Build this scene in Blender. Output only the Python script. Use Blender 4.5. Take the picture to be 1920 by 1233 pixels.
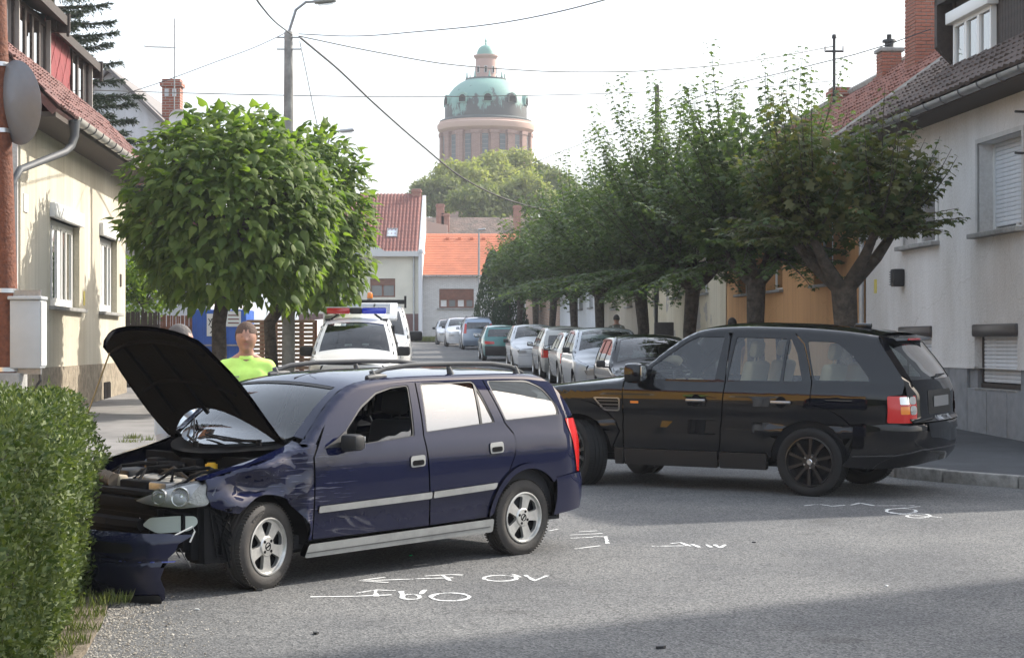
import bpy, bmesh, math, random
import numpy as np
from mathutils import Vector, Matrix, Euler
from mathutils.geometry import tessellate_polygon
from mathutils import noise as mnoise
for o in list(bpy.data.objects): bpy.data.objects.remove(o)
SC = bpy.context.scene
COL = SC.collection
R = math.radians
rnd = random.Random(7)

# ------------------------------------------------------------------ camera
CAMZ = 1.937; FPX = 3500.0; HOR = 645.0; SL = 0.017
cd = bpy.data.cameras.new('camera'); cam = bpy.data.objects.new('camera', cd); COL.objects.link(cam)
cam.location = (0, 0, CAMZ); cam.rotation_euler = (R(90), 0, 0)
cd.sensor_width = 36; cd.lens = FPX/1920*36; cd.shift_y = (HOR-616.5)/1920
cd.clip_start = 0.1; cd.clip_end = 6000
SC.camera = cam
# ------------------------------------------------------------------ world, sun, exposure
SUN_AZ = (0.85, 0.53); SUN_EL = 35.0
w = bpy.data.worlds.new('World'); SC.world = w; w.use_nodes = True
nt = w.node_tree; nt.nodes.clear()
sky = nt.nodes.new('ShaderNodeTexSky'); sky.sky_type = 'NISHITA'; sky.sun_disc = False
sky.sun_elevation = R(SUN_EL)
sky.sun_rotation = math.atan2(SUN_AZ[0], SUN_AZ[1])
sky.air_density = 1.2; sky.dust_density = 6.0; sky.ozone_density = 1.0; sky.altitude = 200
veil = nt.nodes.new('ShaderNodeMixRGB'); veil.blend_type = 'MIX'; veil.inputs[0].default_value = 0.45
veil.inputs[2].default_value = (6.5, 7.1, 7.9, 1)          # thin high cloud, even over the whole sky
bg = nt.nodes.new('ShaderNodeBackground'); bg.inputs[1].default_value = 0.145
wo = nt.nodes.new('ShaderNodeOutputWorld')
nt.links.new(sky.outputs[0], veil.inputs[1]); nt.links.new(veil.outputs[0], bg.inputs[0]); nt.links.new(bg.outputs[0], wo.inputs[0])
sd = bpy.data.lights.new('sun', 'SUN'); sd.energy = 3.5; sd.angle = R(0.6); sd.color = (1.0, 0.945, 0.86)
sun = bpy.data.objects.new('sun', sd); COL.objects.link(sun)
_a = Vector((SUN_AZ[0], SUN_AZ[1], 0)).normalized()*math.cos(R(SUN_EL)); _a.z = math.sin(R(SUN_EL))
sun.rotation_euler = (-_a).to_track_quat('-Z', 'Y').to_euler(); sun.location = (20, 20, 40)
vs = SC.view_settings; vs.view_transform = 'Standard'; vs.look = 'None'; vs.gamma = 1; vs.exposure = 1.0
SC.render.engine = 'CYCLES'
SC.cycles.max_bounces = 8; SC.cycles.transparent_max_bounces = 16

# ------------------------------------------------------------------ helpers
def G(y): return SL*min(y, 126.0)
def at(x, y, Y): return Vector(((x-960)/FPX*Y, Y, CAMZ+(HOR-y)/FPX*Y))
def gp(x, y):
    d = (HOR-y)/FPX; t = CAMZ/(SL-d)
    return Vector(((x-960)/FPX*t, t, SL*t))
def tag(o, label=None, cat=None, group=None, kind=None):
    if label: o['label'] = label
    if cat: o['category'] = cat
    if group: o['group'] = group
    if kind: o['kind'] = kind
    return o
def empty(name, loc=(0,0,0), rz=0.0, label=None, cat=None, group=None):
    o = bpy.data.objects.new(name, None); COL.objects.link(o); o.location = loc; o.rotation_euler = (0,0,rz)
    o.empty_display_size = 0.2
    return tag(o, label, cat, group)
def link(name, me, parent=None):
    o = bpy.data.objects.new(name, me); COL.objects.link(o)
    if parent is not None: o.parent = parent
    return o
def pchip(pts):
    xs = [p[0] for p in pts]; ys = [p[1] for p in pts]; n = len(xs)
    h = [xs[i+1]-xs[i] for i in range(n-1)]; dl = [(ys[i+1]-ys[i])/h[i] for i in range(n-1)]
    m = [0.0]*n
    if n > 1: m[0] = dl[0]; m[-1] = dl[-1]
    for i in range(1, n-1):
        if dl[i-1]*dl[i] > 0:
            w1 = 2*h[i]+h[i-1]; w2 = h[i]+2*h[i-1]; m[i] = (w1+w2)/(w1/dl[i-1]+w2/dl[i])
    def f(x):
        if x <= xs[0]: return ys[0]+m[0]*max(x-xs[0], -.15)*0.6
        if x >= xs[-1]: return ys[-1]+m[-1]*min(x-xs[-1], .15)*0.6
        lo = 0; hi = n-1
        while hi-lo > 1:
            k = (lo+hi)//2
            if xs[k] <= x: lo = k
            else: hi = k
        t = (x-xs[lo])/h[lo]; t2 = t*t; t3 = t2*t
        return (2*t3-3*t2+1)*ys[lo]+(t3-2*t2+t)*h[lo]*m[lo]+(-2*t3+3*t2)*ys[lo+1]+(t3-t2)*h[lo]*m[lo+1]
    return f
def lin(a, b, n): return [a+(b-a)*i/(n-1) for i in range(n)]
def rounded(pts, r=0.0, n=4):
    """round polygon corners; a point may carry its own radius as a third value"""
    out = []; N = len(pts)
    for i in range(N):
        p = Vector(pts[i][:2]); rr = pts[i][2] if len(pts[i]) > 2 else r
        a = Vector(pts[i-1][:2]); b = Vector(pts[(i+1) % N][:2])
        if rr <= 0: out.append((p.x, p.y)); continue
        d1 = min(rr, (a-p).length*.45); d2 = min(rr, (b-p).length*.45)
        p1 = p+(a-p).normalized()*d1; p2 = p+(b-p).normalized()*d2
        for k in range(n+1):
            t = k/n; q = p1*(1-t)**2+p*2*t*(1-t)+p2*t*t; out.append((q.x, q.y))
    return out

class MB:
    """collects shapes; build() links them as ONE mesh object"""
    def __init__(s): s.v = []; s.f = []
    def add(s, vs, fs, M=None):
        b = len(s.v)
        if M is not None: vs = [M @ Vector(v) for v in vs]
        s.v += [tuple(v) for v in vs]; s.f += [tuple(i+b for i in f) for f in fs]; return s
    def box(s, lo, hi, M=None, bev=0.0):
        x0,y0,z0 = lo; x1,y1,z1 = hi
        if bev > 0:
            bm = bmesh.new(); bmesh.ops.create_cube(bm, size=1)
            bmesh.ops.scale(bm, vec=(x1-x0,y1-y0,z1-z0), verts=bm.verts)
            bmesh.ops.bevel(bm, geom=bm.edges[:], offset=bev, segments=2, affect='EDGES', profile=.5)
            bmesh.ops.translate(bm, vec=((x0+x1)/2,(y0+y1)/2,(z0+z1)/2), verts=bm.verts)
            bm.verts.index_update()
            s.add([v.co.copy() for v in bm.verts], [[v.index for v in f.verts] for f in bm.faces], M); bm.free(); return s
        vs = [(x0,y0,z0),(x1,y0,z0),(x1,y1,z0),(x0,y1,z0),(x0,y0,z1),(x1,y0,z1),(x1,y1,z1),(x0,y1,z1)]
        return s.add(vs, [(0,3,2,1),(4,5,6,7),(0,1,5,4),(1,2,6,5),(2,3,7,6),(3,0,4,7)], M)
    def tube(s, pts, rads, n=8, cap=True, flat=1.0):
        pts = [Vector(p) for p in pts]
        if not hasattr(rads, '__len__'): rads = [rads]*len(pts)
        b = len(s.v); prev = None
        for i, p in enumerate(pts):
            d = (pts[min(i+1, len(pts)-1)]-pts[max(i-1, 0)]).normalized()
            if prev is None: a = d.orthogonal().normalized()
            else:
                a = prev-d*prev.dot(d)
                a = a.normalized() if a.length > 1e-6 else d.orthogonal().normalized()
            prev = a; c = d.cross(a)
            for k in range(n):
                t = 2*math.pi*k/n; s.v.append(tuple(p+(a*math.cos(t)+c*math.sin(t)*flat)*rads[i]))
        for i in range(len(pts)-1):
            for k in range(n):
                k2 = (k+1) % n; s.f.append((b+i*n+k, b+i*n+k2, b+(i+1)*n+k2, b+(i+1)*n+k))
        if cap:
            s.f.append(tuple(b+k for k in range(n-1, -1, -1))); e = b+(len(pts)-1)*n
            s.f.append(tuple(e+k for k in range(n)))
        return s
    def cyl(s, p0, p1, r0, r1=None, n=12): return s.tube([p0, p1], [r0, r0 if r1 is None else r1], n)
    def lathe(s, prof, n=24, M=None, close=False):
        vs = []; fs = []; m = len(prof)
        for k in range(n):
            t = 2*math.pi*k/n
            for (r, z) in prof: vs.append((r*math.cos(t), r*math.sin(t), z))
        for k in range(n):
            k2 = (k+1) % n
            for i in range(m if close else m-1):
                j = (i+1) % m; fs.append((k*m+i, k2*m+i, k2*m+j, k*m+j))
        return s.add(vs, fs, M)
    def prism(s, pts, z0, z1, M=None, holes=()):
        """extrude a 2D outline (with holes) from z0 to z1 along local z"""
        loops = [[Vector((p[0], p[1], 0)) for p in pts]]+[[Vector((p[0], p[1], 0)) for p in h] for h in holes]
        tri = tessellate_polygon(loops); flat = [p for l in loops for p in l]; n = len(flat)
        vs = [(p.x,p.y,z0) for p in flat]+[(p.x,p.y,z1) for p in flat]
        fs = [tuple(t) for t in tri]+[tuple(i+n for i in reversed(t)) for t in tri]
        o = 0
        for l in loops:
            m = len(l)
            for i in range(m): j = (i+1) % m; fs.append((o+i, o+j, o+j+n, o+i+n))
            o += m
        return s.add(vs, fs, M)
    def sphere(s, c, r, n=10, m=8, sc=(1,1,1)):
        prof = [(math.sin(math.pi*i/m)*r+1e-5, -math.cos(math.pi*i/m)*r) for i in range(m+1)]
        return s.lathe(prof, n, Matrix.Translation(c) @ Matrix.Diagonal((sc[0],sc[1],sc[2],1)))
    def mesh(s, name, mat=None, smooth=None, fix=True):
        me = bpy.data.meshes.new(name); me.from_pydata(s.v, [], s.f)
        if fix:
            bm = bmesh.new(); bm.from_mesh(me); bmesh.ops.recalc_face_normals(bm, faces=bm.faces); bm.to_mesh(me); bm.free()
        if mat: me.materials.append(mat)
        if smooth is not None:
            me.shade_smooth(); me.set_sharp_from_angle(angle=R(smooth))
        return me
    def build(s, name, mat, parent=None, smooth=None): return link(name, s.mesh(name, mat, smooth), parent)

def text_shape(body, size, ext=0.001):
    c = bpy.data.curves.new('t', 'FONT'); c.body = body; c.size = size; c.extrude = ext; c.align_x = 'CENTER'; c.align_y = 'CENTER'
    c.resolution_u = 2
    o = bpy.data.objects.new('t', c); COL.objects.link(o)
    me = bpy.data.meshes.new_from_object(o.evaluated_get(bpy.context.evaluated_depsgraph_get()))
    vs = [v.co.copy() for v in me.vertices]; fs = [tuple(p.vertices) for p in me.polygons]
    bpy.data.objects.remove(o); bpy.data.curves.remove(c); bpy.data.meshes.remove(me)
    return vs, fs
def copy_tree(o, parent=None):
    c = o.copy(); COL.objects.link(c)
    if parent is not None: c.parent = parent
    for ch in list(o.children): copy_tree(ch, c)
    return c

# ------------------------------------------------------------------ materials
MATS = {}
def mat(name, col, rough=0.6, metal=0.0, coat=0.0, noise=None, bump=None, spec=0.5, emit=None, extra=None, bumpd=0.01):
    """Principled; noise=(scale, amount[, second colour]); bump=(scale, strength)"""
    if name in MATS: return MATS[name]
    m = bpy.data.materials.new(name); m.use_nodes = True; MATS[name] = m
    t = m.node_tree; N = t.nodes; L = t.links; b = N['Principled BSDF']
    b.inputs['Base Color'].default_value = (*col, 1); b.inputs['Roughness'].default_value = rough
    b.inputs['Metallic'].default_value = metal; b.inputs['Coat Weight'].default_value = coat; b.inputs['Coat Roughness'].default_value = 0.03
    b.inputs['Specular IOR Level'].default_value = spec
    if emit: b.inputs['Emission Color'].default_value = (*emit[0], 1); b.inputs['Emission Strength'].default_value = emit[1]
    if noise or bump:
        tc = N.new('ShaderNodeTexCoord')
    if noise:
        nz = N.new('ShaderNodeTexNoise'); nz.inputs['Scale'].default_value = noise[0]; nz.inputs['Detail'].default_value = 6; nz.inputs['Roughness'].default_value = .65
        L.new(tc.outputs['Object'], nz.inputs['Vector'])
        rp = N.new('ShaderNodeValToRGB'); rp.color_ramp.elements[0].position = .3; rp.color_ramp.elements[1].position = .7
        c2 = noise[2] if len(noise) > 2 else tuple(c*(1-noise[1]) for c in col)
        c1 = col if len(noise) > 2 else tuple(min(1, c*(1+noise[1]*.5)) for c in col)
        rp.color_ramp.elements[0].color = (*c2, 1); rp.color_ramp.elements[1].color = (*c1, 1)
        L.new(nz.outputs['Fac'], rp.inputs[0]); L.new(rp.outputs[0], b.inputs['Base Color'])
    if bump:
        n2 = N.new('ShaderNodeTexNoise'); n2.inputs['Scale'].default_value = bump[0]; n2.inputs['Detail'].default_value = 4
        L.new(tc.outputs['Object'], n2.inputs['Vector'])
        bp = N.new('ShaderNodeBump'); bp.inputs['Strength'].default_value = bump[1]; bp.inputs['Distance'].default_value = bumpd
        L.new(n2.outputs['Fac'], bp.inputs['Height']); L.new(bp.outputs[0], b.inputs['Normal'])
    if extra: extra(t, b)
    return m
def glass(name, tint=(.75,.8,.8), ior=1.5, rough=0.0, k=2.4):
    """thin pane: transparent with a Fresnel reflection"""
    if name in MATS: return MATS[name]
    m = bpy.data.materials.new(name); m.use_nodes = True; MATS[name] = m
    t = m.node_tree; N = t.nodes; L = t.links; N.remove(N['Principled BSDF']); out = N['Material Output']
    tr = N.new('ShaderNodeBsdfTransparent'); tr.inputs[0].default_value = (*tint, 1)
    gl = N.new('ShaderNodeBsdfGlossy'); gl.inputs['Roughness'].default_value = rough; gl.inputs[0].default_value = (1,1,1,1)
    fr = N.new('ShaderNodeFresnel'); fr.inputs[0].default_value = ior
    mx = N.new('ShaderNodeMixShader'); ml = N.new('ShaderNodeMath'); ml.operation = 'MULTIPLY'; ml.inputs[1].default_value = k; ml.use_clamp = True
    L.new(fr.outputs[0], ml.inputs[0]); L.new(ml.outputs[0], mx.inputs[0]); L.new(tr.outputs[0], mx.inputs[1]); L.new(gl.outputs[0], mx.inputs[2]); L.new(mx.outputs[0], out.inputs[0])
    return m
def leafmat(name, c1, c2, trans, tw=.35, rough=.45):
    if name in MATS: return MATS[name]
    m = bpy.data.materials.new(name); m.use_nodes = True; MATS[name] = m
    t = m.node_tree; N = t.nodes; L = t.links; b = N['Principled BSDF']; out = N['Material Output']
    ge = N.new('ShaderNodeNewGeometry'); rp = N.new('ShaderNodeValToRGB')
    rp.color_ramp.elements[0].color = (*c1, 1); rp.color_ramp.elements[1].color = (*c2, 1)
    oi = N.new('ShaderNodeObjectInfo'); ad = N.new('ShaderNodeMath'); ad.operation = 'ADD'; fr = N.new('ShaderNodeMath'); fr.operation = 'FRACT'
    L.new(ge.outputs['Random Per Island'], ad.inputs[0]); L.new(oi.outputs['Random'], ad.inputs[1]); L.new(ad.outputs[0], fr.inputs[0])
    L.new(fr.outputs[0], rp.inputs[0]); L.new(rp.outputs[0], b.inputs['Base Color'])
    b.inputs['Roughness'].default_value = rough; b.inputs['Specular IOR Level'].default_value = .4
    tl = N.new('ShaderNodeBsdfTranslucent'); mx2 = N.new('ShaderNodeMixRGB'); mx2.blend_type = 'MULTIPLY'; mx2.inputs[0].default_value = 1
    mx2.inputs[2].default_value = (*trans, 1); L.new(rp.outputs[0], mx2.inputs[1]); L.new(mx2.outputs[0], tl.inputs[0])
    mx = N.new('ShaderNodeMixShader'); mx.inputs[0].default_value = tw
    L.new(b.outputs[0], mx.inputs[1]); L.new(tl.outputs[0], mx.inputs[2]); L.new(mx.outputs[0], out.inputs[0])
    return m
def nodes(t, *ids): return [t.nodes.new('ShaderNode'+i) for i in ids]

def x_asphalt(t, b):
    N = t.nodes; L = t.links
    tc = N.new('ShaderNodeTexCoord'); P = tc.outputs['Object']
    a = N.new('ShaderNodeTexVoronoi'); a.inputs['Scale'].default_value = 75; L.new(P, a.inputs['Vector'])
    r1 = N.new('ShaderNodeValToRGB'); r1.color_ramp.elements[0].color = (.042,.043,.045,1); r1.color_ramp.elements[1].color = (.205,.203,.198,1)
    r1.color_ramp.elements[0].position = .12; r1.color_ramp.elements[1].position = .95
    L.new(a.outputs['Color'], r1.inputs[0])
    f = N.new('ShaderNodeTexNoise'); f.inputs['Scale'].default_value = 170; f.inputs['Detail'].default_value = 2; L.new(P, f.inputs['Vector'])
    m1 = N.new('ShaderNodeMixRGB'); m1.blend_type = 'OVERLAY'; m1.inputs[0].default_value = .55; L.new(r1.outputs[0], m1.inputs[1]); L.new(f.outputs['Fac'], m1.inputs[2])
    bn = N.new('ShaderNodeTexNoise'); bn.inputs['Scale'].default_value = .55; bn.inputs['Detail'].default_value = 5; bn.inputs['Roughness'].default_value = .6; L.new(P, bn.inputs['Vector'])
    r2 = N.new('ShaderNodeValToRGB'); r2.color_ramp.elements[0].color = (.66,.67,.69,1); r2.color_ramp.elements[1].color = (1.10,1.09,1.06,1)
    r2.color_ramp.elements[0].position = .36; r2.color_ramp.elements[1].position = .64; L.new(bn.outputs['Fac'], r2.inputs[0])
    m2 = N.new('ShaderNodeMixRGB'); m2.blend_type = 'MULTIPLY'; m2.inputs[0].default_value = 1; L.new(m1.outputs[0], m2.inputs[1]); L.new(r2.outputs[0], m2.inputs[2])
    # cracks: distorted cell borders, only in places
    wn = N.new('ShaderNodeTexNoise'); wn.inputs['Scale'].default_value = 2.2; wn.inputs['Detail'].default_value = 5; L.new(P, wn.inputs['Vector'])
    ma = N.new('ShaderNodeMixRGB'); ma.blend_type = 'ADD'; ma.inputs[0].default_value = .35; L.new(P, ma.inputs[1]); L.new(wn.outputs['Color'], ma.inputs[2])
    cv = N.new('ShaderNodeTexVoronoi'); cv.feature = 'DISTANCE_TO_EDGE'; cv.inputs['Scale'].default_value = .42; L.new(ma.outputs[0], cv.inputs['Vector'])
    lt = N.new('ShaderNodeMath'); lt.operation = 'LESS_THAN'; lt.inputs[1].default_value = .0028; L.new(cv.outputs[0], lt.inputs[0])
    gate = N.new('ShaderNodeMath'); gate.operation = 'GREATER_THAN'; gate.inputs[1].default_value = .50; L.new(bn.outputs['Fac'], gate.inputs[0])
    mu = N.new('ShaderNodeMath'); mu.operation = 'MULTIPLY'; L.new(lt.outputs[0], mu.inputs[0]); L.new(gate.outputs[0], mu.inputs[1])
    m3 = N.new('ShaderNodeMixRGB'); m3.inputs[2].default_value = (.035,.034,.033,1); m4 = N.new('ShaderNodeMath'); m4.operation = 'MULTIPLY'; m4.inputs[1].default_value = .5
    L.new(mu.outputs[0], m4.inputs[0]); L.new(m4.outputs[0], m3.inputs[0]); L.new(m2.outputs[0], m3.inputs[1])
    # oil and tyre stains
    sn = N.new('ShaderNodeTexNoise'); sn.inputs['Scale'].default_value = 1.3; sn.inputs['Detail'].default_value = 3; L.new(P, sn.inputs['Vector'])
    sr = N.new('ShaderNodeValToRGB'); sr.color_ramp.elements[0].position = .64; sr.color_ramp.elements[1].position = .72; sr.color_ramp.elements[0].color = (1,1,1,1); sr.color_ramp.elements[1].color = (.72,.71,.7,1)
    L.new(sn.outputs['Fac'], sr.inputs[0]); m5 = N.new('ShaderNodeMixRGB'); m5.blend_type = 'MULTIPLY'; m5.inputs[0].default_value = 1
    L.new(m3.outputs[0], m5.inputs[1]); L.new(sr.outputs[0], m5.inputs[2]); L.new(m5.outputs[0], b.inputs['Base Color'])
    bp = N.new('ShaderNodeBump'); bp.inputs['Strength'].default_value = .7; bp.inputs['Distance'].default_value = .006
    L.new(a.outputs['Distance'], bp.inputs['Height']); L.new(bp.outputs[0], b.inputs['Normal'])
def x_plaster(stain=(.5,.48,.42), sc=.9, peel=None, grain=60, streak=.45):
    def fn(t, b):
        N = t.nodes; L = t.links; col = b.inputs['Base Color'].default_value[:]
        tc = N.new('ShaderNodeTexCoord'); mp = N.new('ShaderNodeMapping'); mp.inputs['Scale'].default_value = (1,1,.35); L.new(tc.outputs['Object'], mp.inputs[0])
        a = N.new('ShaderNodeTexNoise'); a.inputs['Scale'].default_value = sc; a.inputs['Detail'].default_value = 7; a.inputs['Roughness'].default_value = .62; L.new(mp.outputs[0], a.inputs['Vector'])
        r = N.new('ShaderNodeValToRGB'); r.color_ramp.elements[0].position = .35; r.color_ramp.elements[1].position = .62
        r.color_ramp.elements[0].color = (col[0]*stain[0]*1.6, col[1]*stain[1]*1.6, col[2]*stain[2]*1.6, 1); r.color_ramp.elements[1].color = col; L.new(a.outputs['Fac'], r.inputs[0])
        g = N.new('ShaderNodeTexNoise'); g.inputs['Scale'].default_value = grain; g.inputs['Detail'].default_value = 3; L.new(tc.outputs['Object'], g.inputs['Vector'])
        m = N.new('ShaderNodeMixRGB'); m.blend_type = 'OVERLAY'; m.inputs[0].default_value = .28; L.new(r.outputs[0], m.inputs[1]); L.new(g.outputs['Fac'], m.inputs[2])
        ms = N.new('ShaderNodeMapping'); ms.inputs['Scale'].default_value = (3.5,3.5,.12); L.new(tc.outputs['Object'], ms.inputs[0]); sk = N.new('ShaderNodeTexNoise'); sk.inputs['Scale'].default_value = 1.6; sk.inputs['Detail'].default_value = 6; L.new(ms.outputs[0], sk.inputs['Vector'])
        sr = N.new('ShaderNodeValToRGB'); sr.color_ramp.elements[0].position = .36; sr.color_ramp.elements[0].color = (.74,.73,.70,1); sr.color_ramp.elements[1].position = .52; sr.color_ramp.elements[1].color = (1,1,1,1); L.new(sk.outputs['Fac'], sr.inputs[0])
        mk = N.new('ShaderNodeMixRGB'); mk.blend_type = 'MULTIPLY'; mk.inputs[0].default_value = streak; L.new(m.outputs[0], mk.inputs[1]); L.new(sr.outputs[0], mk.inputs[2])
        cw = N.new('ShaderNodeTexNoise'); cw.inputs['Scale'].default_value = 1.5; cw.inputs['Detail'].default_value = 6; L.new(tc.outputs['Object'], cw.inputs['Vector']); ca = N.new('ShaderNodeMixRGB'); ca.blend_type = 'ADD'; ca.inputs[0].default_value = .7; L.new(tc.outputs['Object'], ca.inputs[1]); L.new(cw.outputs['Color'], ca.inputs[2])
        cv = N.new('ShaderNodeTexVoronoi'); cv.feature = 'DISTANCE_TO_EDGE'; cv.inputs['Scale'].default_value = .35; L.new(ca.outputs[0], cv.inputs['Vector']); cl = N.new('ShaderNodeMath'); cl.operation = 'LESS_THAN'; cl.inputs[1].default_value = .0022; L.new(cv.outputs[0], cl.inputs[0])
        mc = N.new('ShaderNodeMixRGB'); mc.blend_type = 'MULTIPLY'; mc.inputs[2].default_value = (.86,.85,.83,1); L.new(cl.outputs[0], mc.inputs[0]); L.new(mk.outputs[0], mc.inputs[1]); m = mc
        last = m
        if peel:
            p = N.new('ShaderNodeTexNoise'); p.inputs['Scale'].default_value = .8; p.inputs['Detail'].default_value = 8; L.new(tc.outputs['Object'], p.inputs['Vector'])
            th = N.new('ShaderNodeValToRGB'); th.color_ramp.interpolation = 'CONSTANT'; th.color_ramp.elements[0].color = (0,0,0,1); th.color_ramp.elements[1].color = (1,1,1,1); th.color_ramp.elements[1].position = .6
            L.new(p.outputs['Fac'], th.inputs[0]); m2 = N.new('ShaderNodeMixRGB'); m2.inputs[2].default_value = (*peel, 1); L.new(th.outputs[0], m2.inputs[0]); L.new(m.outputs[0], m2.inputs[1]); last = m2
        L.new(last.outputs[0], b.inputs['Base Color'])
        bp = N.new('ShaderNodeBump'); bp.inputs['Strength'].default_value = .6; bp.inputs['Distance'].default_value = .012; L.new(g.outputs['Fac'], bp.inputs['Height']); L.new(bp.outputs[0], b.inputs['Normal'])
    return fn
def x_brick(sx, sz, c1, c2, mortar, axis='x'):
    def fn(t, b):
        N = t.nodes; L = t.links
        tc = N.new('ShaderNodeTexCoord'); sp = N.new('ShaderNodeSeparateXYZ'); cb = N.new('ShaderNodeCombineXYZ'); L.new(tc.outputs['Object'], sp.inputs[0])
        ad = N.new('ShaderNodeMath'); ad.operation = 'ADD'; L.new(sp.outputs[0], ad.inputs[0]); L.new(sp.outputs[1], ad.inputs[1])
        L.new(ad.outputs[0], cb.inputs[0]); L.new(sp.outputs[2], cb.inputs[1])
        br = N.new('ShaderNodeTexBrick'); br.inputs['Scale'].default_value = 1; br.inputs['Brick Width'].default_value = sx; br.inputs['Row Height'].default_value = sz; br.inputs['Mortar Size'].default_value = .012
        br.inputs['Color1'].default_value = (*c1,1); br.inputs['Color2'].default_value = (*c2,1); br.inputs['Mortar'].default_value = (*mortar,1); L.new(cb.outputs[0], br.inputs['Vector'])
        L.new(br.outputs['Color'], b.inputs['Base Color'])
        bp = N.new('ShaderNodeBump'); bp.inputs['Strength'].default_value = .5; bp.inputs['Distance'].default_value = .01; bp.invert = True; L.new(br.outputs['Fac'], bp.inputs['Height']); L.new(bp.outputs[0], b.inputs['Normal'])
    return fn
def x_paint(scratch=0.0, dust=.35):
    """car paint: dusty, uneven gloss, with optional scrapes"""
    def fn(t, b):
        N = t.nodes; L = t.links; col = b.inputs['Base Color'].default_value[:]
        tc = N.new('ShaderNodeTexCoord'); a = N.new('ShaderNodeTexNoise'); a.inputs['Scale'].default_value = 3.5; a.inputs['Detail'].default_value = 8; L.new(tc.outputs['Object'], a.inputs['Vector'])
        r = N.new('ShaderNodeMapRange'); r.inputs[1].default_value = .3; r.inputs[2].default_value = .75; r.inputs[3].default_value = .02; r.inputs[4].default_value = .02+.14*dust; L.new(a.outputs['Fac'], r.inputs[0]); L.new(r.outputs[0], b.inputs['Coat Roughness'])
        sp = N.new('ShaderNodeSeparateXYZ'); L.new(tc.outputs['Object'], sp.inputs[0])
        dz = N.new('ShaderNodeMapRange'); dz.inputs[1].default_value = .75; dz.inputs[2].default_value = .15; dz.inputs[3].default_value = 0; dz.inputs[4].default_value = dust; L.new(sp.outputs[2], dz.inputs[0])
        mu = N.new('ShaderNodeMath'); mu.operation = 'MULTIPLY'; L.new(dz.outputs[0], mu.inputs[0]); L.new(a.outputs['Fac'], mu.inputs[1])
        m = N.new('ShaderNodeMixRGB'); m.inputs[1].default_value = col; m.inputs[2].default_value = (.16,.145,.125,1); L.new(mu.outputs[0], m.inputs[0]); last = m
        if scratch > 0:
            mp = N.new('ShaderNodeMapping'); mp.inputs['Scale'].default_value = (1.6,1,26); mp.inputs['Rotation'].default_value = (0,R(4),0); L.new(tc.outputs['Object'], mp.inputs[0])
            s = N.new('ShaderNodeTexNoise'); s.inputs['Scale'].default_value = 3.2; s.inputs['Detail'].default_value = 6; L.new(mp.outputs[0], s.inputs['Vector'])
            th = N.new('ShaderNodeMapRange'); th.inputs[1].default_value = .60; th.inputs[2].default_value = .68; L.new(s.outputs['Fac'], th.inputs[0])
            vn = N.new('ShaderNodeVectorMath'); vn.operation = 'DISTANCE'; vn.inputs[1].default_value = (-.36,.85,.70); L.new(tc.outputs['Object'], vn.inputs[0])
            fo = N.new('ShaderNodeMapRange'); fo.inputs[1].default_value = .46; fo.inputs[2].default_value = .05; fo.inputs[4].default_value = scratch*.8; L.new(vn.outputs['Value'], fo.inputs[0])
            mm = N.new('ShaderNodeMath'); mm.operation = 'MULTIPLY'; L.new(th.outputs[0], mm.inputs[0]); L.new(fo.outputs[0], mm.inputs[1])
            m2 = N.new('ShaderNodeMixRGB'); m2.inputs[2].default_value = (.30,.30,.32,1); L.new(mm.outputs[0], m2.inputs[0]); L.new(m.outputs[0], m2.inputs[1]); last = m2
        L.new(last.outputs[0], b.inputs['Base Color'])
    return fn

M_ASPH = mat('asphalt', (.13,.13,.13), .88, extra=x_asphalt)
M_WALK = mat('pavement_asphalt', (.055,.057,.062), .92, noise=(1.4,.35), bump=(120,.4))
M_SOIL = mat('soil', (.20,.165,.12), .95, noise=(9,.5,(.09,.07,.045)), bump=(40,.8), bumpd=.02)
M_GRAVEL = mat('grit', (.30,.28,.25), .95, noise=(25,.5,(.14,.12,.10)), bump=(90,.8))
M_KERB = mat('kerb_concrete', (.27,.26,.24), .9, noise=(7,.45), bump=(50,.6))
def x_chalk(t, b):
    N = t.nodes; L = t.links; tc = N.new('ShaderNodeTexCoord'); a = N.new('ShaderNodeTexNoise'); a.inputs['Scale'].default_value = 55; a.inputs['Detail'].default_value = 3; L.new(tc.outputs['Object'], a.inputs['Vector'])
    c = N.new('ShaderNodeTexNoise'); c.inputs['Scale'].default_value = 5; L.new(tc.outputs['Object'], c.inputs['Vector']); s = N.new('ShaderNodeMath'); s.operation = 'ADD'; L.new(a.outputs['Fac'], s.inputs[0]); L.new(c.outputs['Fac'], s.inputs[1])
    m = N.new('ShaderNodeMapRange'); m.inputs[1].default_value = .70; m.inputs[2].default_value = .95; m.inputs[4].default_value = .85; L.new(s.outputs[0], m.inputs[0]); L.new(m.outputs[0], b.inputs['Alpha'])
M_CHALK = mat('chalk', (.74,.74,.72), .9, extra=x_chalk)
M_BLUE = mat('blue_paint', (.0042,.0064,.029), .5, .05, 1.0, spec=0, extra=x_paint(.0,.12))
M_BLUES = mat('scraped_blue_paint', (.0042,.0064,.029), .5, .05, 1.0, spec=0, extra=x_paint(.6,.12))
M_BLACK = mat('black_paint', (.0035,.004,.0055), .4, 0, 1.0, spec=0, extra=x_paint(0,.03))
M_BLACK.node_tree.nodes['Principled BSDF'].inputs['Coat IOR'].default_value = 1.5
M_PLAST = mat('black_plastic', (.018,.018,.019), .55, noise=(20,.3))
M_PLASG = mat('grey_plastic', (.30,.30,.285), .5, noise=(6,.25))
M_RAIL = mat('rail_plastic', (.085,.085,.085), .55)
M_TYRE = mat('rubber', (.030,.028,.026), .75, noise=(8,.4,(.055,.047,.040)), bump=(60,.2))
M_TYREB = mat('black_rubber', (.010,.010,.0105), .7, spec=.3)
M_RIM = mat('alloy', (.62,.61,.58), .34, .75, noise=(14,.25))
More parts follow.
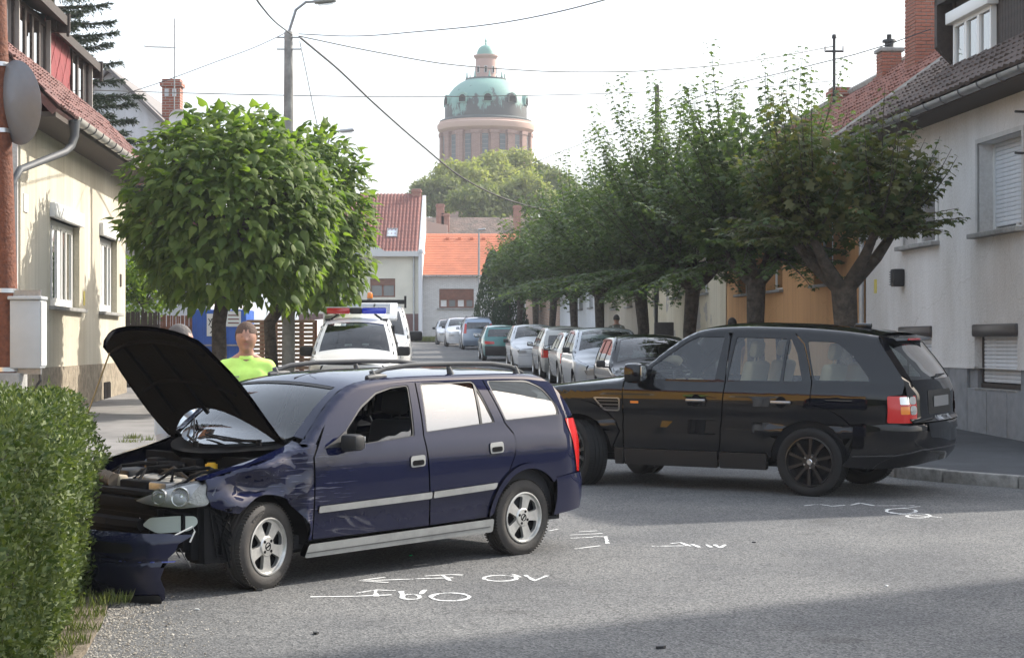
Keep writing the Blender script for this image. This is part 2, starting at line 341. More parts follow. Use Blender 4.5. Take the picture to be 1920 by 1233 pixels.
M_RIMB = mat('black_alloy', (.020,.018,.017), .32, .3, .3)
M_METAL = mat('dull_metal', (.33,.33,.33), .45, .8, noise=(12,.3))
M_DARK = mat('dark_void', (.006,.006,.007), .9, spec=.1)
M_INT = mat('dark_fabric', (.022,.022,.025), .9)
M_TAN = mat('tan_fabric', (.42,.35,.24), .85)
M_GLASS = glass('car_glass', (.62,.68,.66))
M_GLASSR = glass('coated_glass', (.34,.40,.40), 1.9, 0, 2.7)
M_GLASSV = glass('green_tint_glass', (.80,.85,.82), 1.5, 0, 1.7)
M_PLASD = mat('matt_plastic', (.011,.011,.012), .85, spec=.12)
M_GLASSD = glass('tinted_glass', (.30,.36,.36))
M_GLASSW = glass('window_glass', (.55,.6,.62))
M_SCREEN = glass('screen_glass', (.62,.68,.66), 1.5, 0, 1.5)
M_CLEAR = glass('lamp_lens', (.90,.90,.89), 1.5, 0, 1.8)
M_RED = mat('red_lens', (.52,.012,.010), .12, 0, 1.0)
M_ORANGE = mat('amber_lens', (.75,.22,.02), .15, 0, 1.0)
M_CHROME = mat('reflector', (.75,.76,.77), .12, 1.0)
M_WHITE = mat('white_paint', (.78,.78,.76), .35, 0, .6, noise=(2,.06))
M_PLATED = mat('plate_grey', (.20,.20,.20), .5)
M_PLATE = mat('plate_white', (.7,.7,.68), .4)
M_WFRAME = mat('white_window_frame', (.75,.75,.73), .45)
M_BARK = mat('bark', (.125,.105,.085), .95, noise=(9,.5,(.040,.033,.027)), bump=(16,1.0), bumpd=.07, spec=.2)
M_WIRE = mat('cable', (.028,.028,.03), .6)
M_ZINC = mat('zinc_sheet', (.42,.43,.44), .42, .6, noise=(3,.25))
M_CONC = mat('concrete', (.30,.295,.28), .9, noise=(5,.35), bump=(40,.4))
M_WOODP = mat('creosote_wood', (.20,.062,.026), .75, noise=(18,.5,(.085,.026,.013)), bump=(30,.8), bumpd=.02)
M_DWOOD = mat('dark_wood', (.045,.032,.026), .7, noise=(12,.45), bump=(30,.5))
M_SHUT = mat('shutter_grey', (.66,.68,.71), .5, noise=(3,.12))
M_TILE_BR = mat('brown_roof_tile', (.125,.085,.070), .85, noise=(6,.55,(.055,.045,.040)), bump=(35,.5))
M_TILE_RD = mat('red_roof_tile', (.30,.115,.075), .85, noise=(5,.5,(.13,.06,.05)), bump=(35,.5))
M_BRICK = mat('red_brick', (.34,.13,.085), .85, noise=(8,.45), bump=(40,.6))

# ------------------------------------------------------------------ car toolkit
def tess(outer, holes, step):
    loops = [[Vector((p[0], p[1], 0)) for p in outer]]+[[Vector((p[0], p[1], 0)) for p in h] for h in holes]
    tri = tessellate_polygon(loops); flat = [p for l in loops for p in l]
    bm = bmesh.new(); bv = [bm.verts.new(p) for p in flat]
    for t in tri:
        try: bm.faces.new([bv[i] for i in t])
        except ValueError: pass
    for ax in (0, 1):
        lo = min(p[ax] for p in flat); hi = max(p[ax] for p in flat)
        k = math.ceil(lo/step+1e-3)
        while k*step < hi-1e-3:
            co = Vector((0,0,0)); co[ax] = k*step; no = Vector((0,0,0)); no[ax] = 1
            bmesh.ops.bisect_plane(bm, geom=bm.verts[:]+bm.edges[:]+bm.faces[:], dist=1e-5, plane_co=co, plane_no=no); k += 1
    bmesh.ops.remove_doubles(bm, verts=bm.verts, dist=1e-5)
    bm.verts.index_update()
    V = [(v.co.x, v.co.y) for v in bm.verts]; F = [[v.index for v in f.verts] for f in bm.faces]
    B = [(e.verts[0].index, e.verts[1].index) for e in bm.edges if len(e.link_faces) == 1]
    bm.free(); return V, F, B

class Part:
    def __init__(s): s.v = []; s.n = []; s.f = []
    def panel(s, mp, ref, outer, holes=(), step=.09, rim=.016, off=0.0):
        V, F, B = tess(outer, holes, step); ref = Vector(ref); e = .003; b = len(s.v); P = []; N = []
        for (a, c) in V:
            p = mp(a, c); n = (mp(a+e, c)-mp(a-e, c)).cross(mp(a, c+e)-mp(a, c-e))
            n = n.normalized() if n.length > 1e-12 else ref.copy()
            if n.dot(ref) < 0: n = -n
            P.append(p+n*off); N.append(n)
        s.v += P; s.n += N
        for f in F:
            if len(f) < 3: continue
            fn = (P[f[1]]-P[f[0]]).cross(P[f[2]]-P[f[0]])
            if fn.dot(N[f[0]]) < 0: f = f[::-1]
            s.f.append(tuple(i+b for i in f))
        if rim:
            for (i, j) in B:
                k = len(s.v); d = (P[j]-P[i])
                if d.length < 1e-7: continue
                rn = d.cross(N[i]).normalized()
                s.v += [P[i], P[j], P[j]-N[j]*rim, P[i]-N[i]*rim]; s.n += [rn]*4; s.f.append((k, k+1, k+2, k+3))
        return s
    def add(s, mb, M=None, smooth=False):
        """flat geometry from an MB"""
        for f in mb.f:
            P = [Vector(mb.v[i]) for i in f]; n = (P[1]-P[0]).cross(P[2]-P[0])
            if n.length < 1e-12: continue
            k = len(s.v); s.v += P; s.n += [n.normalized()]*len(P); s.f.append(tuple(range(k, k+len(P))))
        return s
    def build(s, name, m, parent=None, M=None):
        me = bpy.data.meshes.new(name); me.from_pydata([tuple(v) for v in s.v], [], s.f); me.materials.append(m)
        me.shade_smooth(); me.normals_split_custom_set_from_vertices([tuple(n) for n in s.n])
        o = link(name, me, parent)
        if M is not None: o.matrix_local = M
        return o

class Shape:
    def __init__(s, ztop, ur, uf, plan, belt, roofz, tum, prof, crown, rt=.06, bow=.09, bowf=.16, tp=1.2):
        s.zt = pchip(ztop); s.ur = pchip(ur); s.uf = pchip(uf); s.plan = pchip(plan); s.belt = pchip(belt)
        s.roofz = roofz; s.tum = tum; s.prof = pchip(prof); s.crown = pchip(crown); s.rt = rt; s.bow = bow; s.bowf = bowf; s.tp = tp
        s.u0 = ztop[0][0]; s.u1 = ztop[-1][0]; s.zr = ztop[-1][1]
    def S(s, u, z):
        w = s.plan(u); b = s.belt(u); w -= s.prof(min(z, b))
        if z > b: w -= s.tum*((z-b)/(s.roofz-b))**s.tp
        d = max(0.0, s.zt(u)-z)
        if d < s.rt: w -= s.rt*(1-math.sqrt(max(0, 1-(1-d/s.rt)**2)))
        return w
    def side(s, g): return lambda u, z: Vector((-u, g*s.S(u, z), z))
    def e(s, u): return s.S(u, s.zt(u))
    def top(s, u, y):
        e = s.e(u); return Vector((-u, y, s.zt(u)+s.crown(u)*(1-min(1.2, abs(y)/e)**2)))
    def rear(s, y, z):
        u = s.ur(z); e = s.S(u, z); return Vector((-(u+s.bow*(1-min(1.1, abs(y)/e)**2.4)), y, z))
    def front(s, y, z):
        u = s.uf(z); e = s.S(u, z); return Vector((-(u-s.bowf*(1-min(1.1, abs(y)/e)**2.2)), y, z))
    def topstrip(s, ua, ub, k=1.0, n=14):
        us = lin(ua, ub, n); return [(u, s.e(u)*k) for u in us]+[(u, -s.e(u)*k) for u in reversed(us)]
    def rearstrip(s, za, zb, k=1.0, n=8):
        zs = lin(za, zb, n); return [(s.S(s.ur(z), z)*k, z) for z in zs]+[(-s.S(s.ur(z), z)*k, z) for z in reversed(zs)]
    def frontstrip(s, za, zb, k=1.0, n=8):
        zs = lin(za, zb, n); return [(s.S(s.uf(z), z)*k, z) for z in zs]+[(-s.S(s.uf(z), z)*k, z) for z in reversed(zs)]
def arc(cu, cz, r, a0, a1, n=12): return [(cu+r*math.cos(R(a)), cz+r*math.sin(R(a))) for a in lin(a0, a1, n)]
def wrap(pts, lean=None):
    """map (s, z) onto a plan curve given as (u, y) points; s = arc length from the first point"""
    S = [0]
    for a, b in zip(pts, pts[1:]): S.append(S[-1]+math.hypot(b[0]-a[0], b[1]-a[1]))
    fu = pchip(list(zip(S, [p[0] for p in pts]))); fy = pchip(list(zip(S, [p[1] for p in pts])))
    ln = pchip(lean) if lean else (lambda z: 0)
    def m(t, z): return Vector((-(fu(t)+ln(z)), fy(t), z))
    return m, S[-1]

RX = Matrix.Rotation(R(-90), 4, 'X')
def ring_text(mb, body, r, size, ang, y, M, step=None):
    st = step or size*.82/r
    for i, ch in enumerate(body):
        if ch == ' ': continue
        vs, fs = text_shape(ch, size, .0015)
        a = ang-(i-(len(body)-1)/2)*st
        T = M @ Matrix.Rotation(a, 4, 'Z') @ Matrix.Translation((r, 0, y)) @ Matrix.Rotation(R(-90), 4, 'Z')
        mb.add(vs, fs, T)
WHEELS = {}
def wheel_meshes(style, r, rr, w, n=40):
    key = (style, r, rr, w)
    if key in WHEELS: return WHEELS[key]
    h = w/2
    p = [(rr-.012, -h+.03), (rr+.012, -h+.008), (rr+(r-rr)*.5, -h), (r-.03, -h+.006), (r-.008, -h+.02), (r, -h+.045)]
    for q in (-.3, 0, .3):
        p += [(r, q*w*.6-.008), (r-.008, q*w*.6-.005), (r-.008, q*w*.6+.005), (r, q*w*.6+.008)]
    p += [(r, h-.045), (r-.008, h-.02), (r-.03, h-.006), (rr+(r-rr)*.5, h), (rr+.012, h-.008), (rr-.012, h-.03)]
    ty = MB(); ty.lathe(p, n, RX)
    if n >= 40:                                          # tread blocks: short cross grooves as raised ribs
        for k in range(72):
            a = 2*math.pi*k/72; M = RX @ Matrix.Rotation(a, 4, 'Z')
            for s in (-1, 1): ty.box((r-.004, -.004, s*h*.62-.02), (r+.0035, .005, s*h*.62+.02), M)
    hub = MB()
    hub.lathe([(rr-.012, -h+.02), (rr-.016, h-.05), (rr-.05, h-.07), (.02, h-.075)], 28, RX)
    rim = MB()
    rim.lathe([(rr+.004, h-.012), (rr+.004, h-.004), (rr-.006, h-.002), (rr-.014, h-.014), (rr-.018, h-.045), (rr-.010, h-.045)], n, RX)
    hub.lathe([(.001, h-.07), (rr*.75, h-.07)], 20, RX)
    if style == 'five':
        holes = []
        for k in range(5):
            c = 90+36+72*k
            holes.append(rounded([(rr*.36*math.cos(R(c-10)), rr*.36*math.sin(R(c-10))), (rr*.84*math.cos(R(c-21)), rr*.84*math.sin(R(c-21))), (rr*.89*math.cos(R(c)), rr*.89*math.sin(R(c))),
                                  (rr*.84*math.cos(R(c+21)), rr*.84*math.sin(R(c+21))), (rr*.36*math.cos(R(c+10)), rr*.36*math.sin(R(c+10)))], .02, 3))
        rim.prism(arc(0,0,rr-.012,0,360,41)[:-1], h-.05, h-.022, RX, holes)
        rim.lathe([(.001, h-.012), (rr*.33, h-.012), (rr*.37, h-.02), (rr*.37, h-.03)], 24, RX)
        for k in range(4):
            a = R(90*k+45); hub.lathe([(.001, h-.0085), (.011, h-.0085), (.011, h-.03)], 8, RX @ Matrix.Translation((.05*math.cos(a), .05*math.sin(a), 0)))
        hub.lathe([(.024, h-.009), (.030, h-.009), (.030, h-.0115), (.024, h-.0115)], 16, RX, True)
        hub.box((-.03,-.005,h-.0125), (.03,.005,h-.009), RX @ Matrix.Rotation(R(25),4,'Z'))
    elif style == 'ten':
        for k in range(10):
            a = 36*k+(7 if k % 2 else -7)+10
            d = R(36*k+10)
            q = Matrix.Rotation(R(36*(k//2)*2+28), 4, 'Z')
            s = 1 if k % 2 else -1
            rim.prism([(.06, s*.012), (.06, s*.036), (rr*.6, s*.065), (rr-.012, s*.098), (rr-.012, s*.058), (rr*.6, s*.034)], h-.05, h-.026, RX @ q)
        rim.lathe([(.001, h-.024), (.075, h-.024), (.085, h-.034), (.085, h-.06)], 24, RX)
    else:
        holes = []
        for k in range(8):
            c = 45*k; holes.append(rounded([(rr*.42*math.cos(R(c-9)), rr*.42*math.sin(R(c-9))), (rr*.85*math.cos(R(c-14)), rr*.85*math.sin(R(c-14))), (rr*.85*math.cos(R(c+14)), rr*.85*math.sin(R(c+14))), (rr*.42*math.cos(R(c+9)), rr*.42*math.sin(R(c+9)))], .01, 2))
        rim.prism(arc(0,0,rr-.012,0,360,25)[:-1], h-.05, h-.03, RX, holes)
    cap = MB()
    if style == 'ten':
        cap.lathe([(.001, h-.012), (.026, h-.012), (.032, h-.018), (.032, h-.03)], 16, RX)
        for k in range(5):
            a = R(72*k+20); cap.lathe([(.001, h-.012), (.009, h-.012), (.011, h-.03)], 8, RX @ Matrix.Translation((.06*math.cos(a), .06*math.sin(a), 0)))
    lab = MB()
    if style == 'five':
        rt = (rr+r)/2+.004
        lab2 = MB(); ring_text(lab, 'KUMHO', rt, .036, R(-62), h+.0005, RX); ring_text(lab2, 'ECOWING', rt, .030, R(125), h+.0005, RX)
    res = [hub.mesh('wheel', M_DARK, 40), ty.mesh('tyre', M_TYREB if style == 'ten' else M_TYRE, 35), rim.mesh('rim', M_RIMB if style == 'ten' else M_RIM, 35),
           cap.mesh('hub_cap', M_CHROME, 35) if cap.v else None, [q.mesh('tyre_lettering', mat('tyre_lettering', (.085,.078,.07), .8)) for q in (lab, lab2)] if lab.v else None]
    WHEELS[key] = res; return res
def wheel(car, u, y, r, rr, w, style, steer=0.0, spin=0.0, n=40):
    ms = wheel_meshes(style, r, rr, w, n); g = 1 if y > 0 else -1
    wo = link('wheel', ms[0], car)
    wo.matrix_local = Matrix.Translation((-u, y-g*w/2, r-.006)) @ Matrix.Rotation(steer+(0 if g > 0 else math.pi), 4, 'Z') @ Matrix.Rotation(spin, 4, 'Y')
    link('tyre', ms[1], wo); link('rim', ms[2], wo)
    if ms[3]: link('hub_cap', ms[3], wo)
    for q in ms[4] or []: link('tyre_lettering', q, wo)
    return wo
def car_root(name, X, Y, ang, label, cat, group=None):
    """Empty on the sloping ground under the middle of the front axle; local +x = forward"""
    sl = SL if Y < 126 else 0
    up = Vector((0, -sl, 1)).normalized(); h = Vector((math.cos(R(ang)), math.sin(R(ang)), 0)); h = (h-up*h.dot(up)).normalized(); l = up.cross(h)
    o = empty(name, label=label, cat=cat, group=group)
    m = Matrix.Identity(4)
    for i in range(3): m[i][0] = h[i]; m[i][1] = l[i]; m[i][2] = up[i]
    m[0][3] = X; m[1][3] = Y; m[2][3] = G(Y)
    o.matrix_world = m; return o
def mirror(car, u, y, z, m=None, sc=1.0):
    g = 1 if y > 0 else -1
    b = MB(); b.box((-.07*sc,-.10*sc,-.075*sc), (.07*sc,.10*sc,.075*sc), Matrix.Translation((-u, y, z)) @ Matrix.Rotation(g*R(8),4,'Z'), bev=.035*sc)
    b.box((-.03,-.06,-.03), (.03,.06,.0), Matrix.Translation((-u-.0, y-g*.11*sc, z-.05*sc)), bev=.008)
    o = b.build('wing_mirror', m or M_PLAST, car, 40)
    c = MB(); c.box((-.006,-.080*sc,-.055*sc), (.0,.080*sc,.055*sc), Matrix.Translation((-u-.0705*sc, y, z)) @ Matrix.Rotation(g*R(8),4,'Z'), bev=.002)
    c.build('mirror_glass', M_CHROME, o, 40)
def seat(car, u, y, z, m, w=.46, back=.6):
    b = MB(); b.box((-.25,-w/2,0), (.25,w/2,.16), Matrix.Translation((-u, y, z)), bev=.05)
    b.box((-.06,-w/2,0), (.07,w/2,back), Matrix.Translation((-u-.24, y, z+.08)) @ Matrix.Rotation(R(-14),4,'Y'), bev=.05)
    b.box((-.045,-.13,back+.04), (.05,.13,back+.22), Matrix.Translation((-u-.24, y, z+.08)) @ Matrix.Rotation(R(-11),4,'Y'), bev=.04)
    b.cyl((-u-.37,y-.05,z+back), (-u-.39,y-.05,z+back+.14), .008, n=6); b.cyl((-u-.37,y+.05,z+back), (-u-.39,y+.05,z+back+.14), .008, n=6)
    return b.build('seat', m, car, 45)
def steering_wheel(car, u, y, z, m=None):
    b = MB(); M = Matrix.Translation((-u, y, z)) @ Matrix.Rotation(R(-65),4,'Y')
    b.lathe([(.185+.014*math.cos(R(a)), .014*math.sin(R(a))) for a in range(0,360,60)], 28, M, True)
    b.box((-.02,-.18,-.012), (.02,.18,.006), M, bev=.006); b.lathe([(.001,.03),(.06,.028),(.075,0),(.001,-.02)], 16, M)
    b.cyl((-u,y,z), (-u+.3,y,z-.14), .03)
    b.build('steering_wheel', m or M_PLAST, car, 45)
def sidebody(sh, zb, arches, ra, ufz=.3, zc=None):
    """outline of a whole body side with wheel arches cut out"""
    p = []
    p.append((sh.uf(zb)+.02, zb))
    for cu in arches: p += arc(cu, zc or ra*.92, ra, 195, -15, 11)
    p.append((sh.ur(zb)-.02, zb))
    zs = lin(zb+.05, sh.zr, 8); p += [(sh.ur(z), z) for z in zs]
    p += [(u, sh.zt(u)) for u in lin(sh.u1-.06, sh.u0, 22)]
    zs = lin(sh.zt(sh.u0)-.05, zb+.08, 4); p += [(sh.uf(z), z) for z in zs]
    return p
def autowin(sh, ua, ub, lo=.03, hi=.085, n=10, pil=.0):
    us = [u for u in lin(ua, ub, n) if sh.zt(u)-hi > sh.belt(u)+lo+.03]
    if len(us) < 2: return None
    bot = [(us[0], sh.belt(us[0])+lo, .03), (us[-1], sh.belt(us[-1])+lo, .03)]
    top = [(u, sh.zt(u)-hi) for u in reversed(us)]
    return rounded([bot[0], bot[1]]+[(a, b, .03) if i in (0, len(top)-1) else (a, b) for i, (a, b) in enumerate(top)])

def simple_car(name, label, sh, paint, X, Y, ang, spec, group, cat='car'):
    """a parked car: body, hood seam, windows, lamps, mirrors, wheels"""
    car = car_root(name, X, Y, ang, label, cat, group); st = .13
    wb = spec['wb']; r = spec.get('r', .30)
    body = Part(); wins = []
    for g in (1, -1):
        hs = [q for q in (autowin(sh, a, b, hi=spec.get('hi', .085)) for a, b in spec['win']) if q]
        body.panel(sh.side(g), (0,g,0), sidebody(sh, .2, (0, wb), r+.07), hs, st, .02)
        wins += [(g, h) for h in hs]
    wa, wbk = spec['ws']; wsp = sh.topstrip(wa, wbk, .90, 8)
    body.panel(sh.top, (0,0,1), sh.topstrip(sh.u0, sh.u1, 1.0, 26), [wsp], st, 0)
    ra, rb = spec['rw']; rwp = rounded(sh.rearstrip(ra, rb, .84, 5), .0)
    body.panel(sh.rear, (-1,0,0), sh.rearstrip(.2, sh.zr, 1.0, 12), [rwp] if not spec.get('open') else [sh.rearstrip(.7, sh.zr-.05, .9, 8)], st, .02)
    body.panel(sh.front, (1,0,0), sh.frontstrip(.2, sh.zt(sh.u0), 1.0, 6), [], st, 0)
    body.build('body', paint, car)
    for g, h in wins: Part().panel(sh.side(g), (0,g,0), h, (), .15, 0, -.008).build('side_window', spec.get('glass', M_GLASSD), car)
    Part().panel(sh.top, (0,0,1), wsp, (), .15, 0, -.004).build('windscreen', M_SCREEN, car)
    if not spec.get('open'): Part().panel(sh.rear, (-1,0,0), rwp, (), .15, 0, -.006).build('rear_window', M_GLASSD, car)
    for g in (1, -1):
        for poly, mt, nm in spec.get('tail', []):
            Part().panel(sh.rear, (-1,0,0), rounded([(g*a, b) for a, b in poly], .02), (), .1, .03, .012).build(nm, mt, car)
        for poly, mt, nm in spec.get('tailside', []):
            Part().panel(sh.side(g), (0,g,0), rounded(poly, .02), (), .1, .03, .008).build(nm, mt, car)
        for poly, mt, nm in spec.get('head', []):
            Part().panel(sh.front, (1,0,0), rounded([(g*a, b) for a, b in poly], .03), (), .1, .03, .012).build(nm, mt, car)
        for poly, mt, nm in spec.get('headside', []):
            Part().panel(sh.side(g), (0,g,0), rounded(poly, .03), (), .1, .03, .006).build(nm, mt, car)
        mu, mz = spec['mir']; mirror(car, mu, g*(sh.S(mu, mz)+.13), mz, spec.get('mirmat'), spec.get('mirsc', 1.0))
        for cu in (0, wb): wheel(car, cu, g*(sh.plan(cu)-.02), r, r*.64, .2, 'plain', n=24)
    bm_ = Part(); bm_.panel(sh.rear, (-1,0,0), sh.rearstrip(.24, spec.get('bt', .55), 1.0, 5), (), st, .05, .045)
    bm_.build('rear_bumper', spec.get('bmat', paint), car)
    bm_ = Part(); bm_.panel(sh.front, (1,0,0), sh.frontstrip(.2, .5, 1.0, 5), (), st, .05, .045); bm_.build('front_bumper', spec.get('bmat', paint), car)
    pz = spec.get('pz', .72)
    Part().panel(sh.rear, (-1,0,0), [(-.26,pz-.055),(.26,pz-.055),(.26,pz+.055),(-.26,pz+.055)], (), .2, .01, .02).build('number_plate', M_PLATE, car)
    u1 = sh.u1; hw = sh.plan(1.0)
    fl = MB(); fl.box((-(u1-.1), -hw+.16, .22), (-.42, hw-.16, .30)); fl.box((-(u1+.0), -hw+.13, .3), (-.45, -hw+.16, sh.belt(1.0)-.02)); fl.box((-(u1+.0), hw-.16, .3), (-.45, hw-.13, sh.belt(1.0)-.02))
    fl.box((-.55, -hw+.16, .3), (-.35, hw-.16, sh.belt(.5)-.02)); fl.build('interior', M_INT, car)
    sz = spec.get('sz', .42)
    for su in spec.get('seats', (1.25, 2.1)):
        for g in (1, -1): seat(car, su, g*.37, sz, spec.get('seatm', M_INT), .46, .58)
    return car

# ------------------------------------------------------------------ ground, road, pavements
b = MB()
xs = [-400,-60,60,400]; ysg = [-100,-60,126,500]
b.add([(x, y, G(y)-.06 if y > -60 else G(-60)-.06) for y in ysg for x in xs], [(j*4+i, j*4+i+1, (j+1)*4+i+1, (j+1)*4+i) for j in range(3) for i in range(3)])
tag(b.build('ground', mat('grassy_ground', (.07,.085,.035), .95, noise=(.3,.5,(.11,.10,.06)))), kind='structure')
b = MB(); b.add([(-24,-30,G(-30)),(24,-30,G(-30)),(24,126,G(126)),(-24,126,G(126))], [(0,1,2,3)]); ROAD = tag(b.build('road', M_ASPH), kind='structure')
def slab(name, pts, h, m, depth=.3):
    b = MB(); n = len(pts); loops = [Vector((p[0], p[1], 0)) for p in pts]; tri = tessellate_polygon([loops])
    vs = [(p[0], p[1], G(p[1])+h) for p in pts]+[(p[0], p[1], G(p[1])-depth) for p in pts]
    b.add(vs, [tuple(t) for t in tri]+[(i, (i+1) % n, (i+1) % n+n, i+n) for i in range(n)])
    return tag(b.build(name, m), kind='structure')
KR = [(13.0,18.2),(9.5,18.5),(7.6,19.0),(6.5,19.75),(5.62,20.62),(4.95,21.35),(4.55,21.95),(4.40,23.0),(4.36,25.0),(4.30,27.0),(3.20,43.0),(1.8,64.0),(-.3,95.0),(-2.0,120.0)]
slab('pavement_right', [(p[0]+.10, p[1]) for p in KR]+[(-1,125),(16,125),(16,18.3)], .125, M_WALK)
KL = [(-5.2,19.5),(-4.25,22.0),(-4.2,30.0),(-4.9,42.0),(-6.3,64.0),(-9.6,116.0)]
slab('pavement_left', KL+[(-22,116),(-22,21),(-9,19.5)], .12, mat('paving_concrete', (.21,.20,.19), .9, noise=(1.1,.4), bump=(60,.4)))
def kerb(name, path, off, group=None):
    root = tag(empty(name), kind='structure')
    pts = [Vector((p[0], p[1], 0)) for p in path]; d = 0; L = []
    for a, c in zip(pts, pts[1:]):
        n = max(1, round((c-a).length)); n = min(n, 40)
        for i in range(n): L.append((a.lerp(c, i/n), a.lerp(c, (i+1)/n)))
    me = []
    for k in range(4):
        b = MB(); b.box((0,-.075,-.2), (1,.075,.135+.004*k), bev=.022); m = b.mesh('kerb_stone', M_KERB, 40); me.append(m)
    for i, (a, c) in enumerate(L):
        if (a.y > 75 and i % 1): continue
        o = link('kerb_stone', me[i % 4], root); l = (c-a).length
        zz = Vector((0, 0, G(a.y))); z2 = Vector((0, 0, G(c.y))); v = (c+z2)-(a+zz)
        o.location = a+zz+Vector((rnd.uniform(-.008,.008), rnd.uniform(-.008,.008), rnd.uniform(-.012,.006))); o.rotation_euler = (rnd.uniform(-.03,.03), -math.asin(v.z/v.length), math.atan2(v.y, v.x)+rnd.uniform(-.012,.012)); o.scale = (l-.018, 1, 1)
kerb('kerb_right', KR, 0); kerb('kerb_left', KL, 0)
# dirt and grit in front of the hedge
slab('verge', [(-9,2),(-2.45,7.5),(-2.38,9.5),(-2.42,10.6),(-2.55,11.6),(-2.74,12.8),(-3.3,13.4),(-9,13.6)], .03, M_SOIL, .1)
def patch(name, c, r, m, h, seed, asp=1.0, rot=0):
    rr_ = random.Random(seed); b = MB(); n = 36; vs = [(c[0], c[1], G(c[1])+h)]
    for i in range(n):
        a = 2*math.pi*i/n; q = r*(1+.35*mnoise.noise(Vector((math.cos(a)*2, math.sin(a)*2, seed)))+.12*rr_.uniform(-1,1))
        x = q*math.cos(a)*asp; y = q*math.sin(a); X = c[0]+x*math.cos(rot)-y*math.sin(rot); Y = c[1]+x*math.sin(rot)+y*math.cos(rot)
        vs.append((X, Y, G(Y)+h))
    b.add(vs, [(0, i+1, (i+1) % n+1) for i in range(n)]); return b.build(name, m, ROAD)
def grit():
    r = random.Random(4); P = []; D = []; N = []; S = []
    for i in range(3000):
        t = r.random(); q = abs(r.gauss(0, .26)); y = 9.6+3.2*t; x = -2.50-.10*(y-10.9)+q*(1.15 if y < 11.8 else .7)
        P.append((x, y, G(y)+.003)); a = r.uniform(0,6.3); D.append((math.cos(a), math.sin(a), 0)); N.append((r.uniform(-.3,.3), r.uniform(-.3,.3), 1)); S.append(r.uniform(.004,.013)*(1.7 if r.random() < .06 else 1))
    me = leaf_mesh('grit', leafmat('grit_stone', (.13,.11,.085), (.42,.39,.34), (0,0,0), 0, .9), [(-.5,-.4,0),(.5,-.3,0),(.4,.5,0),(-.45,.4,0),(0,0,.5)], [(0,1,4),(1,2,4),(2,3,4),(3,0,4)], P, D, N, S)
    o = link('grit', me); tag(o, 'loose grit washed onto the asphalt before the hedge', 'grit', None, 'stuff')
GRIT = grit
# chalk marks of the accident survey: strokes drawn on the asphalt
def stroke(mb, pix, wd=.022, seed=0):
    pts = [gp(x, y) for x, y in pix]; rr_ = random.Random(seed)
    fine = []
    for a, c in zip(pts, pts[1:]):
        n = max(2, int((c-a).length/.05))
        for i in range(n): fine.append(a.lerp(c, i/n))
    fine.append(pts[-1]); base = len(mb.v)
    for i, p in enumerate(fine):
        d = (fine[min(i+1, len(fine)-1)]-fine[max(i-1, 0)]).normalized(); nrm = Vector((-d.y, d.x, 0)); w = wd*rr_.uniform(.55,1.25)/2
        q = p+nrm*rr_.uniform(-.003,.003)
        for s in (-1, 1): v = q+nrm*s*w; mb.v.append((v.x, v.y, G(v.y)+.004))
    for i in range(len(fine)-1): mb.f.append((base+2*i, base+2*i+1, base+2*i+3, base+2*i+2))
def ell(cx, cy, rx, ry, a0=0, a1=360, n=18): return [(cx+rx*math.cos(R(a)), cy+ry*math.sin(R(a))) for a in lin(a0, a1, n)]
CH = [('white chalk arrow and letters beside the estate car sill', [[(672,1089),(760,1086),(850,1083)],[(676,1088),(722,1082)],[(676,1089),(728,1092)],[(796,1080),(845,1077),(868,1078)],[(830,1078),(845,1089)]]),
      ('white chalk letters OV with an apostrophe under the estate car', [ell(938,1084,31,5.5),[(962,1077),(975,1082)],[(985,1078),(1002,1089),(1026,1079)]]),
      ('white chalk arrow with the number 60, nearest the camera', [[(582,1119),(660,1118),(735,1115)],[(668,1112),(705,1106),(742,1107)],[(703,1106),(706,1118)],[(752,1108),(758,1122),(775,1124)],ell(770,1119,17,5),[(797,1106),(788,1114)],ell(844,1119,36,7.5)]),
      ('white chalk strokes by the estate car rear wheel', [[(1030,995),(1046,992)],[(1068,1003),(1130,1000)],[(1085,997),(1120,995)],[(1070,1009),(1112,1007)],[(1112,1006),(1136,1006),(1139,1019)],[(1078,1029),(1126,1023)]]),
      ('thin white chalk arrow in the middle of the junction', [[(1222,1024),(1300,1023)],[(1258,1019),(1276,1017),(1294,1024)],[(1298,1020),(1312,1026)],[(1324,1021),(1334,1026)],[(1340,1021),(1350,1027),(1360,1021)]]),
      ('scribbled white chalk marks under the rear of the off-road car', [[(1508,948),(1535,945),(1560,949),(1585,947)],[(1595,947),(1612,943),(1640,948),(1715,948)],[(1660,955),(1700,952),(1725,949)],[(1668,960),(1690,964),(1765,970)],ell(1690,958,28,5),ell(1722,967,22,4)])]
for k, (lb, sts) in enumerate(CH):
    b = MB()
    for i, s_ in enumerate(sts): stroke(b, s_, .034, k*10+i)
    tag(b.build('chalk_mark', M_CHALK), lb, 'chalk mark', 'chalk marks on the road')

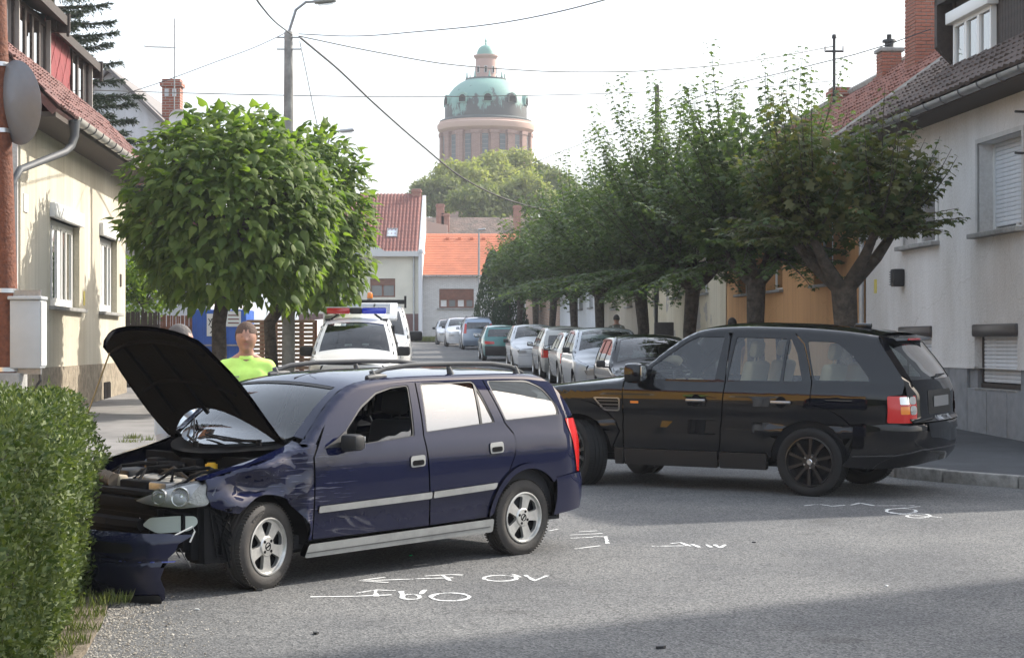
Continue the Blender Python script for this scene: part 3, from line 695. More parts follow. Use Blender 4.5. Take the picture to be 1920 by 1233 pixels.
# ------------------------------------------------------------------ buildings
def slat_mesh(w, h, t, m):
    b = MB(); b.prism([(-t/2,0),(t/2,.0),(t*.75,h*.45),(t/2,h*.93),(-t/2,h*.93)], 0, w, Matrix(((1,0,0,0),(0,0,1,0),(0,1,0,0),(0,0,0,1)))); return b.mesh('slat', m)
def wall_with_holes(name, y0, y1, z0, z1, holes, x0, x1, m, parent):
    """wall in the local y-z plane with openings (ya, yb, za, zb)"""
    b = MB(); M = Matrix(((0,0,1,0),(1,0,0,0),(0,1,0,0),(0,0,0,1)))
    b.prism([(y0,z0),(y1,z0),(y1,z1),(y0,z1)], x0, x1, M, [[(a,c),(a,d),(bb,d),(bb,c)] for a, bb, c, d in holes]); return b.build(name, m, parent)
M_CREAM = mat('cream_plaster', (.60,.56,.46), .9, extra=x_plaster((.50,.485,.455), .7, grain=45))
M_GREYP = mat('grey_roughcast', (.68,.665,.65), .92, extra=x_plaster((.50,.49,.475), .9, grain=26, streak=.12))
M_PLINTH = mat('grey_plinth', (.23,.235,.245), .9, noise=(4,.25), bump=(45,.8))
M_STONE = mat('rubble_plinth', (.40,.34,.25), .92, noise=(6,.6,(.16,.13,.095)), bump=(16,1.0), bumpd=.03)
M_ORANGE_P = mat('orange_plaster', (.58,.32,.14), .9, extra=x_plaster((.56,.54,.52), .5))
M_CREAM2 = mat('peeling_plaster', (.60,.55,.43), .92, extra=x_plaster((.5,.48,.44), .7, peel=(.33,.31,.28)))
M_WHITEP = mat('white_plaster', (.66,.67,.69), .9, extra=x_plaster((.58,.58,.58), .5))
M_CURT = mat('curtain', (.72,.72,.70), .9, noise=(3,.2))
M_BROWNF = mat('brown_window', (.17,.065,.038), .55, noise=(5,.3))
def tiled_roof(parent, O, U, V, N, nu, nv, tw, th, m, near=None, nparts=0, name='roof_tile', seed=1):
    """overlapping tiles; the nparts nearest the viewer are objects, the rest one joined part.  O origin at eave, U along, V up the slope, N normal (unit vectors)"""
    rr_ = random.Random(seed); t = .034
    def verts(du=0): return [(-tw*.48,0,0),(tw*.48,0,0),(tw*.48,th*1.22,0),(-tw*.48,th*1.22,0),(-tw*.48,0,t),(0,-.02*tw,t*1.9),(tw*.48,0,t),(tw*.48,th*1.22,t*.4),(0,th*1.22,t*1.1),(-tw*.48,th*1.22,t*.4)]
    F = [(0,1,6,5,4),(4,5,8,9),(5,6,7,8),(1,2,7,6),(0,4,9,3)]
    M3 = Matrix((U, V, N)).transposed(); cells = []
    for j in range(nv):
        for i in range(nu):
            p = O+U*((i+.5*(j % 2))*tw)+V*(j*th)+N*(.045+rr_.uniform(-.008,.014))
            cells.append((p, rr_.uniform(-.05,.05), rr_.uniform(.02,.10)-.09))
    if near is not None: cells.sort(key=lambda c: (c[0]-near).length)
    b = MB(); b.add(verts(), F); me = b.mesh(name, m, fix=False)
    for k, (p, a, tl) in enumerate(cells[:nparts]):
        o = link(name, me, parent); mm = M3.to_4x4() @ Matrix.Rotation(a,4,'Z') @ Matrix.Rotation(tl,4,'X'); mm.translation = p; o.matrix_local = mm
    b = MB()
    for p, a, tl in cells[nparts:]:
        mm = M3.to_4x4() @ Matrix.Rotation(a,4,'Z') @ Matrix.Rotation(tl,4,'X'); mm.translation = p; b.add(verts(), F, mm)
    if b.v:
        o = link(name+'s', b.mesh(name+'s', m, fix=False), parent); o['kind'] = 'stuff'
def gutter(parent, pts, r=.075, m=None):
    m = m or M_ZINC; b = MB()
    a, c = Vector(pts[0]), Vector(pts[1]); d = (c-a).normalized(); side = d.cross(Vector((0,0,1)))
    vs = []; n = 9
    for p in (a, c):
        for rr_ in (r, r-.006):
            for k in range(n): t = math.pi+math.pi*k/(n-1); vs.append(p+side*rr_*math.cos(t)+Vector((0,0,1))*rr_*math.sin(t))
    fs = []
    for k in range(n-1): fs += [(k, k+1, 2*n+k+1, 2*n+k), (n+k, n+k+1, 3*n+k+1, 3*n+k)]
    fs += [(0,n,3*n,2*n),(n-1,2*n-1,4*n-1,3*n-1)]
    b.add(vs, fs); o = b.build('gutter', m, parent, 40)
    L = (c-a).length; k = 0
    me = MB(); me.tube([side*(r+.008)*math.cos(math.pi+math.pi*i/8)+Vector((0,0,1))*(r+.008)*math.sin(math.pi+math.pi*i/8) for i in range(9)], .012, 4); me = me.mesh('gutter_bracket', mat('bracket_dark', (.10,.10,.10), .6))
    while k*.8 < L-.1:
        q = link('gutter_bracket', me, o); q.location = a+d*(.2+k*.8); k += 1
    return o
FYZ = Matrix(((0,0,1,0),(1,0,0,0),(0,1,0,0),(0,0,0,1)))   # prism outline (y,z) extruded along x
def frame_window(parent, x, ya, yb, za, zb, fm, nsash=2, out=1, ft=.07, curtain=True, dep=.05):
    """window in a wall facing local x*out: frame, sash bars, panes, curtain"""
    w = MB(); h = []; step = (yb-ya)/nsash
    for i in range(nsash): h.append([(ya+i*step+ft,za+ft),(ya+(i+1)*step-ft,za+ft),(ya+(i+1)*step-ft,zb-ft),(ya+i*step+ft,zb-ft)])
    w.prism([(ya,za),(yb,za),(yb,zb),(ya,zb)], x-dep/2, x+dep/2, FYZ, h); o = w.build('window', fm, parent)
    for i in range(nsash):
        p = MB(); a = ya+i*step+ft; c = ya+(i+1)*step-ft
        p.box((x-.006, a, za+ft), (x+.0, c, zb-ft)); p.build('pane', M_GLASSW, o)
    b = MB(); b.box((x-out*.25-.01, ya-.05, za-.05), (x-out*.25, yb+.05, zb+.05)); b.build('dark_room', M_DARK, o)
    if curtain:
        b = MB(); n = 22; vs = []
        for i in range(n+1):
            y = ya+ft+(yb-ya-2*ft)*i/n
            for z in (za+ft, zb-ft): vs.append((x-out*(.05+.015*math.sin(i*2.3)), y, z))
        b.add(vs, [(2*i,2*i+1,2*i+3,2*i+2) for i in range(n) if i % 7 not in (2,)]); b.build('curtain', M_CURT, o, 60)
    return o

# --- cream house on the left
def house_left():
    H = empty('cream_house', (-8.03,30.5,.52), math.atan(.064), 'cream house with red shingled dormer behind the wooden pole', 'house')
    z = lambda Z: Z-.52
    wins = [(2.66,5.75,z(2.62),z(4.20)),(8.26,10.7,z(2.62),z(4.20))]
    wall_with_holes('wall', 0, 12, z(1.53), z(5.75), wins, -.35, 0, M_CREAM, H)
    b = MB(); b.box((-.35,0,-.4), (.03,12,z(1.53))); b.box((-8.0,-.2,-.4), (-.35,-.001,z(5.9))); b.box((-8.0,11.85,-.4), (-.36,12.01,z(5.9))); b.build('plinth', M_STONE, H)
    b = MB(); b.box((-8.1,-.26,-.3), (.0,-.2,z(6.2))); b.build('side_wall', M_GREYP, H)
    for a, c, d, e in wins:
        f = frame_window(H, -.15, a, c, d, e, M_WFRAME, 2, 1, .16)
        b = MB(); b.box((-.32,a-.05,e), (.09,c+.08,e+.26), bev=.015); b.build('shutter_box', M_WFRAME, f, 40)
        b = MB(); b.box((-.30,a-.12,d-.07), (.12,c+.25,d), bev=.012); b.build('sill', M_CONC, f, 40)
        for yy in (a+.25, a+.75, a+1.75, a+2.2):
            if yy < c-.3: b = MB(); b.box((-.135,yy,d+.15), (-.11,yy+.09,e-.12)); b.build('glazing_bar', M_WFRAME, f)
    b = MB(); b.box((0,8.6,.20), (.034,9.5,.62)); b.build('cellar_window', M_DARK, H)
    b = MB()
    for i in range(5): b.box((.034,8.68+.19*i,.22), (.05,8.71+.19*i,.60))
    b.build('cellar_grille', M_DWOOD, H)
    b = MB(); b.box((0,.22,z(4.12)), (.02,.55,z(4.42))); b.build('wall_plate', M_PLATE, H)
    b = MB(); b.box((0,11.1,z(3.22)), (.02,11.3,z(3.5))); b.build('house_number', M_DWOOD, H)
    b = MB(); b.box((0,6.2,z(2.70)), (.012,6.35,z(2.98))); b.build('meter_sign', mat('yellow_sign', (.6,.5,.08), .5), H)
    # eaves: soffit, gutter, downpipe swan neck
    b = MB(); b.add([(0,-.3,z(5.62)),(.62,-.3,z(5.62)),(.62,12.4,z(5.62)),(0,12.4,z(5.62)),(0,-.3,z(5.70)),(.62,-.3,z(5.70)),(.62,12.4,z(5.70)),(0,12.4,z(5.70))], [(0,1,2,3),(4,7,6,5),(1,5,6,2),(0,4,5,1),(3,2,6,7)]); b.build('soffit', mat('soffit_brown', (.07,.055,.045), .8), H)
    gutter(H, [(.70,.9,z(5.77)), (.70,12.5,z(5.77))], .10, mat('cream_gutter', (.55,.53,.49), .4, .2, noise=(4,.2)))
    b = MB(); b.tube([(.70,1.0,z(5.72)),(.70,1.0,z(5.45)),(.66,.95,z(5.28)),(.58,.75,z(5.15)),(.14,-.75,z(4.72)),(.08,-1.0,z(4.5)),(.08,-1.0,z(1.0))], [.10,.075,.07,.065,.06,.06,.06], 10); b.build('downpipe', mat('grey_pipe', (.085,.09,.095), .6), H, 50)
    # roof slope up to the dormer
    M_LT = mat('faded_roof_tile', (.21,.095,.08), .85, noise=(5,.5,(.11,.06,.055)), bump=(35,.5)); U = Vector((0,1,0)); s = 1.25/1.18; V = Vector((-1,0,s)).normalized(); N = Vector((s,0,1)).normalized()
    b = MB(); O = Vector((.66,-.4,z(5.74))); e = O+V*5.5; b.add([O, O+U*12.9, e+U*12.9, e, O-N*.12, O+U*12.9-N*.12, e+U*12.9-N*.12, e-N*.12], [(0,1,2,3),(4,7,6,5),(0,4,5,1),(1,5,6,2),(2,6,7,3),(3,7,4,0)]); b.build('roof', M_LT, H)
    tiled_roof(H, O, U, V, N, 58, 7, .22, .27, M_LT, Vector((6,-30,1)), 0, seed=5)
    # dormer: red diamond shingles between dark windows
    x = -.62; zb = z(6.95); ztp = z(8.15)
    M_SH = mat('red_shingle', (.23,.032,.036), .7, noise=(3,.3))
    b = MB(); b.box((-4,-.2,zb-.6), (x,10.6,ztp)); d = b.build('dormer', M_SH, H)
    me = MB(); q = .66; me.prism([(-q/2,0),(0,-q/2),(q/2,0),(0,q/2)], 0, .02, FYZ); me = me.mesh('shingle', M_SH)
    for i in range(14):
        for j in range(4):
            yy = 4.6+.35*i+(0 if j % 2 else .35)*0; zz = zb+.05+.345*j
            if 5.3 < yy < 8.3 and (i+j) % 2 == 0:
                o = link('shingle', me, d); o.location = (x, yy, zz); o.rotation_euler = (0,rnd.uniform(0,.03),0)
    for a, c in ((.2,2.4),(2.7,5.4),(8.3,10.4)):
        f = frame_window(d, x+.03, a, c, zb-.02, ztp-.05, M_DWOOD, 4 if c-a > 2.5 else 3, 1, .09, False)
        b = MB(); b.box((x+.04,c-.02,zb-.05), (x+.13,c+.05,ztp)); b.build('window_post', mat('weathered_post', (.30,.28,.26), .8), f)
    for (ya, yb2, xo, zz) in ((-1,5.6,.42,.05),(5.5,11.0,.22,-.06)):
        b = MB(); b.add([(xo+x,ya,ztp+zz-.12),(xo+x,yb2,ztp+zz-.12),(-4,yb2,ztp+zz+1.7),(-4,ya,ztp+zz+1.7),(xo+x,ya,ztp+zz+.06),(xo+x,yb2,ztp+zz+.06),(-4,yb2,ztp+zz+1.88),(-4,ya,ztp+zz+1.88)], [(0,1,2,3),(4,7,6,5),(0,4,5,1),(1,5,6,2),(2,6,7,3),(3,7,4,0)]); r_ = b.build('dormer_roof', M_DWOOD, d)
        b = MB(); b.box((xo+x-.02,yb2-.02,ztp+zz-.32), (xo+x+.03,yb2+.06,ztp+zz+.1), None, .0); b.box((-.9+x,yb2+.0,ztp+zz-.25), (xo+x+.04,yb2+.07,ztp+zz+.12), Matrix.Identity(4)); b.build('barge_board', M_DWOOD, r_)
house_left()

# --- grey house on the right with roller shutters
def house_right():
    H = empty('grey_house', (7.45,23.5,.40), math.atan(.0914), 'grey roughcast house with roller shutters on the right', 'house')
    z = lambda Z: Z-.40; Y = lambda y: (y-23.5)*1.004
    up = [(Y(26.30),Y(28.15),z(3.60),z(4.95)),(Y(30.05),Y(31.85),z(3.60),z(4.95))]
    lo = [(Y(26.50),Y(28.30),z(1.28),z(2.22)),(Y(30.35),Y(32.05),z(1.28),z(2.22))]
    wall_with_holes('wall', 0, 10.7, z(1.575), z(5.8), up+[(a,c,z(1.575)+.001,d) for a,c,b_,d in lo], 0, .40, M_GREYP, H)
    b = MB(); b.box((.05,0,-.3), (.45,10.7,lo[0][2])); b.box((.05,0,lo[0][2]), (.45,lo[0][0],z(1.575))); b.box((.05,lo[0][1],lo[0][2]), (.45,lo[1][0],z(1.575))); b.box((.05,lo[1][1],lo[0][2]), (.45,10.7,z(1.575)))
    b.box((.4,-.02,-.3), (8,-.0,z(5.8))); b.box((.4,10.68,-.3), (8,10.7,z(5.8))); b.box((7.8,0,-.3), (8,10.7,z(5.8))); b.build('plinth', M_PLINTH, H)
    # plinth cladding panels with open joints
    y = 0.0
    while y < 10.6:
        y2 = min(y+.86, 10.7); cut = None
        for a, c, d, e in lo:
            if y2 > a+.02 and y < c-.02: cut = d
        p = MB(); p.box((.0, y+.012, -.25), (.051, y2-.012, (cut if cut else z(1.575))-.01), bev=.008); p.build('plinth_panel', M_PLINTH, H, 40)
        y = y2
    b = MB(); b.box((-.012,0,z(1.575)-.008), (.05,lo[0][0]-.0,z(1.575)+.03)); b.box((-.012,lo[0][1],z(1.575)-.008), (.05,lo[1][0],z(1.575)+.03)); b.box((-.012,lo[1][1],z(1.575)-.008), (.05,10.7,z(1.575)+.03)); b.build('plinth_coping', M_GREYP, H)
    for k, (a, c, d, e) in enumerate(up):
        f = frame_window(H, .30, a, c, d, e, M_WFRAME, 2, -1, .07)
        b = MB(); b.box((-.14,a-.10,d-.075), (.28,c+.12,d-.005), bev=.01); b.build('sill', M_CONC, f, 40)
        b = MB()
        for (y0, y1, z0, z1) in ((a-.07,a,d,e+.07),(c,c+.07,d,e+.07),(a,c,e,e+.07)): b.box((-.02,y0,z0), (.02,y1,z1))
        b.build('plaster_surround', mat('pale_surround', (.52,.51,.49), .9, noise=(4,.15)), f)
        [MB().box((.235,q,d), (.29,q+.06,e)).build('shutter_rail', M_WFRAME, f) for q in (a, c-.06)]
        full = (k == 0); zz = d+.10 if full else d+(e-d)*.60
        me = slat_mesh(c-a-.12, .064, .016, M_SHUT)
        while zz < e-.02:
            o = link('slat', me, f); o.location = (.262, a+.06, zz); o.rotation_euler = (0,R(180),0); o.scale = (1,1,-1); zz += .066
    for k, (a, c, d, e) in enumerate(lo):
        b = MB(); b.box((.34,a,d), (.38,c,e)); f = b.build('cellar_window', M_DWOOD, H)
        b = MB(); b.box((-.045,a-.02,e-.17), (.17,c+.02,e+.015), bev=.025); b.build('shutter_box', mat('dark_shutter_box', (.045,.036,.034), .35, .2), f, 40)
        b = MB(); b.box((.0,a,d-.05), (.33,c,d), bev=.01); b.build('sill', M_CONC, f)
        [MB().box((.12,q,d+.07), (.17,q+.06,e)).build('shutter_rail', M_DWOOD, f) for q in (a, c-.06)]; MB().box((.11,a,d), (.17,c,d+.07)).build('shutter_foot', M_DWOOD, f)
        me = slat_mesh(c-a-.12, .056, .016, M_SHUT); zz = d+.09
        while zz < e-.17:
            o = link('slat', me, f); o.location = (.145, a+.06, zz); o.rotation_euler = (0,R(180),0); o.scale = (1,1,-1); zz += .058
    # wall lantern, yellow notice, stay hook
    b = MB(); b.box((-.20,8.32,z(2.92)), (.0,8.54,z(3.22)), bev=.03)
    for i in range(6): b.box((-.215,8.33,z(2.95)+.042*i), (-.20,8.53,z(2.962)+.042*i))
    b.build('wall_vent', M_PLAST, H, 40)
    b = MB(); b.box((-.012,10.0,z(2.85)), (.0,10.14,z(3.10))); b.build('wall_notice', mat('yellow_sign', (.6,.5,.08), .5), H)
    for zz in (5.2, 4.62): b = MB(); b.tube([(0,2.75,z(zz)),(-.08,2.74,z(zz)+.0),(-.14,2.73,z(zz))], .018, 6); b.build('wall_bracket', M_WIRE, H)
    # eaves and tiled slope
    b = MB(); b.box((-.58,-.3,z(5.50)), (.05,10.75,z(5.58))); b.build('soffit', mat('soffit_brown', (.07,.055,.045), .8), H)
    gutter(H, [(-.62,10.9,z(5.60)), (-.62,-.5,z(5.60))], .085)
    b = MB(); b.tube([(-.62,10.8,z(5.5)),(-.55,10.8,z(5.3)),(-.12,10.75,z(5.0)),(-.08,10.72,z(4.8)),(-.08,10.72,0)], .05, 8); b.build('downpipe', M_ZINC, H, 50)
    U = Vector((0,1,0)); s = 3.3/4.55; V = Vector((1,0,s)).normalized(); N = Vector((-s,0,1)).normalized()
    O = Vector((-.60,-.4,z(5.62))); L = math.hypot(4.6, 4.6*s)
    b = MB()
    for a_, c_ in ((O, V),):
        e = O+V*L; b.add([O, O+U*11.1, e+U*11.1, e, O-N*.15, O+U*11.1-N*.15, e+U*11.1-N*.15, e-N*.15], [(0,1,2,3),(4,7,6,5),(0,4,5,1),(1,5,6,2),(3,7,4,0),(2,6,7,3)])
        O2 = Vector((8.6,-.4,z(5.62))); b.add([O2, O2+U*11.1, e+U*11.1+Vector((.001,0,0)), e+Vector((.001,0,0))], [(0,1,2,3)])
        b.add([(0,-.01,z(5.6)),(8,-.01,z(5.6)),(4,-.01,e.z-.1)], [(0,1,2)]); b.add([(0,10.7,z(5.6)),(8,10.7,z(5.6)),(4,10.7,e.z-.1)], [(0,1,2)])
    b.build('roof', M_TILE_BR, H)
    tiled_roof(H, O+Vector((0,.1,0)), U, V, N, 48, 20, .225, .27, M_TILE_BR, Vector((-8,-10,-2)), 300, seed=8)
    b = MB(); b.tube([O+U*11.05+V*t*L+N*.05 for t in lin(0,1,8)], .075, 6); b.build('verge_tiles', mat('mortar', (.36,.34,.31), .95, noise=(8,.4)), H)
    # dormer clad in dark boards with a white window
    x = .62; z0 = z(6.36); y0 = Y(26.0); y1 = Y(31.1)
    b = MB(); b.box((x,y0-2,z0-.3), (4.2,y1,z(7.62))); d = b.build('dormer', M_DWOOD, H)
    yy = y0-2; me = MB(); me.box((x-.025,0,z0), (x,.11,z(7.62))); me = me.mesh('cladding_board', M_DWOOD)
    while yy < y1-.12:
        if not (Y(28.9) < yy+.06 < Y(30.95)): o = link('cladding_board', me, d); o.location = (0,yy,0)
        yy += .125
    f = frame_window(d, x-.05, Y(29.05), Y(30.85), z(6.46), z(7.22), M_WFRAME, 3, -1, .055, True, .09)
    b = MB(); b.box((x-.20,Y(28.95),z(7.22)), (x,Y(30.95),z(7.42)), bev=.02); b.build('shutter_box', M_WFRAME, f, 40)
    b = MB(); b.box((x-.16,Y(28.95),z(6.38)), (x,Y(30.95),z(6.46)), bev=.01); b.build('sill', M_WFRAME, f)
    b = MB(); ov = -.25
    b.add([(x+ov,y0-2.2,z(7.60)),(x+ov,y1+.25,z(7.60)),(4.3,y1+.25,z(8.2)),(4.3,y0-2.2,z(8.2)),(x+ov,y0-2.2,z(7.75)),(x+ov,y1+.25,z(7.75)),(4.3,y1+.25,z(8.35)),(4.3,y0-2.2,z(8.35))], [(0,1,2,3),(4,7,6,5),(0,4,5,1),(1,5,6,2),(2,6,7,3),(3,7,4,0)]); b.build('dormer_roof', M_DWOOD, d)
    b = MB(); b.add([(x+ov,y1+.12,z(6.9)),(x+ov,y1+.25,z(6.9)),(x+ov,y1+.25,z(7.7)),(x+ov,y1+.12,z(7.7)),(x+.1,y1+.12,z(6.55)),(x+.1,y1+.25,z(6.55)),(x+.1,y1+.25,z(7.7)),(x+.1,y1+.12,z(7.7))], [(0,1,2,3),(4,7,6,5),(0,4,5,1),(1,5,6,2),(2,6,7,3),(3,7,4,0)]); b.build('barge_board', M_DWOOD, d)
house_right()

# --- the terrace beyond it, houses along the right pavement
def row_house(name, label, ya, yb, ze, zr, m, roofm, wins, tiles=None, base=None):
    Xf = lambda y: 9.6-.0914*y if y < 50 else 9.6-.0914*50-.068*(y-50)
    a = Vector((Xf(ya), ya, 0)); c = Vector((Xf(yb), yb, 0)); d = c-a; L = d.length; rz = math.atan2(d.y, d.x)-R(90); z0 = G(ya)
    H = empty(name, (a.x, a.y, z0), rz, label, 'house', 'terrace houses on the right'); ze -= z0; zr -= z0
    hs = [(p-.0, q, r_, s_) for p, q, r_, s_ in wins]
    wall_with_holes('wall', .01, L-.01, -.4, ze, hs, 0, .35, m, H)
    b = MB(); b.box((.35,.01,-.4), (8,.05,ze)); b.box((.35,L-.05,-.4), (8,L-.01,ze)); b.build('gable_wall', m, H)
    b = MB(); b.box((-.045,.02,-.3), (0,L-.02,.55)); b.build('plinth', base or M_PLINTH, H)
    for p, q, r_, s_ in hs:
        f = frame_window(H, .22, p, q, r_, s_, M_WFRAME, 2, -1, .06)
        b = MB(); b.box((-.1,p-.08,r_-.06), (.2,q+.08,r_), bev=.01); b.build('sill', M_CONC, f)
    s = (zr-ze)/4.5; U = Vector((0,1,0)); V = Vector((1,0,s)).normalized(); N = Vector((-s,0,1)).normalized(); O = Vector((-.5,0.05,ze-.05)); e = O+V*math.hypot(4.6, 4.6*s)
    b = MB(); b.add([O,O+U*(L-.1),e+U*(L-.1),e,O-N*.12,O+U*(L-.1)-N*.12,e+U*(L-.1)-N*.12,e-N*.12,(8.5,.05,ze),(8.5,L-.05,ze)], [(0,1,2,3),(4,7,6,5),(0,4,5,1),(0,3,7,4),(1,5,6,2),(3,2,9,8)]); b.build('roof', roofm, H)
    if tiles: tiled_roof(H, O, U, V, N, int((L-.3)/.23), tiles, .23, .28, roofm, None, 0, seed=int(ya))
    b = MB(); b.tube([e+U*t+Vector((0,0,.03)) for t in lin(.1,L-.2,8)], .10, 6); b.build('ridge_tiles', mat('mortar', (.36,.34,.31), .95, noise=(8,.4)), H)
    gutter(H, [(-.56,L-.1,ze-.02), (-.56,.1,ze-.02)], .07)
    return H, L
hA, _ = row_house('orange_house', 'orange plastered house behind the first two street trees', 34.25, 46.5, 5.2, 8.75, M_ORANGE_P, M_TILE_RD, [(2.2,3.7,2.55,4.0),(6.4,7.9,2.55,4.0),(9.6,11.0,2.55,4.0)], 22)
hB, _ = row_house('peeling_house', 'cream house with peeling plaster behind the third street tree', 46.6, 61.0, 5.2, 8.7, M_CREAM2, M_TILE_RD, [(2.5,4.0,2.5,4.0),(7.0,8.5,2.5,4.0),(11,12.5,2.5,4.0)], 18)
hC, _ = row_house('beige_house', 'beige house behind the walker with the rucksack', 61.1, 73.0, 5.3, 8.6, mat('beige_plaster', (.50,.45,.38), .9, extra=x_plaster((.54,.53,.5), .5)), M_TILE_BR, [(2.5,4,2.2,3.8),(6.5,8,2.2,3.8)])
hD, _ = row_house('white_house', 'pale house half hidden along the row of trees', 73.1, 90.0, 5.6, 9, M_WHITEP, M_TILE_BR, [(2.5,4,2.2,3.8),(6.5,8,2.2,3.8),(11,12.5,2.2,3.8)])
hE, _ = row_house('brick_front_house', 'farthest house of the right row, beside the dark thuja', 90.1, 112.0, 5.6, 9, mat('old_brick_wall', (.38,.25,.18), .9, extra=x_brick(.26,.08,(.34,.17,.11),(.42,.28,.2),(.4,.37,.32))), M_TILE_RD, [(4,5.5,2.2,3.8),(10,11.5,2.2,3.8)])
def brick_chimney(parent, c, w, d, z0, z1, pot=False, name='chimney'):
    """every brick its own piece over a mortar core"""
    b = MB(); b.box((c[0]-w/2+.012,c[1]-d/2+.012,z0), (c[0]+w/2-.012,c[1]+d/2-.012,z1)); ch = b.build(name, mat('mortar', (.36,.34,.31), .95, noise=(8,.4)), parent)
    bl, bh = .25, .066; me = MB(); me.box((0,-.06,0), (bl-.014,.06,bh), bev=.006); me = me.mesh('brick', M_BRICK); zz = z0; k = 0
    while zz < z1-.07:
        for (ox, oy, L, rz) in ((c[0]-w/2, c[1]-d/2+.055, w, 0), (c[0]-w/2+.055, c[1]-d/2, d, R(90))):
            t = -(.125 if k % 2 else 0)
            while t < L-.03:
                s0 = max(t, 0.004 if rz == 0 else .012); s1 = min(t+bl, L-.004)
                if s1-s0 > .04:
                    o = link('brick', me, ch); q = rnd.uniform(-.006,.006)
                    o.location = (ox+(s0 if rz == 0 else q), oy+(q if rz == 0 else s0), zz); o.rotation_euler = (0,0,rz); o.scale = ((s1-s0)/bl,1,1)
                t += bl
        zz += bh+.014; k += 1
    b = MB(); b.box((c[0]-w/2-.05,c[1]-d/2-.05,z1), (c[0]+w/2+.05,c[1]+d/2+.05,z1+.10), bev=.02); b.build('chimney_cap', M_CONC, ch, 40)
    if pot: b = MB(); b.cyl((c[0],c[1],z1+.1), (c[0],c[1],z1+.26), .11); b.cyl((c[0],c[1],z1+.26), (c[0],c[1],z1+.32), .17, .16); b.cyl((c[0],c[1],z1+.33), (c[0],c[1],z1+.45), .06); b.build('chimney_pot', M_WIRE, ch, 40)
    return ch
brick_chimney(hA, (3.6,7.3), .95, .80, 7.2, 10.0)
brick_chimney(hA, (3.75,11.0), .50, .50, 7.4, 8.45, True)
def plain_chimney(parent, lo, hi, m=None):
    b = MB(); b.box(lo, hi); b.box((lo[0]-.06,lo[1]-.06,hi[2]-.22), (hi[0]+.06,hi[1]+.06,hi[2]-.1)); return b.build('chimney', m or mat('chimney_brick', (.34,.13,.085), .85, extra=x_brick(.26,.08,(.36,.12,.075),(.27,.09,.06),(.36,.30,.26))), parent)
plain_chimney(hB, (3.6,3.6,6.5), (4.1,4.1,8.1)); plain_chimney(hC, (3.0,3.2,6.5), (3.6,3.8,7.9))
b = MB(); b.box((.8,10.9,6.15), (1.9,10.96,6.2)); b.build('snow_guard', M_METAL, hA)

# --- white gable house behind the left house
def gable_house():
    Y = 55; H = empty('white_gable_house', (at(205,130,Y).x, Y, 0), 0, 'white gabled house with red brick chimney and aerial, behind the cream house', 'house')
    pk = at(205,130,Y).z; s = .965; hw = 3.0; ze = pk-hw*s
    b = MB(); M = Matrix(((1,0,0,0),(0,0,1,0),(0,1,0,0),(0,0,0,1)))
    b.prism([(-hw,0),(hw,0),(hw,ze),(0,pk-.1),(-hw,ze)], 0, 9, M); b.build('wall', M_WHITEP, H)
    for g in (1,-1):
        b = MB(); b.prism([(0,pk-.08),(g*(hw+.35),pk-.08-(hw+.35)*s),(g*(hw+.35),pk+.06-(hw+.35)*s),(0,pk+.06)], -.25, 9.3, M); b.build('roof', mat('grey_roof_sheet', (.17,.155,.15), .7), H)
    z0 = at(0,240,Y).z; z1 = at(0,139,Y).z; c = at(309,0,Y).x-at(205,0,Y).x
    ch = plain_chimney(H, (c-.27,1,z0-1), (c+.27,1.5,z1))
    b = MB()
    for dx in (-.13,.1): b.box((c+dx-.06,.98,z1-.52), (c+dx+.06,1.52,z1-.30))
    b.build('chimney_flue', M_WHITEP, ch)
    b = MB(); b.box((-hw-4,1.5,0), (-hw,8,3.5)); b.build('annex', M_WHITEP, H)
    b = MB(); b.prism([(hw+.3,4.9),(hw+.3,6.6),(hw-3.2,6.6),(hw-3.2,4.9)], -2.4, -.3, M); b.build('lean_to', mat('brown_board', (.22,.085,.06), .7, noise=(4,.3)), H)
    A = tag(empty('roof_aerial', at(327,140,55.8)), 'thin roof aerial mast beside the red brick chimney', 'aerial')
    h = at(0,35,55.8).z-at(0,140,55.8).z
    b = MB(); b.cyl((0,0,-1.2), (0,0,h), .022, n=6); b.build('mast', M_METAL, A)
    zz = at(0,90,55.8).z-at(0,140,55.8).z
    b = MB(); b.cyl((-.9,0,zz+.04), (.05,0,zz), .012, n=5)
    for i in range(9): b.cyl((-.85+.09*i,-.18,zz+.04-.004*i), (-.85+.09*i,.18,zz+.04-.004*i), .014, n=4)
    b.build('antenna_rods', M_METAL, A)['kind'] = 'stuff'
    D = tag(empty('satellite_dish', at(335,222,54.0)), 'small pale satellite dish behind the chimney', 'satellite dish')
    b = MB(); b.lathe([(.001,0),(.15,.02),(.28,.07)], 16, Matrix.Rotation(R(100),4,'X') @ Matrix.Rotation(R(10),4,'Y')); b.cyl((.0,0,-.05), (.15,-.45,-.25), .015, n=5); b.cyl((0,.05,0), (.2,.4,-.4), .02, n=5); b.build('reflector', mat('dish_white', (.7,.7,.7), .5), D, 40)
gable_house()

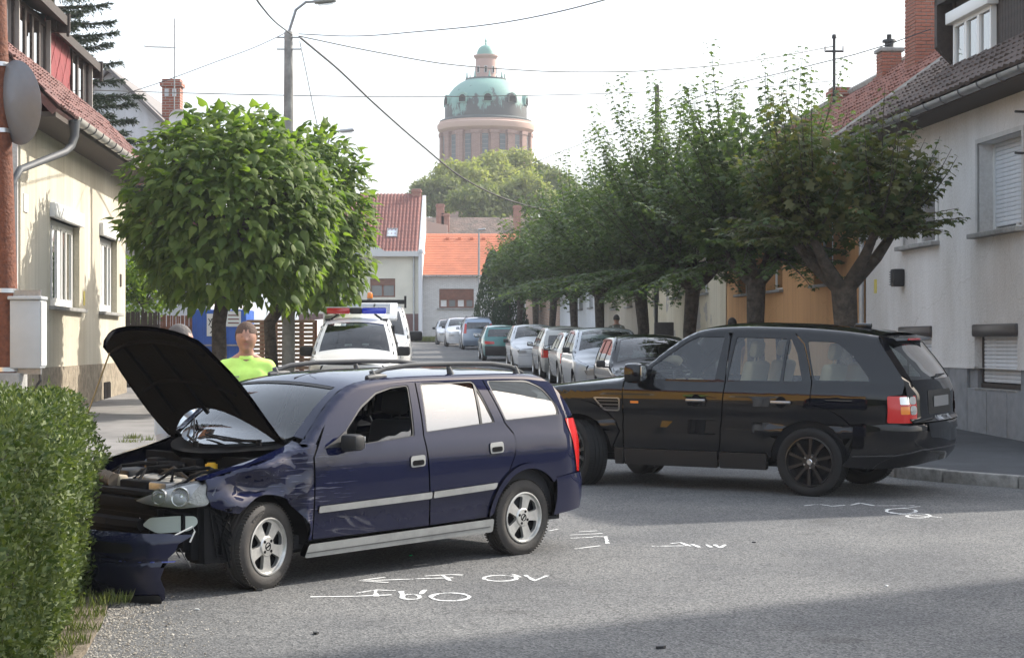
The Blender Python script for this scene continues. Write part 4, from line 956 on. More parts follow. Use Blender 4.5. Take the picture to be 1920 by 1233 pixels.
# --- houses closing the street
def far_houses():
    Y = 124.0; zg = G(124)
    P = lambda x, y, Yd=Y: at(x, y, Yd)
    H = empty('cream_far_house', (0,Y,0), 0, 'cream house with brown pantile roof at the far end', 'house', 'houses closing the street')
    xl, xr = P(560,0).x, P(785,0).x; ze = P(0,474).z; zr = P(0,358).z
    w0, w1, v0, v1 = P(694,0).x, P(741,0).x, P(0,557).z, P(0,522).z
    b = MB(); M = Matrix(((1,0,0,0),(0,0,1,0),(0,1,0,0),(0,0,0,1)))
    b.prism([(xl,zg-.5),(xr,zg-.5),(xr,ze),(xl,ze)], 0, .3, M, [[(w0,v0),(w1,v0),(w1,v1),(w0,v1)]]); b.box((xr-.25,.3,zg-.5), (xr,9,ze)); b.build('wall', mat('pale_cream', (.66,.63,.53), .9, noise=(.6,.12)), H)
    b = MB(); b.prism([(w0,v0),(w1,v0),(w1,v1),(w0,v1)], .1, .16, M, [[(w0+.1,v0+.1),((w0+w1)/2-.06,v0+.1),((w0+w1)/2-.06,v1-.45),(w0+.1,v1-.45)],[((w0+w1)/2+.06,v0+.1),(w1-.1,v0+.1),(w1-.1,v1-.45),((w0+w1)/2+.06,v1-.45)]]); f = b.build('window', M_BROWNF, H)
    b = MB(); b.box((w0,.14,v0), (w1,.15,v1)); b.build('pane', mat('dim_pane', (.16,.17,.17), .1), f)
    b = MB(); b.box((xl,-.02,zg), (xr,0,P(0,588).z)); b.build('plinth', mat('brown_plinth', (.16,.085,.075), .8), H)
    dpt = 5.2; b = MB(); O = Vector((xl,-.35,ze)); V = Vector((0,dpt,zr-ze)).normalized(); N = Vector((0,-(zr-ze),dpt)).normalized()
    b.add([(xl,-.35,ze),(xr,-.35,ze),(xr,dpt,zr),(xl,dpt,zr),(xl,2*dpt,ze),(xr,2*dpt,ze)], [(0,1,2,3),(3,2,5,4)]); b.build('roof', M_TILE_RD, H)
    # pantiles: rolls running up the slope with course steps
    m_p = mat('pantile', (.30,.11,.085), .8, noise=(3,.35,(.17,.07,.06))); L = math.hypot(dpt+.35, zr-ze); n = int((xr-xl)/.24); rows = 17; b = MB()
    for j in range(rows):
        for i in range(n):
            x0 = xl+i*.24; o0 = O+V*(j*L/rows)+N*.045; o1 = O+V*((j+1.12)*L/rows)+N*.010; vs = []
            for o in (o0, o1):
                for t, h in ((0,.0),(.06,.055),(.13,.055),(.18,.005),(.24,.0)): vs.append(Vector((x0+t,o.y,o.z))+N*h)
            b.add(vs, [(k,k+1,k+6,k+5) for k in range(4)])
    o = link('pantiles', b.mesh('pantiles', m_p, fix=False), H); o['kind'] = 'stuff'
    s0 = P(725,0,Y+1).x; b = MB(); q = O+V*1.7; q = Vector((s0,q.y,q.z)); Mx = Matrix((Vector((1,0,0)), V, N)).transposed().to_4x4(); Mx.translation = q
    b.prism([(0,0),(.70,0),(.70,.95),(0,.95)], .0, .13, Mx, [[(.07,.07),(.63,.07),(.63,.88),(.07,.88)]]); f = b.build('roof_window', mat('grey_sheet', (.30,.30,.31), .5), H)
    b = MB(); b.add([Mx @ Vector(v) for v in ((.05,.05,.09),(.65,.05,.09),(.65,.9,.09),(.05,.9,.09))], [(0,1,2,3)]); b.build('pane', mat('sky_pane', (.5,.55,.6), .08, 0, 1), f)
    b = MB(); b.prism([(P(560,0).x,ze-.25),(P(722,0).x,ze-.25),(P(785,0).x,ze-.25),(P(785,0).x,ze+.1),(P(722,0).x,ze+.1),(P(695,0).x,ze+.75),(P(560,0).x,ze+.75)], -.5, -.3, M); b.build('eaves_board', mat('pale_board', (.55,.55,.54), .7), H)
    xc = P(775,0).x; plain_chimney(H, (xc-.35,dpt-.4,zr-.6), (xc+.25,dpt+.2,zr+.55)); b = MB(); b.tube([(P(776,0).x,-.1,ze),(P(776,0).x,-.1,zg)], .06, 6); b.build('downpipe', M_ZINC, H)
    b = MB(); b.box((xr-.02,-.4,ze), (xr+.3,dpt,ze+.2)); b.add([(xr,-.35,ze),(xr+.25,-.35,ze),(xr+.25,dpt,zr+.12),(xr,dpt,zr+.12),(xr,dpt,zg),(xr+.25,dpt,zg),(xr,-.35,zg),(xr+.25,-.35,zg)], [(0,1,2,3),(0,3,4,6),(1,7,5,2),(0,6,7,1)]); b.build('fire_wall', M_WHITEP, H)
    # white brick house with the bright orange roof
    H = empty('white_brick_house', (0,Y+.5,0), 0, 'white brick house with bright orange tiled roof at the far end', 'house', 'houses closing the street')
    xl, xr = P(790,0).x, P(1010,0).x; ze = P(0,515).z; zr = P(0,434).z
    w0, w1, v0, v1 = P(823,0).x, P(888,0).x, P(0,577).z, P(0,541).z
    b = MB(); b.prism([(xl,zg-.5),(xr,zg-.5),(xr,ze),(xl,ze)], 0, .3, M, [[(w0,v0),(w1,v0),(w1,v1),(w0,v1)]]); b.box((xl,.3,zg-.5), (xl+.25,8,ze)); b.build('wall', mat('white_brick', (.62,.61,.58), .9, extra=x_brick(.25,.077,(.66,.65,.63),(.56,.55,.53),(.40,.39,.37))), H)
    hs = []; n = 4; vm = v0+(v1-v0)*.42
    for i in range(n): a = w0+(w1-w0)*i/n; c = w0+(w1-w0)*(i+1)/n; hs.append([(a+.09,v0+.1),(c-.09,v0+.1),(c-.09,vm),(a+.09,vm)])
    b = MB(); b.prism([(w0,v0),(w1,v0),(w1,v1),(w0,v1)], .06, .12, M, hs); f = b.build('window', M_BROWNF, H)
    for i in range(n):
        a = w0+(w1-w0)*i/n; c = w0+(w1-w0)*(i+1)/n; b = MB(); b.box((a+.08,.11,v0+.08), (c-.08,.115,vm)); b.build('pane', M_CURT if i % 2 == 0 else mat('dim_pane', (.16,.17,.17), .1), f)
    b = MB(); b.box((w0-.15,-.12,v0-.1), (w1+.15,.1,v0)); b.build('sill', M_CONC, f)
    m_o = mat('orange_tile', (.56,.19,.10), .75, noise=(1.2,.2)); V = Vector((0,4.6,zr-ze)).normalized(); N = Vector((0,-(zr-ze),4.6)).normalized(); O = Vector((xl,-.3,ze)); L = math.hypot(4.9, zr-ze)
    b = MB(); b.add([(xl,-.3,ze),(xr,-.3,ze),(xr,4.6,zr),(xl,4.6,zr),(xl,9.2,ze),(xr,9.2,ze)], [(0,1,2,3),(3,2,5,4)]); b.build('roof', m_o, H)
    b = MB(); rows = 24; nn = int((xr-xl)/.2)
    for j in range(rows):
        for i in range(nn):
            x0 = xl+i*.2+(.1 if j % 2 else 0); p0 = O+V*(j*L/rows)+N*.035; p1 = O+V*((j+1.1)*L/rows)+N*.008
            b.add([(x0+.006,p0.y,p0.z),(x0+.194,p0.y,p0.z),(x0+.194,p1.y,p1.z),(x0+.006,p1.y,p1.z),(x0+.006,p0.y+.02,p0.z-.035),(x0+.194,p0.y+.02,p0.z-.035)], [(0,1,2,3),(4,5,1,0)])
    o = link('flat_tiles', b.mesh('flat_tiles', m_o, fix=False), H); o['kind'] = 'stuff'
    gutter(H, [(xl,-.4,ze-.02),(xr,-.4,ze-.02)], .08, mat('white_gutter', (.6,.6,.6), .5)); b = MB(); b.tube([(xl-.15,-.1,ze+1.6),(xl-.15,-.1,zg)], .09, 6); b.build('downpipe', M_DWOOD, H)
    for xx in (835, 858, 882, 905): b = MB(); q = O+V*(L*.86); b.box((P(xx,0).x-.12,q.y-.1,q.z), (P(xx,0).x+.12,q.y+.1,q.z+.12)); b.build('vent_tile', m_o, H)
    # long weathered roof behind
    Y2 = 150; H = empty('weathered_house', (0,Y2,0), 0, 'long house with weathered mossy roof behind the orange roof', 'house')
    xl, xr = at(788,0,Y2).x, at(1075,0,Y2).x; zr = at(0,401,Y2).z; ze = zr-3.4
    b = MB(); b.box((xl,.4,0), (xr,8,ze)); b.build('wall', M_WHITEP, H)
    b = MB(); b.add([(xl,-.3,ze),(xr,-.3,ze),(xr,4.2,zr),(xl,4.2,zr),(xl,8.7,ze),(xr,8.7,ze)], [(0,1,2,3),(3,2,5,4),(0,3,4),(1,5,2)]); b.build('roof', mat('mossy_tile', (.30,.21,.17), .95, noise=(1.3,.6,(.11,.10,.085)), bump=(6,1), bumpd=.1), H)
    for x, y in ((822,376),(832,394),(970,379)): p = at(x,y,Y2-1); plain_chimney(H, (p.x-.32,2.4,zr-2.2), (p.x+.32,3.0,p.z))
    b = MB(); b.prism([(at(782,0,Y2).x,at(0,438,Y2).z-2),(at(840,0,Y2).x,at(0,438,Y2).z-2),(at(840,0,Y2).x,at(0,424,Y2).z),(at(800,0,Y2).x,at(0,416,Y2).z),(at(782,0,Y2).x,at(0,420,Y2).z)], -1.2, -.9, M); b.build('roof_annex', mat('pink_render', (.52,.36,.30), .9), H)
far_houses()

# --- outside the picture: house mirrored in the car paint, block added to shade the junction
def side_house(name, label, lo, hi, zr, m, axis, wins=True):
    H = empty(name, (0,0,0), 0, label, 'house'); (x0,y0,z0), (x1,y1,z1) = lo, hi
    b = MB(); b.box(lo, hi); b.build('wall', m, H)
    b = MB(); o = .4
    if axis == 'y': xm = (x0+x1)/2; b.add([(x0-o,y0-o,z1),(x0-o,y1+o,z1),(xm,y1+o,zr),(xm,y0-o,zr),(x1+o,y0-o,z1),(x1+o,y1+o,z1)], [(0,1,2,3),(3,2,5,4),(0,3,4),(1,5,2),(0,4,5,1)])
    else: ym = (y0+y1)/2; b.add([(x0-o,y0-o,z1),(x1+o,y0-o,z1),(x1+o,ym,zr),(x0-o,ym,zr),(x0-o,y1+o,z1),(x1+o,y1+o,z1)], [(0,1,2,3),(3,2,5,4),(0,3,4),(1,5,2),(0,4,5,1)])
    b.build('roof', M_TILE_RD, H)
    if wins:
        y = y0+1.2
        while y < y1-1.5:
            b = MB(); b.box((x1,y,z0+1.3), (x1+.05,y+1.2,z0+2.8)); f = b.build('window', M_WFRAME, H); b = MB(); b.box((x1+.05,y+.1,z0+1.4), (x1+.06,y+1.1,z0+2.7)); b.build('pane', mat('dim_pane', (.16,.17,.17), .1), f); y += 3.0
    return H
side_house('yellow_house', 'ochre yellow house beside the camera on the left', (-19,2.0,-.2), (-10.2,18.0,5.2), 8.2, mat('ochre_plaster', (.76,.44,.10), .9, noise=(.8,.12)), 'y')
side_house('shadow_block', 'unseen tall block added to cast the foreground shadow', (26,23.6,0), (36,27.5,26.0), 26.5, M_GREYP, 'x', False)  # unseen windowless block, placed and sized for its shadow on the road

# ------------------------------------------------------------------ vegetation
def leaf_mesh(name, m, tv, tf, P, D, N, S):
    """one mesh of many leaves: template verts tv (x along the leaf, z along its normal), faces tf, positions, directions, normals, sizes"""
    P = np.asarray(P, float); D = np.asarray(D, float); N = np.asarray(N, float); S = np.asarray(S, float)
    D /= np.linalg.norm(D, axis=1, keepdims=True)+1e-9
    B = np.cross(N, D); B /= np.linalg.norm(B, axis=1, keepdims=True)+1e-9; N = np.cross(D, B)
    tv = np.asarray(tv, float); k = len(tv); n = len(P)
    V = P[:,None,:]+S[:,None,None]*(tv[None,:,0:1]*D[:,None,:]+tv[None,:,1:2]*B[:,None,:]+tv[None,:,2:3]*N[:,None,:])
    me = bpy.data.meshes.new(name); me.vertices.add(n*k); me.vertices.foreach_set('co', V.reshape(-1))
    fl = np.array([i for f in tf for i in f]); cnt = np.array([len(f) for f in tf])
    L = (fl[None,:]+(np.arange(n)*k)[:,None]).reshape(-1); C = np.tile(cnt, n); st = np.concatenate([[0], np.cumsum(C)[:-1]])
    me.loops.add(len(L)); me.loops.foreach_set('vertex_index', L.astype(np.int32))
    me.polygons.add(len(C)); me.polygons.foreach_set('loop_start', st.astype(np.int32))
    me.update(calc_edges=True); me.materials.append(m); return me
LV_S = ([(0,0,0),(.5,.26,.07),(1,0,-.06),(.5,-.26,.07)], [(0,2,1),(0,3,2)])
LV_H = ([(0,0,0),(-.05,.17,-.02),(.08,.35,-.09),(.36,.38,-.12),(.70,.19,-.12),(1.15,0,-.34),(.70,-.19,-.12),(.36,-.38,-.12),(.08,-.35,-.09),(-.05,-.17,-.02),(.36,0,.06),(.72,0,-.05)],
        [(0,10,1),(1,10,2),(2,10,3),(3,10,11,4),(4,11,5),(5,11,6),(6,11,10,7),(7,10,8),(8,10,9),(9,10,0)])
LV_M = ([(0,0,0),(.12,.5,-.06),(.32,.26,.03),(.62,.52,-.08),(.66,.20,.02),(1.05,0,-.14),(.66,-.20,.02),(.62,-.52,-.08),(.32,-.26,.03),(.12,-.5,-.06),(.38,0,.05)],
        [(0,10,2,1),(2,10,4,3),(4,10,5),(5,10,6),(6,10,8,7),(8,10,0,9)])
def rvec(r): 
    a = r.uniform(0, 2*math.pi); z = r.uniform(-1, 1); s = math.sqrt(1-z*z); return Vector((s*math.cos(a), s*math.sin(a), z))
def trunk_tube(b, pts, rads, n=9, seed=0):
    b.tube(pts, rads, n)

M_CAT = leafmat('catalpa_leaf', (.065,.115,.022), (.160,.215,.046), (1.6,1.8,.7), .48, .62)
M_MAP = leafmat('maple_leaf', (.046,.078,.026), (.100,.138,.044), (1.6,1.8,.9), .36, .5)
M_MAPB = leafmat('browning_maple_leaf', (.046,.078,.026), (.125,.120,.046), (1.6,1.7,.9), .42, .55)
M_PRIV = leafmat('privet_leaf', (.036,.066,.013), (.145,.180,.050), (1.3,1.4,.8), .25, .6)
M_SPR = leafmat('spruce_needle', (.022,.040,.020), (.045,.068,.030), (1,1,1), .15, .6)
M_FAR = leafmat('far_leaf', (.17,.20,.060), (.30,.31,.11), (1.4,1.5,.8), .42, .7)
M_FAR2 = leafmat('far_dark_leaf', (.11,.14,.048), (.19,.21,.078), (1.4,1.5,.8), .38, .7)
M_THU = leafmat('thuja_leaf', (.016,.040,.014), (.035,.068,.022), (1,1.2,.8), .2, .6)

def catalpa(label, X, Y, cx, cz, rx, rz, seed, n, nparts, lean=0.0):
    r = random.Random(seed); T = empty('catalpa_tree', (X, Y, G(Y)+.12), 0, label, 'tree', 'round catalpa trees on the left pavement')
    z0 = G(Y)+.12; c = Vector((cx-X, 0, cz-z0)); top = c+Vector((0,0,-rz*.35))
    b = MB(); mid = Vector((lean, .0, top.z*.55)); b.tube([(0,0,-.1),(0.02,0,.4),mid,top], [.19,.145,.13,.12], 10)
    for i in range(9):
        a = 2*math.pi*i/9+r.uniform(-.3,.3); e = c+Vector((math.cos(a)*rx*.75, math.sin(a)*rx*.75, rz*r.uniform(-.1,.7))); b.tube([top, top.lerp(e,.5)+Vector((0,0,.15)), e], [.075,.05,.015], 6)
    b.build('trunk', M_BARK, T, 60)
    P = []; D = []; N = []; S = []
    for i in range(n):
        d = rvec(r)
        if d.z < -.90: continue
        l = 1+.13*mnoise.noise(Vector((d.x*2.2, d.y*2.2, d.z*2.2+seed)))+.10*mnoise.noise(Vector((d.x*5, d.y*5, d.z*7+seed)))+.06*r.uniform(-1,1)
        k = l*(1-.5*r.random()**1.6)
        p = c+Vector((d.x*rx*k, d.y*rx*k, d.z*rz*k*(1 if d.z > 0 else .96)))
        out = Vector((d.x, d.y, d.z*.6)).normalized(); dr = (out*.75+Vector((0,0,-.42))+rvec(r)*.55).normalized()
        P.append(p); D.append(dr); N.append((out*.40+Vector((0,0,.95))+rvec(r)*.45)); S.append(r.uniform(.11,.265))
    view = Vector((-X, -Y, 2)).normalized(); order = sorted(range(len(P)), key=lambda i: -((P[i]-c).dot(view)+S[i]*1.5))
    big = set(order[:nparts]); rest = [i for i in range(len(P)) if i not in big]
    cr = link('crown', leaf_mesh('crown', M_CAT, *LV_H, [P[i] for i in rest], [D[i] for i in rest], [N[i] for i in rest], [S[i] for i in rest]), T); cr['kind'] = 'stuff'
    me = leaf_mesh('leaf', M_CAT, *LV_H, [(0,0,0)], [(1,0,0)], [(0,0,1)], [1.0])
    for i in order[:nparts]:
        o = link('leaf', me, cr); d = D[i].normalized(); bb = N[i].cross(d).normalized(); nn = d.cross(bb); M = Matrix((d, bb, nn)).transposed().to_4x4() @ Matrix.Diagonal((S[i],S[i],S[i],1)); M.translation = P[i]; o.matrix_local = M
    return T
catalpa('large round catalpa with big drooping leaves, left of the police van', -5.34, 34, at(432,400,34).x, at(432,400,34).z, 1.92, 1.93, 11, 7200, 300)
catalpa('smaller catalpa partly behind the large one, above the police van', -5.15, 40, at(588,425,40).x, at(588,425,40).z, 1.28, 2.1, 23, 3600, 200, -.05)

def maple(label, X, Y, seed, ht, spread, m, tr, nshoot=16, lsz=.15, limbs=5, fork=2.3, dens=1.0, outb=None):
    r = random.Random(seed); z0 = G(Y)+.12; T = empty('street_tree', (X, Y, z0), 0, label, 'tree', 'row of street trees on the right')
    b = MB(); f = Vector((r.uniform(-.08,.08), 0, fork)); b.tube([(0,0,-.1),(.0,0,.25),Vector((r.uniform(-.07,.07),0,fork*.55)),f], [tr*1.25,tr*1.0,tr*.9,tr*1.05], 10)
    P = []; D = []; N = []; S = []
    for i in range(limbs):
        a = 2*math.pi*i/limbs+r.uniform(-.4,.4)
        if outb is not None and i < 2: a = (0, math.pi)[i]+r.uniform(-.2,.2)
        lk = .45 if outb is not None else .26; k = f+Vector((math.cos(a)*spread*lk, math.sin(a)*spread*lk, r.uniform(.35,.75)))
        b.tube([f-Vector((0,0,.15)), f.lerp(k,.55)+Vector((math.cos(a)*.08,math.sin(a)*.08,-.04)), k], [tr*.6,tr*.45,tr*.32], 8)
        for s in range(nshoot):
            t = r.random(); inc = R(8+(76 if outb is not None else 100)*t**1.0); az = a+r.uniform(-1.5,1.5)
            L = (ht-k.z)*r.uniform(.55,1.0)*(1-.55*t)+.25; L = min(L, spread*1.15/max(.25, math.sin(inc)))
            dr = Vector((math.sin(inc)*math.cos(az), math.sin(inc)*math.sin(az), math.cos(inc))); pts = [k]
            for q in range(6):
                dr = (dr+Vector((0,0,.10 if t < .75 else -.04))+rvec(r)*.05).normalized(); pts.append(pts[-1]+dr*L/6)
            b.tube(pts, lin(.022,.004,7), 4, cap=False)
            nn = max(4, int(L*11*dens)); ph = r.uniform(0, 3)
            for q in range(nn):
                u = .12+.88*q/nn; w_ = u*6; i0 = min(5, int(w_)); p = pts[i0].lerp(pts[i0+1], w_-i0)
                for g in (0, math.pi):
                    aa = ph+q*1.57+g+r.uniform(-.3,.3); h = Vector((math.cos(aa), math.sin(aa), r.uniform(-.35,.1)))
                    st = r.uniform(.03,.13); P.append(p+h*st); D.append(h+Vector((0,0,-.25))); N.append(Vector((0,0,1))+rvec(r)*.45); S.append(lsz*r.uniform(.65,1.15)*(1-.35*u**3))
    for i in range(int((1500 if outb is None else 1100)*dens)):
        d = rvec(r); q = r.random()**.4; P.append(f+Vector((d.x*spread*.85*q, d.y*spread*.85*q, .9+ (ht-fork)*.32*(d.z*q+.55)))); D.append(rvec(r)+Vector((0,0,-.3))); N.append(Vector((0,0,1))+rvec(r)*.7); S.append(lsz*r.uniform(.7,1.2))
    b.build('trunk', M_BARK, T, 60)
    cr = link('crown', leaf_mesh('crown', m, *LV_M, P, D, N, S), T); cr['kind'] = 'stuff'
    return T
TR = [('nearest street tree, forked trunk and browning leaves beside the grey house',4.80,27.0,4.9,1.6,M_MAPB,.185,19,.155,5),
      ('second street tree with a bare leaning trunk before the orange house',4.73,36.0,7.1,1.95,M_MAP,.185,20,.16,6),
      ('third street tree before the peeling cream house',4.20,43.5,7.7,2.25,M_MAP,.17,20,.16,6),
      ('fourth street tree with pale mottled trunk beside the dark post',3.64,52.0,7.9,2.5,M_MAP,.18,19,.17,6),
      ('fifth street tree, before the beige house',2.93,62.4,7.8,2.5,M_MAP,.17,18,.19,6),
      ('sixth street tree counted from the grey house',2.36,70.8,7.6,2.5,M_MAP,.16,16,.20,6),
      ('seventh street tree counted from the grey house',1.74,80.0,7.3,2.5,M_MAP,.16,15,.22,6),
      ('eighth street tree counted from the grey house',1.14,88.8,6.6,2.4,M_MAP,.16,14,.23,6),
      ('last street tree of the row, next to the thuja',.45,99.0,6.4,2.4,M_MAP,.16,14,.24,6)]
for i, (lb, X, Y, ht, sp, m, tr, ns, ls, lb_) in enumerate(TR): maple(lb, X, Y, 40+i, ht, sp, m, tr, ns, ls, lb_, 2.45 if i else 2.25, (1.3, 1.35, 1.45, 1.45)[i] if i < 4 else .9, True if i == 0 else None)

def blob_tree(name, label, c, rx, rz, m, n, ls, seed, group, trunk=.25, cone=False):
    r = random.Random(seed); base = Vector((c[0], c[1], G(c[1]))); T = empty(name, base, 0, label, 'tree', group)
    cc = Vector((0, 0, c[2]-base.z)); b = MB(); b.tube([(0,0,-.3),(0,0,cc.z*.6),cc], [trunk,trunk*.8,trunk*.3], 7)
    lob = []
    for i in range(9 if not cone else 0): d = rvec(r); lob.append((cc+Vector((d.x*rx*.55, d.y*rx*.55, d.z*rz*.5)), r.uniform(.42,.62)))
    for l, q in lob: b.tube([cc-Vector((0,0,rz*.4)), l], [trunk*.3,.03], 5)
    b.build('trunk', M_BARK, T)
    P = []; D = []; N = []; S = []
    for i in range(n):
        d = rvec(r)
        if cone:
            h = r.random(); w_ = (1-h)**.6*min(1, .35+h*5)*(1+.12*mnoise.noise(Vector((math.atan2(d.y,d.x)*2, h*5, seed)))); q = r.uniform(.82,1.0); a = r.uniform(0,6.283)
            p = Vector((rx*w_*q*math.cos(a), rx*w_*q*math.sin(a), .1+h*2*rz)); o = Vector((math.cos(a), math.sin(a), .4)); dr = Vector((o.x*.4, o.y*.4, 1))
        else:
            l, q = lob[i % len(lob)]; k = q*(1-.35*r.random()**2)*(1+.25*mnoise.noise(Vector((d.x*3+i % 9, d.y*3, d.z*3+seed))))
            p = l+Vector((d.x*rx*k, d.y*rx*k, d.z*rz*k)); o = d; dr = rvec(r)+Vector((0,0,-.3))
        P.append(p); D.append(dr); N.append(o+Vector((0,0,.4))+rvec(r)*.6); S.append(ls*r.uniform(.6,1.2))
    cr = link('crown', leaf_mesh('crown', m, *LV_S, P, D, N, S), T); cr['kind'] = 'stuff'
    return T
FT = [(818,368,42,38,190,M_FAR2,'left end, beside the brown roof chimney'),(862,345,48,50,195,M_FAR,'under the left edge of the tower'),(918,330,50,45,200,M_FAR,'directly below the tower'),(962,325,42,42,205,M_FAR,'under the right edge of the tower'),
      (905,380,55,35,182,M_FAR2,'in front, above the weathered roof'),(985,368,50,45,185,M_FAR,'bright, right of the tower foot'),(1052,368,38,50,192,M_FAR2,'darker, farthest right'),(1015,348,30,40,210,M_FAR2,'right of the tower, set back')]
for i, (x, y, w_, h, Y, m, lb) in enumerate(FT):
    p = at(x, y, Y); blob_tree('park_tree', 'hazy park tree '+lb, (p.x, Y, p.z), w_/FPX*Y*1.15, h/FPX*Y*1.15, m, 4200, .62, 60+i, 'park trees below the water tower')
p = at(925,560,104); blob_tree('thuja', 'dark dense thuja at the end of the parked cars', (p.x, 104, p.z), 1.35, 2.6, M_THU, 6000, .17, 90, None, .12, True)
p = at(955,560,101); blob_tree('thuja', 'second dark thuja, nearer the street trees', (p.x, 101, p.z), 1.2, 2.3, M_THU, 5000, .17, 91, None, .12, True)
p = at(268,545,47); blob_tree('garden_shrub', 'bright green shrub over the fence between house and catalpa', (p.x, 47, p.z), .95, 1.0, M_CAT, 1500, .17, 92, None, .06)
p = at(235,600,49); blob_tree('garden_shrub', 'dark green shrub low behind the cream house corner', (p.x, 49, p.z), .8, .8, M_MAP, 1200, .15, 93, None, .06)
def spruce(label, X, Y, H_, rad, seed, zmin):
    r = random.Random(seed); T = empty('spruce_tree', (X, Y, G(Y)), 0, label, 'tree'); b = MB(); b.tube([(0,0,-.2),(0,0,H_*.6),(0,0,H_)], [.2,.12,.02], 8)
    P = []; D = []; N = []; S = []
    z = zmin
    while z < H_-.3:
        for i in range(5):
            a = 2*math.pi*i/5+r.uniform(-.5,.5); L = rad*(1-z/H_)**.8*r.uniform(.8,1.2)+.2; pts = []
            for q in range(6):
                t = q/5; pts.append(Vector((math.cos(a)*L*t, math.sin(a)*L*t, z+.15*t-.45*t*t*L/rad+.22*t**3)))
            b.tube(pts, lin(.035,.008,6), 5, cap=False)
            for k in range(int(L*85)):
                t = r.uniform(.18,1); w_ = t*5; i0 = min(4, int(w_)); p = pts[i0].lerp(pts[i0+1], w_-i0); s = r.choice((-1,1))
                side = Vector((-math.sin(a), math.cos(a), 0))*s; fw = Vector((math.cos(a), math.sin(a), 0)); dd = (side*.7*r.uniform(.3,1)+fw*.7+Vector((0,0,r.uniform(-.75,.25))))
                ln = r.uniform(.12,.38)*(1.15-.6*t)
                for e in range(5):
                    P.append(p+dd*ln*e/5); D.append(dd+rvec(r)*.55); N.append(rvec(r)+Vector((0,0,.6))); S.append(r.uniform(.07,.13))
        z += r.uniform(.28,.42)
    b.build('trunk', M_BARK, T, 60); cr = link('crown', leaf_mesh('crown', M_SPR, [(0,0,0),(.5,.13,.02),(1,0,0),(.5,-.13,.02)], [(0,2,1),(0,3,2)], P, D, N, S), T); cr['kind'] = 'stuff'
spruce('dark spruce reaching over the roof of the cream house', -11.15, 45.2, 12.4, 3.4, 5, 5.0)
spruce('spruce whose twigs hang before the red dormer', -9.95, 28.6, 11.5, 2.3, 8, 5.2)

# --- clipped privet hedge the car ran into
def hedge():
    r = random.Random(3); T = tag(empty('hedge', (-3.4,10,G(10))), 'clipped privet hedge in the left foreground, pressed by the blue car', 'hedge')
    Xf = lambda y: -2.69-.153*(y-10.9); O = Vector((-3.4,10,G(10)))
    y0, y1 = 6.2, 12.75; ht = 1.37
    core = MB(); vs = []
    for y in (y0+.1, y1-.12):
        x = Xf(y)-.12; vs += [(x,y,G(y)+.05),(x,y,G(y)+ht-.12),(x-1.0,y,G(y)+ht-.12),(x-1.0,y,G(y)+.05)]
    core.add([Vector(v)-O for v in vs], [(0,1,5,4),(1,2,6,5),(2,3,7,6),(0,3,2,1),(4,5,6,7)]); core.build('dark_core', mat('hedge_core_dark', (.028,.030,.014), .95, noise=(12,.6)), T)  # solid dark box stands in for the shade between the leaves
    P = []; D = []; N = []; S = []
    def put(p, out):
        if r.random() > .78+1.0*mnoise.noise(p*4.3)+.7*mnoise.noise(p*11): return
        j = r.random()**1.6*.15-.055; nz = mnoise.noise(p*2.1)*.09+mnoise.noise(p*6.5)*.07+mnoise.noise(p*15)*.03
        q = p+out*(nz-j); P.append(q-O); D.append(rvec(r)+Vector((0,0,.75))+out*.7); N.append(out*.9+rvec(r)*.8+Vector((0,0,.35))); S.append(r.uniform(.022,.050))
    for i in range(36000):
        y = y0+(y1-y0)*r.random()**.8; z = r.random(); x = Xf(y)+.05*math.sin(z*3)-.10*max(0,z-.85)/.15*.6+.04*(z-.2)
        put(Vector((x,y,G(y)+.02+z*ht)), Vector((1,.15,.1)))
    for i in range(17000):
        y = y0+(y1-y0)*r.random(); put(Vector((Xf(y)-r.random()*1.1,y,G(y)+ht)), Vector((0,0,1)))
    for i in range(6500): put(Vector((Xf(y1)-r.random()*1.1,y1,G(y1)+r.random()*ht)), Vector((0,1,0)))
    for i in range(260):
        y = r.uniform(y0,y1); top = r.random() < .6; p = Vector((Xf(y)-(r.random()*.9 if top else 0),y,G(y)+(ht if top else r.uniform(.2,ht)))); d = (Vector((0,0,1)) if top else Vector((1,0,.5)))+rvec(r)*.5; L = r.uniform(.05,.13)
        for q in range(10): t = q/9; P.append(p+d*L*t-O); D.append(rvec(r)+d*1.2); N.append(rvec(r)+Vector((0,0,.5))); S.append(r.uniform(.018,.034))
    o = link('foliage', leaf_mesh('foliage', M_PRIV, *LV_S, P, D, N, S), T); o['kind'] = 'stuff'
    b = MB()
    for i in range(60):
        y = r.uniform(y0,y1); p = Vector((Xf(y)-r.uniform(.0,.2),y,G(y)))-O; q = p+Vector((r.uniform(-.1,.12),r.uniform(-.15,.15),r.uniform(.4,1.3))); b.tube([p,p.lerp(q,.5)+rvec(r)*.04,q], [.010,.007,.003], 4)
    o = b.build('twigs', M_BARK, T); o['kind'] = 'stuff'
hedge()
def grass(label, spots, n, h, seed):
    r = random.Random(seed); P = []; D = []; N = []; S = []
    for (x, y, rad) in spots:
        for i in range(n):
            a = r.uniform(0,6.28); q = rad*math.sqrt(r.random()); X = x+q*math.cos(a); Y = y+q*math.sin(a)
            P.append((X,Y,G(Y)+.02)); D.append(Vector((r.uniform(-.6,.6),r.uniform(-.6,.6),1))); N.append(rvec(r)); S.append(h*r.uniform(.4,1.3))
    o = link('grass_tuft', leaf_mesh('grass_tuft', leafmat('grass_blade', (.07,.11,.02), (.19,.20,.07), (1.3,1.4,.7), .3, .5), [(0,0,0),(.4,.035,0),(1,0,.15),(.4,-.035,0)], [(0,2,1),(0,3,2)], P, D, N, S)); tag(o, label, 'grass', None, 'stuff')
